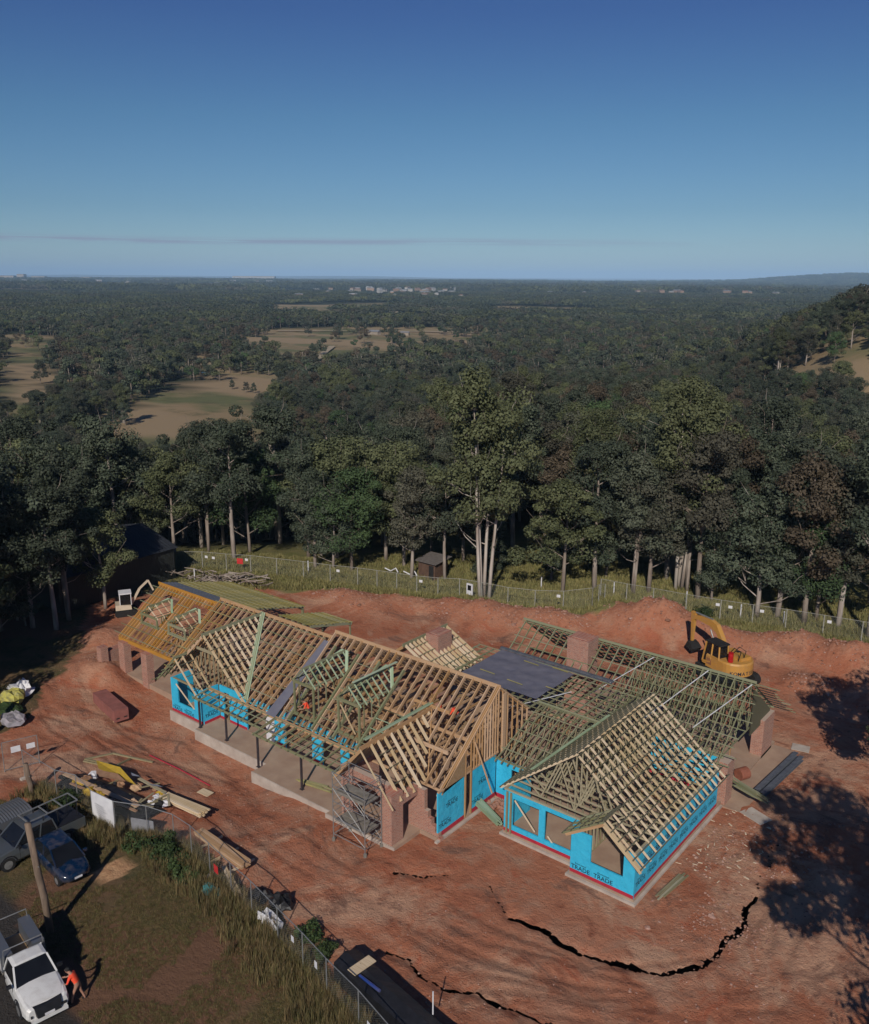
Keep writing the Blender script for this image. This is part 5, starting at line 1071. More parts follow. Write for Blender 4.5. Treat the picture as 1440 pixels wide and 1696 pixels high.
glasshouse(hb, -1.75, -1.25, .25, 1.15, .93, 1.46, .76, .60, M['car_blue'], (-.3,)); h = MB(); h.loft([[(1.05, -.66, .935), (1.05, 0, 1.0), (1.05, .66, .935)], [(1.5, -.58, .83), (1.5, 0, .89), (1.5, .58, .83)], [(1.82, -.42, .70), (1.82, 0, .75), (1.82, .42, .70)]], close=False, cap=False); h.build('bonnet', M['car_blue'], hb, smooth=True)
lights(hb, 1.7, .66, .64, .4, .22, .14, slant=.14); plate(hb, 1.95, .42); mirrors(hb, .75, .82, .98, M['car_blue'])
for x in (-1.2, 1.25):
    for s in (-1, 1): wheel(hb, x, s * .74, .3, .2, s)
# ---- excavators
def tracks(o, L, W_, w, h):
    for s in (-1, 1):
        pts = []; 
        for i in range(24):
            a = 2 * math.pi * i / 24; pts.append(((L / 2 - h / 2) * (1 if math.cos(a) > 0 else -1) + h / 2 * math.cos(a), h / 2 + h / 2 * math.sin(a)))
        b = MB(); b.loft([[(x, s * W_ / 2 - w / 2, z) for x, z in pts], [(x, s * W_ / 2 + w / 2, z) for x, z in pts]]); t = b.build('track', M['dark'], o)
        g = MB()
        for i in range(20): x = -L / 2 + h / 2 + (L - h) * i / 19; g.box(x - .04, s * W_ / 2 - w / 2, h, x + .04, s * W_ / 2 + w / 2, h + .035)
        g.build('grouser', M['dark'], t)
    MB().box(-L * .3, -W_ / 2, h * .35, L * .3, W_ / 2, h * .9).build('undercarriage', M['dark'], o)
ex = empty('yellow_excavator', (-22.6, 64.9, gz(-22.6, 64.9)), 'large yellow excavator digging at the red earth mound behind the house', 'excavator', local=True, rz=R(155))
tracks(ex, 4.0, 2.3, .55, .85)
# house body: front (boom side) at +x, cab on its left (+y)
S = []
for a in range(13):
    t = math.pi / 2 + math.pi * a / 12; S.append((1.15 * math.cos(t) - .75, 1.35 * math.sin(t)))
pl = [(1.1, 1.35)] + S + [(1.1, -1.35)]
b = MB(); b.loft([[(x, y, .95) for x, y in pl], [(x, y, 1.25) for x, y in pl], [(x * .99, y, 1.85) for x, y in pl], [(x * .95, y * .95, 1.98) for x, y in pl]]); b.build('counterweight', M['digger'], ex)
MB().loft([[(x, y * 1.003, .85) for x, y in pl], [(x, y * 1.003, .96) for x, y in pl]]).build('turntable_skirt', M['dark'], ex)
tb = MB()
for i, ch in enumerate('KOMATSU'):                       # lettering wrapped round the counterweight
    a = R(125 + i * 13.5); c = Vector((1.17 * math.cos(a) - .75, 1.37 * math.sin(a), 1.1)); ux = Vector((-math.sin(a) * 1.17, math.cos(a) * 1.37, 0)).normalized(); addtext(tb, ch, .4, c, ux)
tb.build('printed_lettering', M['ink'], ex)
for k, (x, y, z, w_) in enumerate(((.75, 1.362, 1.2, .5), (.1, 1.362, 1.15, .35))): MB().box(x - w_ / 2, y - .008, z, x + w_ / 2, y + .006, z + .5).build('side_door', MT('brown_panel', (.33, .15, .07), None, 4) if k == 0 else M['digger'], ex)
MB().box(-.6, -1.2, 1.98, .3, -.95, 2.05).build('handrail', M['dark'], ex)
MB().hexa([(-.2, .35, 1.98), (1.5, .35, 1.3), (1.5, 1.3, 1.3), (-.2, 1.3, 1.98), (-.15, .4, 2.95), (1.2, .4, 2.95), (1.2, 1.25, 2.95), (-.15, 1.25, 2.95)]).build('cab_glass', M['glass'], ex)
for p, q in (((-.2, 1.3, 1.9), (-.15, 1.27, 2.95)), ((.6, 1.32, 1.6), (.55, 1.27, 2.95)), ((1.5, 1.3, 1.25), (1.2, 1.27, 2.95)), ((1.5, .35, 1.25), (1.2, .38, 2.95)), ((-.2, .35, 1.9), (-.15, .38, 2.95)), ((-.2, 1.32, 1.95), (.6, 1.32, 1.95)), ((.6, 1.32, 1.45), (1.5, 1.32, 1.25))): MB().bar(p, q, .11, .11).build('cab_pillar', M['digger'], ex)
MB().box(-.25, .3, 2.95, 1.3, 1.33, 3.05).build('cab_roof', M['dark'], ex)
MB().box(.2, .5, 1.1, 1.5, 1.33, 1.35).build('cab_floor', M['digger'], ex); MB().box(-1.3, -.9, 1.98, -.3, .1, 2.2).build('engine_cover', M['digger'], ex)
MB().tube([(-1.0, .9, 2.0), (-1.0, .9, 2.75)], .2, 10).build('fire_bottle', MT('red_paint', (.5, .015, .02), None, 5, rough=.35), ex)
for dy in (-.2, .3): MB().tube([(-1.2, dy, 2.0), (-1.4, dy, 2.8), (-.9, dy + .2, 3.0), (-.3, dy + .2, 2.2)], .035, 6).build('hydraulic_hose', M['dark'], ex)
def boxarm(o, name, pts, m):
    b = MB(); S = []
    for x, z, hw, h in pts: S.append([(x, -hw - .25, z - h), (x, hw - .25, z - h), (x, hw - .25, z + h), (x, -hw - .25, z + h)])
    b.loft(S); return b.build(name, m, o)
boxarm(ex, 'boom', [(.6, 1.7, .2, .25), (1.0, 2.6, .2, .3), (1.7, 3.5, .19, .32), (2.4, 3.75, .17, .28), (3.6, 3.75, .15, .2), (4.5, 3.55, .14, .16)], M['digger'])
b = MB(); b.loft([[(4.15, -.39, 3.95), (4.15, -.11, 3.95), (4.65, -.11, 4.0), (4.65, -.39, 4.0)], [(4.25, -.37, 3.2), (4.25, -.13, 3.2), (4.6, -.13, 3.2), (4.6, -.37, 3.2)], [(4.35, -.35, 1.5), (4.35, -.15, 1.5), (4.5, -.15, 1.5), (4.5, -.35, 1.5)]]); b.build('stick', M['digger'], ex)
MB().tube([(2.3, -.25, 4.05), (4.2, -.25, 4.0)], .07, 8).build('hydraulic_ram', M['galv'], ex)
for s in (-.28, .28): MB().tube([(1.2, -.25 + s, 1.6), (2.2, -.25 + s, 3.3)], .06, 8).build('hydraulic_ram', M['galv'], ex)
MB().loft([[(4.5, -.7, 1.5), (4.5, .2, 1.5), (4.7, .2, 1.1), (4.7, -.7, 1.1)], [(4.1, -.7, 1.35), (4.1, .2, 1.35), (4.3, .2, .9), (4.3, -.7, .9)], [(3.75, -.7, 1.05), (3.75, .2, 1.05), (3.95, .2, .75), (3.95, -.7, .75)]]).build('bucket', M['dark'], ex)
MB().box(1.9, -1.25, .15, 2.3, 1.25, .75).build('blade', M['dark'], ex)
mi = empty('white_mini_excavator', (-70.6, 43.3, gz(-70.6, 43.3)), 'small cream mini excavator standing in shade by the shed', 'excavator', local=True, rz=R(60))
tracks(mi, 2.0, 1.3, .3, .5); MB().loft([[(-.9, -.65, .6), (.5, -.65, .6), (.5, .65, .6), (-.9, .65, .6)], [(-.9, -.6, 1.1), (.45, -.6, 1.0), (.45, .6, 1.0), (-.9, .6, 1.1)]]).build('body', M['cream'], mi)
MB().box(-.45, -.5, 1.05, .45, .5, 2.05).build('cab_glass', M['glass'], mi); MB().box(-.55, -.58, 2.05, .55, .58, 2.15).build('cab_roof', M['white'], mi)
for x in (-.48, .48):
    for y in (-.52, .52): MB().box(x - .03, y - .03, 1.0, x + .03, y + .03, 2.05).build('cab_pillar', M['white'], mi)
MB().bar((.5, 0, .9), (1.3, 0, 2.3), .16, .2).build('boom', M['cream'], mi); MB().bar((1.3, 0, 2.3), (2.1, 0, 3.0), .14, .18).build('boom_end', M['cream'], mi); MB().bar((2.1, 0, 3.0), (2.5, 0, 2.0), .13, .15).build('stick', M['cream'], mi)
MB().loft([[(2.4, -.25, 2.0), (2.4, .25, 2.0), (2.6, .25, 1.8), (2.6, -.25, 1.8)], [(2.1, -.25, 1.9), (2.1, .25, 1.9), (2.3, .25, 1.6), (2.3, -.25, 1.6)]]).build('bucket', M['dark'], mi)
for k in range(4): MB().box(-.92, -.4 + k * .2, .65, -.9, -.3 + k * .2, 1.0).build('vent', M['dark'], mi)

# ================================================================= people
def person(loc, rz, pose, label, cloth, legs='khaki', group=None, scale=1.0, hatm=None):
    o = empty('person', loc, label, 'person', group, rz=rz, local=True); o.scale = (scale,) * 3
    J = dict(pose); bones = [('pel', 'chest', 'neck'), ('neck', 'headb', 'head')]
    V = {}; verts = []; rad = []; edges = []
    Rr = dict(pel=(.15, .115), waist=(.135, .105), chest=(.165, .12), neck=(.06, .06), headb=(.075, .085), head=(.085, .1), top=(.07, .08), hipL=(.09, .09), hipR=(.09, .09), kneeL=(.058, .06), kneeR=(.058, .06), ankL=(.042, .045), ankR=(.042, .045), toeL=(.045, .03), toeR=(.045, .03), shL=(.065, .065), shR=(.065, .065), elL=(.042, .042), elR=(.042, .042), wrL=(.03, .03), wrR=(.03, .03), haL=(.038, .022), haR=(.038, .022))
    for k, p in J.items(): V[k] = len(verts); verts.append(p); rad.append(Rr[k])
    for a, b in (('pel', 'waist'), ('waist', 'chest'), ('chest', 'neck'), ('neck', 'headb'), ('headb', 'head'), ('head', 'top'), ('pel', 'hipL'), ('pel', 'hipR'), ('hipL', 'kneeL'), ('hipR', 'kneeR'), ('kneeL', 'ankL'), ('kneeR', 'ankR'), ('ankL', 'toeL'), ('ankR', 'toeR'), ('chest', 'shL'), ('chest', 'shR'), ('shL', 'elL'), ('shR', 'elR'), ('elL', 'wrL'), ('elR', 'wrR'), ('wrL', 'haL'), ('wrR', 'haR')): edges.append((V[a], V[b]))
    for s in 'LR':
        h = Vector(J['ha' + s]); w = Vector(J['wr' + s]); d = (h - w).normalized(); sd_ = d.cross(Vector((0, 1, 0.2))).normalized()
        for k in range(4):
            a = h + sd_ * (.012 * (k - 1.5) * 1.6) + d * .02; b2 = a + d * (.07 if k in (1, 2) else .055) + Vector((.008, 0, 0)); n = len(verts); verts += [tuple(a), tuple(b2)]; rad += [(.009, .009), (.008, .008)]; edges += [(V['ha' + s], n), (n, n + 1)]
        a = w.lerp(h, .5) + sd_ * .035; b2 = a + d * .05 + sd_ * .02; n = len(verts); verts += [tuple(a), tuple(b2)]; rad += [(.01, .01), (.009, .009)]; edges += [(V['ha' + s], n), (n, n + 1)]
    me = bpy.data.meshes.new('tmp'); me.from_pydata(verts, edges, []); t = bpy.data.objects.new('tmp', me); COL.objects.link(t)
    sk = t.modifiers.new('s', 'SKIN'); ss = t.modifiers.new('ss', 'SUBSURF'); ss.levels = ss.render_levels = 1
    for i, v in enumerate(me.skin_vertices[0].data): v.radius = rad[i]; v.use_root = (i == V['pel'])
    dg = bpy.context.evaluated_depsgraph_get(); bm_ = bpy.data.meshes.new_from_object(t.evaluated_get(dg)); bpy.data.objects.remove(t)
    bm_.name = 'body'; bm_.materials.clear()
    for m_ in (M['skin'], cloth, M[legs], M['dark']): bm_.materials.append(m_)
    def segd(p, a, b):
        a = Vector(a); b = Vector(b); L = (b - a).length_squared; tt = max(0, min(1, (p - a).dot(b - a) / L)); return (p - a - (b - a) * tt).length
    segs = [(2, 'pel', 'hipL'), (2, 'pel', 'hipR'), (2, 'hipL', 'kneeL'), (2, 'hipR', 'kneeR'), (2, 'kneeL', 'ankL'), (2, 'kneeR', 'ankR'), (3, 'ankL', 'toeL'), (3, 'ankR', 'toeR'), (1, 'pel', 'waist'), (1, 'waist', 'chest'), (1, 'chest', 'shL'), (1, 'chest', 'shR'), (1, 'shL', 'elL'), (1, 'shR', 'elR'), (0, 'elL', 'wrL'), (0, 'elR', 'wrR'), (0, 'wrL', 'haL'), (0, 'wrR', 'haR'), (0, 'neck', 'head'), (0, 'head', 'top')]
    if pose.get('_'): pass
    for p in bm_.polygons: c = p.center; p.material_index = min(segs, key=lambda s_: segd(c, J[s_[1]], J[s_[2]]))[0]; p.use_smooth = True
    link('body', bm_, o)
    hd = Vector(J['head']); fwd_ = (Vector(J['toeL']) + Vector(J['toeR']) - Vector(J['ankL']) - Vector(J['ankR'])); fwd_.z = 0; fwd_ = fwd_.normalized() if fwd_.length > .01 else Vector((1, 0, 0)); lf = Vector((-fwd_.y, fwd_.x, 0))
    q = MB(); q.blob(hd + Vector((0, 0, .055)) - fwd_ * .015, .105, .1, .085, random.Random(2), .03, 12, 7); q.build('hair' if not hatm else 'cap', hatm or M['dark'], o, smooth=True)
    q = MB(); q.blob(hd + fwd_ * .1 - Vector((0, 0, .01)), .018, .016, .025, random.Random(2), .05, 6, 4); q.build('nose', M['skin'], o, smooth=True)
    for s in (-1, 1):
        q = MB(); q.blob(hd + fwd_ * .085 + lf * .032 * s + Vector((0, 0, .015)), .01, .012, .008, random.Random(2), 0, 6, 4); q.build('eye', M['dark'], o)
        q = MB(); q.blob(hd + lf * .095 * s, .018, .01, .028, random.Random(2), .05, 6, 4); q.build('ear', M['skin'], o)
    q = MB(); q.bar(hd + fwd_ * .092 - lf * .025 - Vector((0, 0, .05)), hd + fwd_ * .092 + lf * .025 - Vector((0, 0, .05)), .008, .01); q.build('mouth', MT('lips', (.3, .1, .08)), o)
    return o
STAND = dict(pel=(0, 0, .95), waist=(.02, 0, 1.1), chest=(.03, 0, 1.33), neck=(.03, 0, 1.5), headb=(.05, 0, 1.57), head=(.06, 0, 1.64), top=(.05, 0, 1.7), hipL=(0, .1, .9), hipR=(0, -.1, .9), kneeL=(.05, .12, .5), kneeR=(.03, -.12, .5), ankL=(0, .14, .09), ankR=(-.02, -.13, .09), toeL=(.17, .16, .04), toeR=(.15, -.15, .04), shL=(.03, .2, 1.4), shR=(.03, -.2, 1.4), elL=(.02, .28, 1.12), elR=(.02, -.28, 1.12), wrL=(.15, .27, .92), wrR=(.12, -.27, .9), haL=(.2, .26, .86), haR=(.16, -.26, .83))
LEAN = dict(STAND); LEAN.update(pel=(-.05, 0, .93), waist=(.02, 0, 1.07), chest=(.14, 0, 1.27), neck=(.24, 0, 1.42), headb=(.3, 0, 1.47), head=(.34, 0, 1.52), top=(.36, 0, 1.6), shL=(.17, .2, 1.33), shR=(.17, -.2, 1.33), elL=(.25, .27, 1.08), elR=(.3, -.26, 1.1), wrL=(.45, .2, 1.0), wrR=(.5, -.18, 1.02), haL=(.53, .17, 1.0), haR=(.58, -.15, 1.03), hipL=(-.05, .1, .88), hipR=(-.05, -.1, .88), kneeL=(.1, .16, .5), kneeR=(-.08, -.14, .48), ankL=(.18, .18, .09), ankR=(-.25, -.14, .09), toeL=(.35, .2, .04), toeR=(-.08, -.16, .04))
BEND = dict(STAND); BEND.update(pel=(-.15, 0, .75), waist=(0, 0, .85), chest=(.2, 0, .98), neck=(.34, 0, 1.06), headb=(.4, 0, 1.07), head=(.45, 0, 1.1), top=(.49, 0, 1.15), shL=(.24, .2, 1.0), shR=(.24, -.2, 1.0), elL=(.35, .25, .75), elR=(.35, -.25, .75), wrL=(.5, .2, .6), wrR=(.5, -.2, .6), haL=(.56, .18, .55), haR=(.56, -.18, .55), hipL=(-.14, .1, .71), hipR=(-.14, -.1, .71), kneeL=(.12, .14, .42), kneeR=(.1, -.14, .42), ankL=(-.05, .14, .09), ankR=(-.05, -.14, .09), toeL=(.12, .16, .04), toeR=(.12, -.16, .04))
person((-31.85, 15.72, gz(-31.8, 15.7)), R(215), LEAN, 'person in bright orange work shirt leaning on the front of the white ute', M['orange'], 'skin', scale=1.02)
person((-38.6, 35.75, 2.75), R(230), LEAN, 'person in orange vest leaning inside the left tall dormer frame', M['orange'])
person((-31.9, 40.6, 2.9), R(20), STAND, 'person in orange shirt standing inside the roof space near the gable end, left of two', M['orange'], scale=.98)
person((-31.0, 41.2, 2.9), R(200), BEND, 'person in orange shirt bending inside the roof space near the gable end, right of two', M['orange'])
op = person((-22.6, 64.9, gz(-22.6, 64.9) + 1.15), R(155), dict(STAND, pel=(.1, .8, .45), waist=(.08, .8, .6), chest=(.1, .8, .85), neck=(.1, .8, 1.0), headb=(.12, .8, 1.06), head=(.13, .8, 1.13), top=(.12, .8, 1.2), hipL=(.12, .9, .42), hipR=(.12, .7, .42), kneeL=(.5, .92, .45), kneeR=(.5, .68, .45), ankL=(.55, .92, .1), ankR=(.55, .68, .1), toeL=(.7, .92, .05), toeR=(.7, .68, .05), shL=(.1, .98, .9), shR=(.1, .62, .9), elL=(.25, 1.05, .65), elR=(.25, .57, .65), wrL=(.5, 1.0, .65), wrR=(.5, .62, .65), haL=(.56, 1.0, .65), haR=(.56, .62, .65)), 'person in lime green vest seated in the yellow excavator cab', M['lime'])
# ================================================================= sheds
sh = empty('large_shed', (-82, 47, 0), 'large dark corrugated shed in deep tree shade left of the garage', 'shed')
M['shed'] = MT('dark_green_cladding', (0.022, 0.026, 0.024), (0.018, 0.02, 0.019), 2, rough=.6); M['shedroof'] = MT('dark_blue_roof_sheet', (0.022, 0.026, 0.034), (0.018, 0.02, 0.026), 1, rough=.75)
SA = (-75.6, 52.3); 
def corr(o, name, p, q, z0a, z1a, z0b, z1b, m, pitch_=.2, amp=.02):
    p = Vector((*p, 0)); q = Vector((*q, 0)); n = int((q - p).length / (pitch_ / 2)); d = (q - p).normalized(); nn = Vector((d.y, -d.x, 0)); b = MB()
    for i in range(n + 1):
        t = i / n; x = p.lerp(q, t) + nn * amp * (i % 2); b.v += [(x.x, x.y, z0a + (z0b - z0a) * t), (x.x, x.y, z1a + (z1b - z1a) * t)]
    for i in range(n): b.face((2 * i, 2 * i + 2, 2 * i + 3, 2 * i + 1))
    return b.build(name, m, o)
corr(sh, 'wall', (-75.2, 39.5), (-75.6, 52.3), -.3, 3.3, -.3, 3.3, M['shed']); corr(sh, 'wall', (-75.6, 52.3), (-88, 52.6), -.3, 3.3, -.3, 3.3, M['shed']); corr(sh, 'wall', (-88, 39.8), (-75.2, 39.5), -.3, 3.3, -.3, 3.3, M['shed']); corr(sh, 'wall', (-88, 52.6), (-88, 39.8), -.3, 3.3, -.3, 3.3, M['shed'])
def slab_roof(o, a, b, c, d, m, n=40, amp=.03):
    a, b, c, d = map(Vector, (a, b, c, d)); mb = MB()
    for i in range(n + 1):
        t = i / n; p = a.lerp(b, t); q = d.lerp(c, t); k = Vector((0, 0, amp * (i % 2))); mb.v += [tuple(p + k), tuple(q + k)]
    for i in range(n): mb.face((2 * i, 2 * i + 2, 2 * i + 3, 2 * i + 1))
    return mb.build('roof_sheet', m, o)
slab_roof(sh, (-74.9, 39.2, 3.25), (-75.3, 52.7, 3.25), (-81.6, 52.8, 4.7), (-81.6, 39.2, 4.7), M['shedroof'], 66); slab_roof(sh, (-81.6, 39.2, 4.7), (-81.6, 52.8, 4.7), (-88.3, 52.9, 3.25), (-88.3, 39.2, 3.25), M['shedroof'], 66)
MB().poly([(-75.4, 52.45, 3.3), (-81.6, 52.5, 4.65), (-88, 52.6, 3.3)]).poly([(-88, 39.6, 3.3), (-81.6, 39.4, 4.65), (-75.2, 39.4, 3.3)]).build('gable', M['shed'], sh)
z_ = gz(-55.5, 69.2)
ht = empty('small_hut', (-55.4, 69.3, z_), 'small brown timber hut with skillion roof among the gum trunks', 'hut'); M['hut'] = MT('brown_hut_boards', (0.13, 0.075, 0.05), (0.09, 0.05, 0.035), 3)
MB().box(-56.6, 68.3, z_ - .3, -54.4, 70.4, z_ + 1.85).build('walls', M['hut'], ht); MB().hexa([(-56.9, 68.0, z_ + 1.88), (-54.1, 68.0, z_ + 1.88), (-54.1, 70.7, z_ + 2.15), (-56.9, 70.7, z_ + 2.15), (-56.9, 68.0, z_ + 1.94), (-54.1, 68.0, z_ + 1.94), (-54.1, 70.7, z_ + 2.21), (-56.9, 70.7, z_ + 2.21)]).build('roof', MT('grey_brown_roof', (.16, .14, .13), None, 3), ht)
MB().box(-55.2, 68.27, z_, -54.6, 68.3, z_ + 1.6).build('door', M['dark'], ht)
for i, (x, y) in enumerate(((-59.5, 67.3), (-57.2, 67.6))):
    z = gz(x, y); o = tag(MB().tube([(x - .8, y, z + .5), (x, y, z + .35), (x + .6, y + .1, z + .75), (x + 1.0, y, z + .4)], .07, 6).build('white_pipe', M['white']), 'bent white pipe lying in the grass by the brown hut', 'pipe', 'white pipes by the hut')
# ================================================================= vegetation
rng = np.random.default_rng(11)
def quads_mesh(name, C, N, sz, tone, m, asp=1.0, extra=None):
    """leaf faces: centres C, normals N, sizes sz"""
    n = len(C); r = rng.normal(size=(n, 3)); T = np.cross(N, r); T /= np.linalg.norm(T, axis=1)[:, None] + 1e-9; B = np.cross(N, T)
    T = T * sz[:, None] * .5; B = B * sz[:, None] * .5 * asp
    k = rng.uniform(.55, 1.0, (n, 4, 1))
    V = np.stack([C - T - B * .4, C + B, C + T - B * .2, C - B], 1); V = C[:, None] + (V - C[:, None]) * k
    me = bpy.data.meshes.new(name); me.vertices.add(n * 4); me.vertices.foreach_set('co', V.reshape(-1).astype(np.float32))
    me.loops.add(n * 4); me.loops.foreach_set('vertex_index', np.arange(n * 4, dtype=np.int32)); me.polygons.add(n); me.polygons.foreach_set('loop_start', np.arange(0, n * 4, 4, dtype=np.int32)); me.update()
    a = me.attributes.new('tone', 'FLOAT', 'POINT'); a.data.foreach_set('value', np.repeat(tone, 4).astype(np.float32)); me.materials.append(m); return me
def clump_leaves(centers, radii, per, size, flat=.8, nj=.45):
    C = []; N = []; S = []; T = []
    for c, r in zip(centers, radii):
        d = rng.normal(size=(per, 3)); d /= np.linalg.norm(d, axis=1)[:, None]; q = rng.uniform(.45, 1.0, per) ** .6
        p = np.array(c) + d * q[:, None] * np.array([r, r, r * flat]); C.append(p)
        n = d + rng.normal(size=(per, 3)) * nj + np.array([0, 0, .35]); N.append(n / np.linalg.norm(n, axis=1)[:, None]); S.append(rng.uniform(.7, 1.3, per) * size)
        T.append(np.clip(rng.uniform(0, 1, per) * .75 + rng.uniform(-.2, .35), 0, 1))
    return np.concatenate(C), np.concatenate(N), np.concatenate(S), np.concatenate(T)
def tree_mesh(seed, H, R_, m, stems=1, base=.42, nlimb=7, per=95, leaf=.40, bare=0, bark='bark'):
    rnd = random.Random(seed); b = MB(); cents = []; rads = []
    for s in range(stems):
        a = rnd.uniform(0, 6.28); ox, oy = (math.cos(a) * .22 * s, math.sin(a) * .22 * s); lean = rnd.uniform(.015, .06) + .015 * (stems > 1); pts = []; hh = H * rnd.uniform(.80, .92)
        for k in range(7):
            t = k / 6; w = .25 * math.sin(t * 5 + seed); pts.append(Vector((ox + math.cos(a) * lean * hh * t + w * t, oy + math.sin(a) * lean * hh * t + w * .6 * t, hh * t - .3 * (k == 0))))
        r = {1: .018, 2: .013}.get(stems, .0095) * H; b.tube(pts, [r * (1 - .82 * (k / 6) ** 1.1) for k in range(7)], 7)
        def at(t):
            f = t * 6; i = min(5, int(f)); return pts[i].lerp(pts[i + 1], f - i)
        for l in range(nlimb):
            t = base + (1 - base) * (l + rnd.random() * .6) / nlimb; p = at(min(.99, t)); az = l * 2.4 + rnd.uniform(-.5, .5) + s; up_ = rnd.uniform(.35, .9)
            ln = R_ * rnd.uniform(.55, 1.0) * (1.25 - .65 * t) * (.8 if stems > 1 else 1); d = Vector((math.cos(az), math.sin(az), up_)).normalized(); q = p + d * ln * .55 + Vector((0, 0, -.1)); e = p + d * ln + Vector((0, 0, .15 * ln))
            b.tube([p, q, e], [r * .30 * (1.1 - t * .5), r * .17, r * .05], 5, cap=False)
            if l < bare: continue
            cents.append(tuple(e)); rads.append(rnd.uniform(1.0, 1.7) * R_ / 4.2)
            for k in range(3):
                u = p.lerp(e, rnd.uniform(.5, 1.1)) + Vector((rnd.gauss(0, .28), rnd.gauss(0, .28), rnd.uniform(-.12, .3))) * R_ ; f = rnd.random()
                b.tube([p.lerp(e, .45), u], [r * .14, r * .04], 4, cap=False)
                if k == 0 and l % 2 == 0: b.tube([p.lerp(e, .5), e.lerp(u, .3) + Vector((0, 0, .25 * R_)), e + (e - p) * .22 + Vector((rnd.gauss(0, .2), rnd.gauss(0, .2), .45 * R_))], [r * .16, r * .10, r * .04], 4, cap=False)
                cents.append(tuple(u)); rads.append(rnd.uniform(.7, 1.35) * R_ / 4.2)
        top = pts[-1]
        for k in range(5): cents.append((top.x + rnd.gauss(0, .2 * R_), top.y + rnd.gauss(0, .2 * R_), top.z + rnd.uniform(-.05, .10) * H)); rads.append(rnd.uniform(.9, 1.5) * R_ / 4.2)
    return b.mesh('trunk', M[bark], smooth=True), quads_mesh('crown', *clump_leaves(cents, rads, per, leaf), m, 1.3)
KINDS = {}
for nm, args in {
    'tall_gum': dict(seed=1, H=21, R_=4.0, m=M['leaf_olive'], stems=4, bark='white_bark', base=.27, nlimb=9, per=200, leaf=.27, bare=2),
    'gum_a': dict(seed=2, H=17, R_=4.4, m=M['leaf'], stems=1, base=.24, nlimb=12, per=250, leaf=.27), 'gum_b': dict(seed=3, H=17, R_=4.0, m=M['leaf'], stems=2, base=.26, nlimb=9, per=190, leaf=.27, bare=1),
    'gum_c': dict(seed=4, H=15, R_=4.6, m=M['leaf_olive'], stems=1, base=.22, nlimb=12, per=250, leaf=.28), 'gum_d': dict(seed=5, H=16, R_=4.2, m=M['leaf_brown'], stems=1, base=.25, nlimb=12, per=240, leaf=.26),
    'green_a': dict(seed=6, H=14, R_=4.8, m=M['leaf_green'], stems=1, base=.16, nlimb=13, per=260, leaf=.26), 'gum_e': dict(seed=7, H=18, R_=4.6, m=M['leaf'], stems=1, base=.40, nlimb=11, per=250, leaf=.27),
    'gum_f': dict(seed=8, H=15, R_=4.2, m=M['leaf'], stems=1, base=.10, nlimb=14, per=220, leaf=.27)}.items(): KINDS[nm] = tree_mesh(**args)
_tc = [0]
def tree(kind, x, y, s=1.0, rz=None, label=None, group=None, tilt=0):
    t_, c_ = KINDS[kind]; o = empty('gum_tree', (x, y, gz(x, y) - .1), label or LABEL[kind], 'tree', group, local=True, rz=rz if rz is not None else random.uniform(0, 6.28)); o.scale = (s * random.uniform(.92, 1.08), s * random.uniform(.92, 1.08), s)
    a = bpy.data.objects.new('trunk', t_); COL.objects.link(a); a.parent = o; b = bpy.data.objects.new('crown', c_); COL.objects.link(b); b.parent = o; return o
LABEL = dict(tall_gum='many stemmed olive gum in the forest behind the house', gum_a='dark rounded gum in the forest behind the house', gum_b='twin stemmed dark gum in the forest behind the house', gum_c='olive spreading gum in the forest behind the house', gum_d='brown tinged gum in the forest behind the house', green_a='bright green bushy tree in the forest behind the house', gum_e='high crowned dark gum in the forest behind the house', gum_f='low branched dark gum in the forest behind the house')
FG = 'gum trees of the forest behind the house'
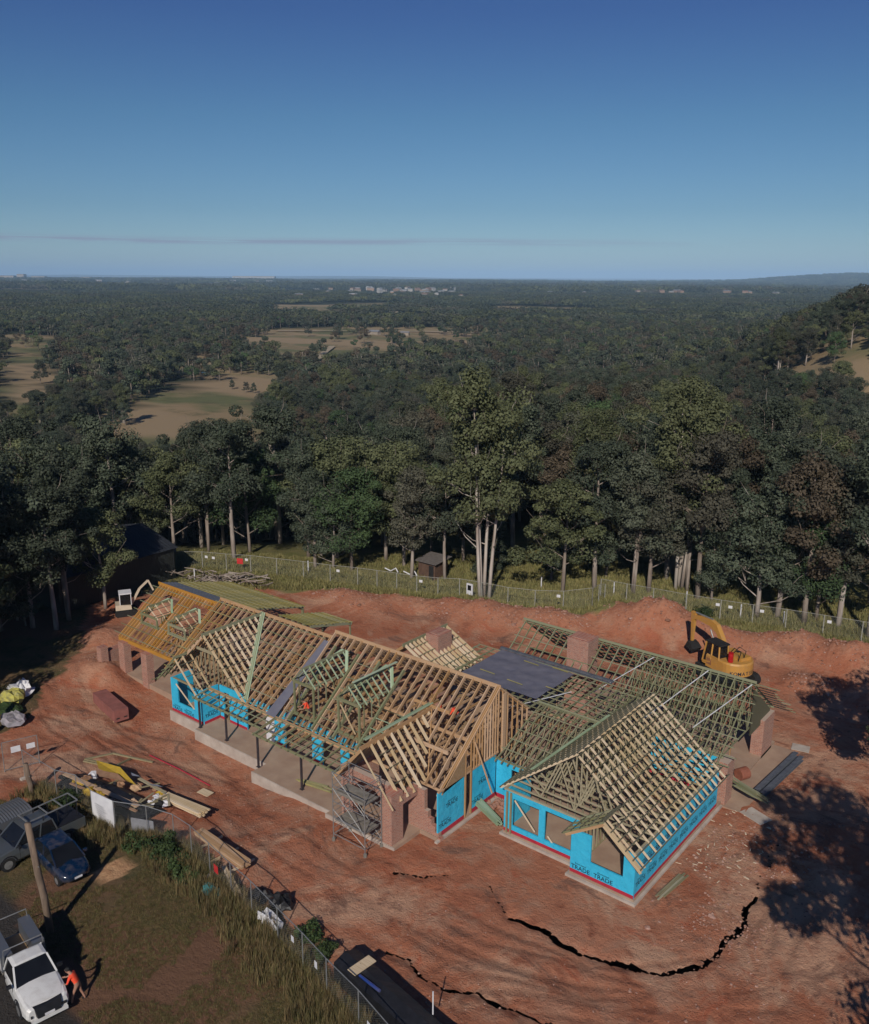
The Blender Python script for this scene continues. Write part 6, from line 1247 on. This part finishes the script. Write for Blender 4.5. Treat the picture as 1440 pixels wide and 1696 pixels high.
front = [('tall_gum', -47.3, 66.6, 1.04, 'tallest olive gum with pale multiple trunks right behind the chain wire fence'), ('gum_b', -82.2, 61.5, .88, 'gum with a cluster of pale stems in the paddock right of the shed'), ('gum_e', -76.5, 60.6, .86, 'gum with two pale forked stems left in the paddock'),
         ('gum_a', -66.9, 63.6, .68, 'gum with short pale trunk, left one of the pair near the fence'), ('gum_f', -65.3, 64.7, .62, 'thin gum squeezed between two paler trunks by the fence'), ('green_a', -63.3, 65.4, .80, 'bright green tree with leaning pale trunk near the fence'), ('gum_a', -56.6, 67.2, .72, 'gum with straight trunk just left of the brown hut'), ('gum_e', -54.0, 69.4, .68, 'gum with straight trunk just right of the brown hut'),
         ('gum_f', -49.6, 70.5, .45, 'small bushy gum left of the tallest gum'), ('gum_c', -42.6, 73.6, .78, 'broad olive tree with low crown right of the tallest gum'), ('gum_e', -40.9, 76.9, .84, 'slim trunked gum near the corner of the back fence'), ('gum_b', -37.3, 78.0, .82, 'gum with several upright pale stems behind the right fence'), ('gum_a', -36.2, 79.2, .80, 'darker gum just behind the upright pale stems'), ('tall_gum', -34.6, 82.5, .98, 'tall gum with bare pale upper limbs behind the right fence'),
         ('gum_b', -33.4, 82.0, .80, 'gum with a white forked stem beside the tall bare limbed gum'), ('gum_e', -31.5, 80.1, .92, 'gum with a long leaning trunk behind the excavator'), ('gum_f', -30.3, 80.6, .55, 'small gum beside the leaning trunk'), ('gum_f', -25.6, 79.6, .85, 'gum with foliage to the ground behind the right mound'), ('gum_a', -24.0, 80.4, .88, 'gum behind the right mound with short twin trunk'), ('gum_d', -21.6, 80.4, .95, 'large brown tinged gum with leaning trunk at the right'), ('gum_e', -16.2, 80.4, .95, 'gum with two pale trunks at the right edge'), ('gum_a', -19.0, 81.5, .9, 'dark gum between the leaning trunk and the right edge'),
         ('gum_f', -45.3, 75.8, .6, 'small gum in the grass gap right of the tallest gum'), ('gum_a', -52.0, 73.5, .75, 'gum behind the brown hut'), ('gum_c', -60.0, 70.0, .8, 'olive gum behind the white pipes'), ('gum_a', -71.0, 66.5, .85, 'gum at the back of the paddock left of the bright green tree'),
         ('gum_b', -80.3, 37.4, .80, 'gum at the left edge in front of the shed'), ('gum_f', -78.5, 33.8, .80, 'dark gum at the left edge nearest the site'), ('gum_e', -90.5, 55, .9, 'gum behind the far corner of the shed'), ('gum_a', -92, 48, .9, 'gum behind the left half of the shed'), ('gum_f', -76.6, 36.2, .50, 'small dark gum shading the front of the shed'), ('gum_b', -85.0, 36.5, .85, 'pale limbed gum at the left edge behind the first'), ('gum_b', -73.2, 39.2, .85, 'gum whose crown hides the left half of the dark shed'), ('gum_a', -74.0, 36.2, .80, 'rounded gum left of the one hiding the shed'), ('gum_e', -72.0, 37.3, .72, 'slim gum standing nearest the mini excavator'), ('gum_f', -74.9, 36.0, .35, 'low dark sapling beside the shed corner')]
for k, x, y, s, lb_ in front: tree(k, x, y, s, label=lb_, group=None)
# trees standing just outside the picture whose shade falls into it
for k, x, y, s, lb_ in (('gum_c', 1.3, 29.6, 1.15, 'spreading gum outside the picture to the right that shades the earth'), ('gum_a', 7.0, 25.0, .9, 'gum outside the picture beside the spreading one'), ('gum_c', -6.0, 52.6, .85, 'gum outside the picture at the right site boundary'), ('gum_a', -66, 20, .95, 'gum outside the picture on the left, nearest the driveway'), ('gum_c', -71, 22.5, 1.0, 'olive gum outside the picture on the left'), ('gum_a', -76, 26, 1.05, 'dark gum outside the picture on the left'), ('gum_e', -80, 30, 1.1, 'high crowned gum outside the picture on the left'), ('gum_c', -69, 16, 1.0, 'olive gum outside the picture by the road'), ('gum_a', -84, 31.5, 1.1, 'gum outside the picture behind the left group'), ('gum_c', -73.5, 27.5, .9, 'olive gum outside the picture between the left trees'), ('gum_f', -77.5, 31.5, 1.15, 'large dark gum at the left edge below the shed'), ('gum_a', -75.5, 34.0, 1.0, 'dark rounded gum at the left edge shading the shed roof'), ('gum_f', -82.5, 34.0, 1.15, 'large bushy gum at the left edge behind the dark rounded one'), ('gum_a', -60.5, 19.0, .9, 'gum outside the picture closest to the house on the left'), ('gum_e', -70.0, 26.0, 1.05, 'high crowned gum outside the picture by the driveway'), ('gum_c', -66.5, 26.5, .8, 'low olive gum outside the picture by the driveway'), ('gum_f', -63.5, 15.5, .9, 'bushy gum outside the picture beside the road'), ('gum_f', -72.2, 30.5, .85, 'bushy gum at the left edge nearest the driveway')):
    tree(k, x, y, s, label=lb_)
CLEAR = [(40, -20), (-50, -20), (-66, 16), (-78, 30), (-73, 38), (-72, 53.5), (-82, 56), (-86, 60), (-82, 63.5), (-74, 64.5), (-69.5, 66.0), (-63, 67.0), (-57, 71.5), (-50, 76), (-46, 78.5), (-40.9, 79.5), (-35, 83), (-28, 83.5), (-22, 82), (-14, 82), (30, 86)]
SHED = [(-89.5, 38), (-73.5, 38), (-73.5, 54), (-89.5, 54)]
def scat(d0, d1, sp, ph0=-29, ph1=29, jit=.42):
    X, Y = np.meshgrid(np.arange(-d1, d1, sp), np.arange(-sp, d1 * 1.1, sp)); X = X + rng.uniform(-jit, jit, X.shape) * sp; Y = Y + rng.uniform(-jit, jit, Y.shape) * sp
    d = np.hypot(X, Y); ph = np.degrees(np.arctan2(X * CY + Y * SY, -X * SY + Y * CY)); k = (d > d0) & (d < d1) & (ph > ph0) & (ph < ph1); return X[k], Y[k], d[k], ph[k]
X, Y, D, PH = scat(70, 420, 6.3)
infl = np.zeros(X.shape, bool)
for f_ in FIELDS: infl |= inpoly(X + (fbm(X / 25, Y / 25, 91, 2) - .5) * 30, Y, f_)
keep = ~inpoly(X, Y, CLEAR) & ~inpoly(X, Y, SHED) & (~infl | (rng.random(X.shape) < np.where(PH > 12, .09, .015)) | (infl & (fbm(X / 38, Y / 38, 95, 3) > .65)))
keep &= ~((D > 260) & (fbm(X / 60, Y / 60, 93, 3) > .62) & (PH < 12))
X, Y, D, PH = X[keep], Y[keep], D[keep], PH[keep]; o_ = np.argsort(D); X, Y, D, PH = X[o_], Y[o_], D[o_], PH[o_]
names = ['gum_a', 'gum_c', 'gum_e', 'gum_f', 'gum_d', 'gum_b', 'green_a', 'tall_gum']; pr = [.24, .13, .17, .20, .09, .09, .05, .03]
NI = 262
sc_ = .88 - .10 * np.clip((D - 90) / 150, 0, 1)
for i in range(min(NI, len(X))):
    k = names[rng.choice(8, p=pr)]; o = tree(k, X[i], Y[i], float(sc_[i] * rng.uniform(.72, 1.12)), rz=float(rng.uniform(0, 6.28)))
    o['group'] = 'forest ' + k.replace('_', ' ')
    o['group'] = {'gum_a': 'dark rounded forest gums', 'gum_c': 'olive forest gums', 'gum_e': 'high crowned forest gums', 'gum_f': 'low branched forest gums', 'gum_d': 'brown tinged forest gums', 'gum_b': 'twin stemmed forest gums', 'green_a': 'bright green forest trees', 'tall_gum': 'many stemmed forest gums'}[k]
def scatter(name, P, rot, scl, idx, sources, label, kind='stuff', tiltv=None):
    """one object that sets the given source meshes on its points with geometry nodes"""
    me = bpy.data.meshes.new(name); me.vertices.add(len(P)); me.vertices.foreach_set('co', np.asarray(P, np.float32).ravel()); me.update()
    for n_, t_, v_ in (('rot', 'FLOAT', rot), ('scl', 'FLOAT', scl), ('idx', 'INT', idx)):
        a = me.attributes.new(n_, t_, 'POINT'); a.data.foreach_set('value', np.asarray(v_, np.float32 if t_ == 'FLOAT' else np.int32))
    o = link(name, me); tag(o, label, None, None, kind)
    col = bpy.data.collections.new(name + '_sources')
    for i, s_ in enumerate(sources): q = bpy.data.objects.new('%s_source_%02d' % (name, i), s_); col.objects.link(q)
    g = bpy.data.node_groups.new(name, 'GeometryNodeTree'); g.interface.new_socket('Geometry', in_out='INPUT', socket_type='NodeSocketGeometry'); g.interface.new_socket('Geometry', in_out='OUTPUT', socket_type='NodeSocketGeometry')
    N = g.nodes; gi = N.new('NodeGroupInput'); go_ = N.new('NodeGroupOutput'); ip = N.new('GeometryNodeInstanceOnPoints'); ci = N.new('GeometryNodeCollectionInfo')
    ci.inputs['Collection'].default_value = col; ci.inputs['Separate Children'].default_value = True; ci.inputs['Reset Children'].default_value = True
    def na(nm, ty): q = N.new('GeometryNodeInputNamedAttribute'); q.data_type = ty; q.inputs['Name'].default_value = nm; return [s for s in q.outputs if s.enabled][0]
    cx = N.new('ShaderNodeCombineXYZ'); L = g.links.new; L(na('rot', 'FLOAT'), cx.inputs['Z']); e2 = N.new('FunctionNodeEulerToRotation'); L(cx.outputs[0], e2.inputs[0])
    L(gi.outputs[0], ip.inputs['Points']); L(ci.outputs[0], ip.inputs['Instance']); ip.inputs['Pick Instance'].default_value = True; L(na('idx', 'INT'), ip.inputs['Instance Index'])
    L(e2.outputs[0], ip.inputs['Rotation']); L(na('scl', 'FLOAT'), ip.inputs['Scale']); L(ip.outputs[0], go_.inputs[0])
    md = o.modifiers.new('scatter', 'NODES'); md.node_group = g; return o
def join2(t_, c_, nm):
    b = bpy.data.meshes.new(nm); va = np.empty(len(t_.vertices) * 3, np.float32); t_.vertices.foreach_get('co', va); vb = np.empty(len(c_.vertices) * 3, np.float32); c_.vertices.foreach_get('co', vb)
    fa = [tuple(p.vertices) for p in t_.polygons]; n = len(t_.vertices); b.vertices.add(n + len(c_.vertices)); b.vertices.foreach_set('co', np.concatenate([va, vb]))
    fb = [tuple(n + v for v in p.vertices) for p in c_.polygons]; F = fa + fb; b.loops.add(sum(map(len, F))); b.loops.foreach_set('vertex_index', np.array([i for f in F for i in f], np.int32)); b.polygons.add(len(F))
    ls = np.cumsum([0] + [len(f) for f in F[:-1]]); b.polygons.foreach_set('loop_start', ls.astype(np.int32)); b.update(calc_edges=True)
    b.materials.append(t_.materials[0]); b.materials.append(c_.materials[0]); b.polygons.foreach_set('material_index', np.array([0] * len(fa) + [1] * len(fb), np.int32))
    tn = np.empty(len(c_.vertices), np.float32); c_.attributes['tone'].data.foreach_get('value', tn); a = b.attributes.new('tone', 'FLOAT', 'POINT'); a.data.foreach_set('value', np.concatenate([np.zeros(n, np.float32), tn])); return b
src = [join2(*KINDS[k], 'forest_tree') for k in names]
Xf, Yf, Df = X[NI:], Y[NI:], D[NI:]
scatter('forest', np.stack([Xf, Yf, ground(Xf, Yf) - .2], 1), rng.uniform(0, 6.28, len(Xf)), .80 * rng.uniform(.7, 1.12, len(Xf)), rng.choice(8, len(Xf), p=pr), src, 'dense grey green gum forest rolling away behind the front trees')
# middle and far woods: cheaper trees
def lod_tree(seed, H, R_, m, n, per, leaf):
    rnd = random.Random(seed); c = []; r = []
    for k in range(n):
        a = rnd.uniform(0, 6.28); q = rnd.random() ** .5 * R_ * .75; c.append((math.cos(a) * q, math.sin(a) * q, H * rnd.uniform(.38, .92) * (1 - .25 * q / R_))); r.append(rnd.uniform(.28, .45) * R_)
    C_, N_, S_, T_ = clump_leaves(c, r, per, leaf, .75, .25); cm = quads_mesh('crown', C_, N_, S_, T_ * .45 + .28, m, 1.2); tb_ = MB().tube([(0, 0, -.5), (.2, .1, H * .4), (0, .3, H * .75)], [.3, .22, .1], 5)
    for k in range(seed % 3):
        a = rnd.uniform(0, 6.28); tb_.tube([(.1, .1, H * .4), (math.cos(a) * R_ * .45, math.sin(a) * R_ * .45, H * .72), (math.cos(a) * R_ * .6, math.sin(a) * R_ * .6, H * .88)], [.12, .08, .03], 4)
    tm = tb_.mesh('trunk', M['bark']); return join2(tm, cm, 'wood_tree')
lod = [lod_tree(20 + i, 14, 5.4, mm, 11, 90, .8) for i, mm in enumerate((M['leaf'], M['leaf'], M['leaf_olive'], M['leaf_green'], M['leaf_brown']))]
X, Y, D, PH = scat(420, 1050, 9.0)
infl = np.zeros(X.shape, bool)
for f_ in FIELDS: infl |= inpoly(X + (fbm(X / 40, Y / 40, 91, 2) - .5) * 50, Y + (fbm(X / 40, Y / 40, 99, 2) - .5) * 50, f_)
keep = ~infl | (rng.random(X.shape) < .02) | (fbm(X / 70, Y / 45, 95, 3) > .66); X, Y = X[keep], Y[keep]
scatter('middle_woods', np.stack([X, Y, ground(X, Y) - .3], 1), rng.uniform(0, 6.28, len(X)), rng.uniform(.65, 1.15, len(X)), rng.choice(5, len(X), p=[.35, .3, .2, .05, .1]), lod, 'woods between the open paddocks in the middle distance')
def grove(seed, Rg, n, H, leaf, m):
    rnd = random.Random(seed); c = []; r = []
    for k in range(n): a = rnd.uniform(0, 6.28); q = rnd.random() ** .5 * Rg; c.append((math.cos(a) * q, math.sin(a) * q, H * rnd.uniform(.45, .8))); r.append(rnd.uniform(3.0, 5.5) * H / 13)
    return quads_mesh('grove', *clump_leaves(c, r, 60, leaf, .75, .25), m, 1.1)
gv = [grove(40 + i, 20, 26, 13, 1.9, m_) for i, m_ in enumerate((M['leaf'], M['leaf'], M['leaf_olive']))]
X, Y, D, PH = scat(1040, 3200, 27)
keep = fbm(X / 330, Y / 330, 71, 3) < .64; keep &= ~inpoly(X, Y, FIELDS[4]); X, Y, D = X[keep], Y[keep], D[keep]
X2, Y2, D2, _ = scat(3180, 11000, 85); keep = fbm(X2 / 700, Y2 / 500, 73, 3) < .60; X2, Y2 = X2[keep], Y2[keep]
Xa, Ya = np.concatenate([X, X2]), np.concatenate([Y, Y2])
scatter('far_woods', np.stack([Xa, Ya, ground(Xa, Ya) - 1], 1), rng.uniform(0, 6.28, len(Xa)), np.concatenate([rng.uniform(.8, 1.15, len(X)), rng.uniform(2.0, 3.0, len(X2)) * .8]), rng.choice(3, len(Xa)), gv, 'unbroken dark woods of the plain reaching towards the horizon')
# paddock trees standing alone
pt_ = [(-9.5, 452, 1.05), (-9.0, 447, .8), (-18.0, 452, .95), (-21.5, 355, .85), (-12.6, 470, .35), (-11.8, 455, .38), (-11.3, 452, .36), (-19.5, 470, .9), (-7.6, 600, .9), (-15, 620, .9), (-20.5, 600, 1.0), (-22.5, 420, .9), (-23.5, 520, .9), (-5.8, 520, .9), (-13.5, 590, 1.0), (-16.8, 590, 1.0), (-8.2, 390, .4), (-7.4, 372, .4)]
for i, (ph, d_, s) in enumerate(pt_):
    a = R(ph); x = d_ * (math.sin(a) * CY - math.cos(a) * SY); y = d_ * (math.sin(a) * SY + math.cos(a) * CY)
    o = tree('gum_f', x, y, s, label='lone dark tree standing in the tan paddock beyond the forest', group='lone trees in the far paddocks')
# shrubs near the fence
def shrub_mesh(seed, r, h, m, n=16, per=60, leaf=.16):
    rnd = random.Random(seed); c = [(rnd.uniform(-r, r) * .75, rnd.uniform(-r, r) * .75, h * rnd.uniform(.25, .8)) for _ in range(n)]; return quads_mesh('foliage', *clump_leaves(c, [r * .4] * n, per, leaf, .8), m, 1.8)
shm = [shrub_mesh(3, 1.0, 1.3, M['bush']), shrub_mesh(4, .9, 1.0, M['leaf_green']), shrub_mesh(5, 1.1, .9, M['bush'])]
for i, (x, y, s, k, lb_) in enumerate(((-45.4, 23.0, .9, 0, 'dark bush against the fence left of the white banner'), (-44.0, 22.6, .6, 2, 'low bush just left of the white banner'), (-39.2, 23.5, .7, 2, 'low dark bush in front of the grey sheet'), (-37.6, 24.0, .9, 0, 'dark bush right of the white banner'), (-36.4, 23.9, .7, 2, 'low bush beside the dark bush right of the banner'), (-34.9, 23.5, .6, 2, 'low dark bush under the fence near the red sign'), (-27.0, 24.6, .6, 2, 'dark weeds inside the fence beyond the white sheet'), (-25.6, 24.3, .55, 0, 'dark bush inside the fence near the black stack'), (-31.0, 75.3, .9, 1, 'green bush behind the left red mound'), (-29.2, 76.0, .9, 0, 'dark bush by the fence behind the excavator boom'))):
    z = gz(x, y); o = empty('shrub', (x, y, z), lb_, 'shrub', local=True, rz=i * 1.3); o.scale = (s, s, s); q = bpy.data.objects.new('foliage', shm[k]); COL.objects.link(q); q.parent = o
    q = MB().tube([(0, 0, -.1), (.05, .02, .6)], [.04, .02], 5).build('stem', M['bark'], o, origin=(0, 0, 0))
# grass
def tuft_mesh(seed, n, h, w, spread, gm='grass_blade'):
    b = []; T = []; rnd = random.Random(seed); F = []
    for i in range(n):
        a = rnd.uniform(0, 6.28); r = rnd.random() * spread; x, y = math.cos(a) * r, math.sin(a) * r; l = h * rnd.uniform(.5, 1.1); t = rnd.uniform(.1, .55) * l; a2 = rnd.uniform(0, 6.28); dx, dy = math.cos(a2), math.sin(a2)
        k = len(b); b += [(x - dy * w, y + dx * w, 0), (x + dy * w, y - dx * w, 0), (x + dx * t * .4 + dy * w * .8, y + dy * t * .4 - dx * w * .8, l * .6), (x + dx * t * .4 - dy * w * .8, y + dy * t * .4 + dx * w * .8, l * .6), (x + dx * t, y + dy * t, l)]; F += [(k, k + 1, k + 2, k + 3), (k + 3, k + 2, k + 4)]; T += [rnd.random()] * 5
    me = bpy.data.meshes.new('grass_tuft'); me.from_pydata(b, [], F); a = me.attributes.new('tone', 'FLOAT', 'POINT'); a.data.foreach_set('value', T); me.materials.append(M[gm]); return me
def inbox(x0, x1, y0, y1, n): return rng.uniform(x0, x1, n), rng.uniform(y0, y1, n)
tall = [tuft_mesh(i, 34, .62, .010, .22) for i in range(4)]; short = [tuft_mesh(10 + i, 26, .13, .012, .25) for i in range(4)]
x, y = inbox(-50, -15, 17, 25.5, 11000); dl = dline(x, y, TF); below = np.interp(x, [p[0] for p in TF], [p[1] for p in TF]) - y
k = (below > -.4) & (below < 3.2) & (rng.random(x.shape) < np.clip(1.1 - below / 1.7 + (fbm(x / 1.5, y / 1.5, 3, 2) - .5), 0, 1)) & (x > -49); x, y = x[k], y[k]
scatter('tall_grass', np.stack([x, y, ground(x, y)], 1), rng.uniform(0, 6.28, len(x)), rng.uniform(.6, 1.35, len(x)), rng.integers(0, 4, len(x)), tall, 'long dry and green grass growing along the temporary fence')
x, y = inbox(-52, -15, 13, 24.5, 34000); k = ~inpoly(x, y, [(-37.2, 22.2), (-38.1, 23.3), (-40.0, 22.9), (-39.5, 20.8), (-38.2, 20.1), (-37.1, 21.2)]) & ~inpoly(x, y, ROAD) & ~inpoly(x, y, DIRT) & (fbm(x / 2, y / 2, 13, 3) > .43); x, y = x[k], y[k]
scatter('short_grass', np.stack([x, y, ground(x, y)], 1), rng.uniform(0, 6.28, len(x)), rng.uniform(.28, .75, len(x)), rng.integers(0, 4, len(x)), short, 'short patchy grass of the verge around the parked vehicles')
x, y = inbox(-90, -5, 50, 90, 60000); k = ~inpoly(x, y, DIRT) & (inpoly(x, y, CLEAR) | (np.hypot(x, y) < 96)) & ~inpoly(x, y, SHED); x, y = x[k], y[k]
pg_ = [tuft_mesh(30 + i, 14, .45, .02, .4, 'paddock_blade') for i in range(3)]
scatter('paddock_grass', np.stack([x, y, ground(x, y)], 1), rng.uniform(0, 6.28, len(x)), rng.uniform(.5, 1.2, len(x)), rng.integers(0, 3, len(x)), pg_, 'rough grass of the paddock behind the back fence')
# stones on the earth
rk = []
for i in range(4):
    b = MB(); b.blob((0, 0, 0), .5, .42, .3, random.Random(i), .35, 7, 4); rk.append(b.mesh('stone', MT('earth_clod', (0.36, 0.21, 0.15), (0.24, 0.10, 0.065), 3, rnd=.35)))
x, y = inbox(-63, 0, 24, 78, 9000); k = inpoly(x, y, DIRT) & ~((x > -60.6) & (x < -15.8) & (y > 33.2) & (y < 57)) & (fbm(x / 4, y / 4, 29, 3) + rng.random(x.shape) * .25 > .55); x, y = x[k], y[k]
mx2 = [m_ for m_ in MOUNDS]; xx = np.concatenate([rng.normal(m_[0], m_[2] * .7, 160) for m_ in mx2]); yy = np.concatenate([rng.normal(m_[1], m_[3] * .7, 160) for m_ in mx2]); kk = inpoly(xx, yy, DIRT) & ~((xx > -60.6) & (xx < -15.8) & (yy > 33.2) & (yy < 57)); x = np.concatenate([x, xx[kk]]); y = np.concatenate([y, yy[kk]]); x3, y3 = rng.uniform(-18, -10, 1500), rng.uniform(36, 50, 1500); kk = (fbm(x3 / 2.2, y3 / 2.2, 33, 3) > .5) & (x3 > -15.6); x = np.concatenate([x, x3[kk]]); y = np.concatenate([y, y3[kk]])
isM = np.zeros(len(x), bool)
for m_ in MOUNDS: isM |= ((x - m_[0]) / m_[2]) ** 2 + ((y - m_[1]) / m_[3]) ** 2 < 1.3
near_ = np.where(isM & (y > 55), 2.0, 1.0) * np.where((x > -19) & (x < -9) & (y > 34) & (y < 50), 1.5, 1.0); sc0 = rng.uniform(.04, .11, len(x)) * near_ * np.where(rng.random(len(x)) < .04, 2.3, 1)
scatter('loose_stones', np.stack([x, y, ground(x, y)], 1), rng.uniform(0, 6.28, len(x)), sc0, rng.integers(0, 4, len(x)), rk, 'small stones and clods strewn over the red earth')
x, y = inbox(-17.5, -12.6, 40.5, 47.5, 60); ch = MB()
for i in range(60): ch.rbox((x[i], y[i], gz(x[i], y[i]) + .03), (rng.uniform(.06, .3), rng.uniform(.03, .08), .02), rng.uniform(0, 6))
tag(ch.build('timber_scraps', M['pine_pale']), 'small timber scraps scattered beside the right wing wall', kind='stuff')
# ================================================================= far buildings
def far_house(x, y, L, Wd, H, rz, mw, mr, label, group=None, name='distant_house', cat='house', roof_h=.35):
    z = gz(x, y); o = empty(name, (x, y, z), label, cat, group, rz=rz, local=True)
    MB().box(-L / 2, -Wd / 2, -3, L / 2, Wd / 2, H).build('wall', mw, o)
    b = MB(); rh = Wd * roof_h; b.v += [(-L / 2 - .5, -Wd / 2 - .5, H), (L / 2 + .5, -Wd / 2 - .5, H), (L / 2 + .5, Wd / 2 + .5, H), (-L / 2 - .5, Wd / 2 + .5, H), (-L / 2 - .5, 0, H + rh), (L / 2 + .5, 0, H + rh)]
    for f in ((0, 1, 5, 4), (2, 3, 4, 5), (0, 4, 3), (1, 2, 5), (3, 2, 1, 0)): b.face(f)
    b.build('roof', mr, o); return o
fr_ = random.Random(31)
wc = [MT('pale_far_render', (.42, .40, .37), None, 1), MT('cream_render', (.36, .30, .24), None, 1), MT('tan_brick_far', (.36, .24, .17), None, 1)]; rc = [MT('far_tile_roof', (.24, .14, .11), None, 1), MT('far_grey_roof', (.24, .25, .27), None, 1), MT('far_pale_roof', (.42, .42, .43), None, 1)]
def polar(ph, d): a = R(ph); return d * (math.sin(a) * CY - math.cos(a) * SY), d * (math.sin(a) * SY + math.cos(a) * CY)
for i in range(210):
    if i < 80: ph, d = fr_.uniform(-25, -10), fr_.uniform(4600, 7600)
    elif i < 140: ph, d = fr_.gauss(-2.5, 2.6), fr_.uniform(2300, 4800)
    else: ph, d = fr_.gauss(14, 3.5), fr_.uniform(2900, 4600)
    x, y = polar(ph, d); k = d / 5000
    far_house(x, y, fr_.uniform(12, 30) * k + 6, fr_.uniform(10, 16) * k + 4, fr_.uniform(13, 18) if d > 3000 else 12, fr_.uniform(0, 3.1), fr_.choice(wc), fr_.choice(rc), 'tiny pale house of the far suburbs near the horizon', 'far suburb houses', roof_h=.2)
x, y = polar(-11.0, 9500); far_house(x, y, 420, 90, 42, math.atan2(SY, CY) , wc[0], wc[0], 'long white warehouse on the horizon left of centre', name='distant_warehouse', cat='warehouse', roof_h=.05)
for ph, d, L, H in ((-24.6, 8800, 120, 40), (-23.9, 9000, 60, 52), (-23.0, 9100, 120, 34), (-20.5, 8700, 90, 28)):
    x, y = polar(ph, d); far_house(x, y, L, 60, H, math.atan2(SY, CY), wc[1], rc[1], 'pale city block on the left horizon', 'pale blocks on the left horizon', name='distant_block', cat='building', roof_h=.05)
for i, (ph, d, L) in enumerate(((-3.8, 905, 13), (-1.9, 890, 8), (-2.6, 1500, 14), (18.6, 335, 3.0), (20.8, 400, 3.2), (-16.8, 560, 4))):
    x, y = polar(ph, d); far_house(x, y, L, L * .4, 3, .4 * i, wc[1] if L > 4 else wc[0], rc[1], ['long low shed at the far edge of the paddock', 'small shed at the far edge of the paddock', 'pale farm shed beyond the trees', 'white water tank hut on the right hillside', 'white caravan like hut high on the right hillside', 'small pale hut in the left paddock'][i], name='farm_shed', cat='shed', roof_h=.3)
# ponds and farm track
def ribbon(name, pts, w, m, dz, label):
    b = MB(); P = []
    for (x0, y0), (x1, y1) in zip(pts, pts[1:]):
        n = max(1, int(math.hypot(x1 - x0, y1 - y0) / 6)); P += [(x0 + (x1 - x0) * i / n, y0 + (y1 - y0) * i / n) for i in range(n)]
    P.append(pts[-1])
    for i, (x, y) in enumerate(P):
        q = P[min(i + 1, len(P) - 1)]; p = P[max(i - 1, 0)]; L = math.hypot(q[0] - p[0], q[1] - p[1]) or 1; nx_, ny_ = -(q[1] - p[1]) / L * w / 2, (q[0] - p[0]) / L * w / 2
        z = max(gz(x + nx_, y + ny_), gz(x - nx_, y - ny_), gz(x, y)) + dz; b.v += [(x + nx_, y + ny_, z), (x - nx_, y - ny_, z)]
    for i in range(len(P) - 1): b.face((2 * i, 2 * i + 2, 2 * i + 3, 2 * i + 1))
    o = b.build(name, m); tag(o, label, kind='structure'); return o
M['track'] = MT('pale_track_earth', (0.46, 0.37, 0.24), None, 1); M['ditch'] = MT('dark_ditch_growth', (0.055, 0.05, 0.028), None, 1)
ribbon('farm_track', [(-262, 236), (-330, 305), (-420, 400), (-520, 520)], 5, M['track'], 1.0, 'pale track crossing the left paddock'); ribbon('ditch', [(-248, 232), (-312, 300), (-395, 392)], 5, M['ditch'], 1.1, 'dark ditch line beside the pale track')
ribbon('farm_track', [(-720, 640), (-600, 730), (-470, 800)], 8, M['track'], 1.2, 'pale straight track at the far edge of the paddock'); ribbon('farm_track', [(-500, 330), (-430, 420), (-395, 500)], 4, M['track'], 1.0, 'faint pale track at the left of the paddock')
def patch(name, pts, m, dz, label):
    b = MB(); b.poly([(x, y, gz(x, y) + dz) for x, y in pts]); o = b.build(name, m); tag(o, label, kind='structure'); return o
M['water'] = MT('pond_water', (0.10, 0.14, 0.18), None, 1, rough=.1)
zl = gz(*polar(-16.3, 560)) + .35
for nm, ph, d, L, Wd, lb_ in (('pond', -16.3, 560, 22, 7, 'small pond in the left paddock'), ('pond', -22.0, 640, 16, 6, 'narrow pond at the far left')):
    cx, cy = polar(ph, d); z = gz(cx, cy) + .5; MBp = MB(); MBp.poly([(cx + L * math.cos(t) * CY - Wd * math.sin(t) * SY, cy + L * math.cos(t) * SY + Wd * math.sin(t) * CY, z) for t in [2 * math.pi * k / 18 for k in range(18)]]); tag(MBp.build(nm, M['water']), lb_, kind='structure')
# ================================================================= air
hm = bpy.data.materials.new('air'); hm.use_nodes = True; t = hm.node_tree; t.nodes.clear(); ou = t.nodes.new('ShaderNodeOutputMaterial'); pv = t.nodes.new('ShaderNodeVolumePrincipled')
pv.inputs['Color'].default_value = (0.45, 0.70, 1.0, 1); pv.inputs['Density'].default_value = 6.2e-5; pv.inputs['Anisotropy'].default_value = -0.3; t.links.new(pv.outputs[0], ou.inputs['Volume'])
hb_ = MB().box(-52000, -3000, -60, 12000, 52000, 330).build('haze', hm, origin=(0, 0, 0)); tag(hb_, 'thin blue air lying over the whole plain', kind='stuff')
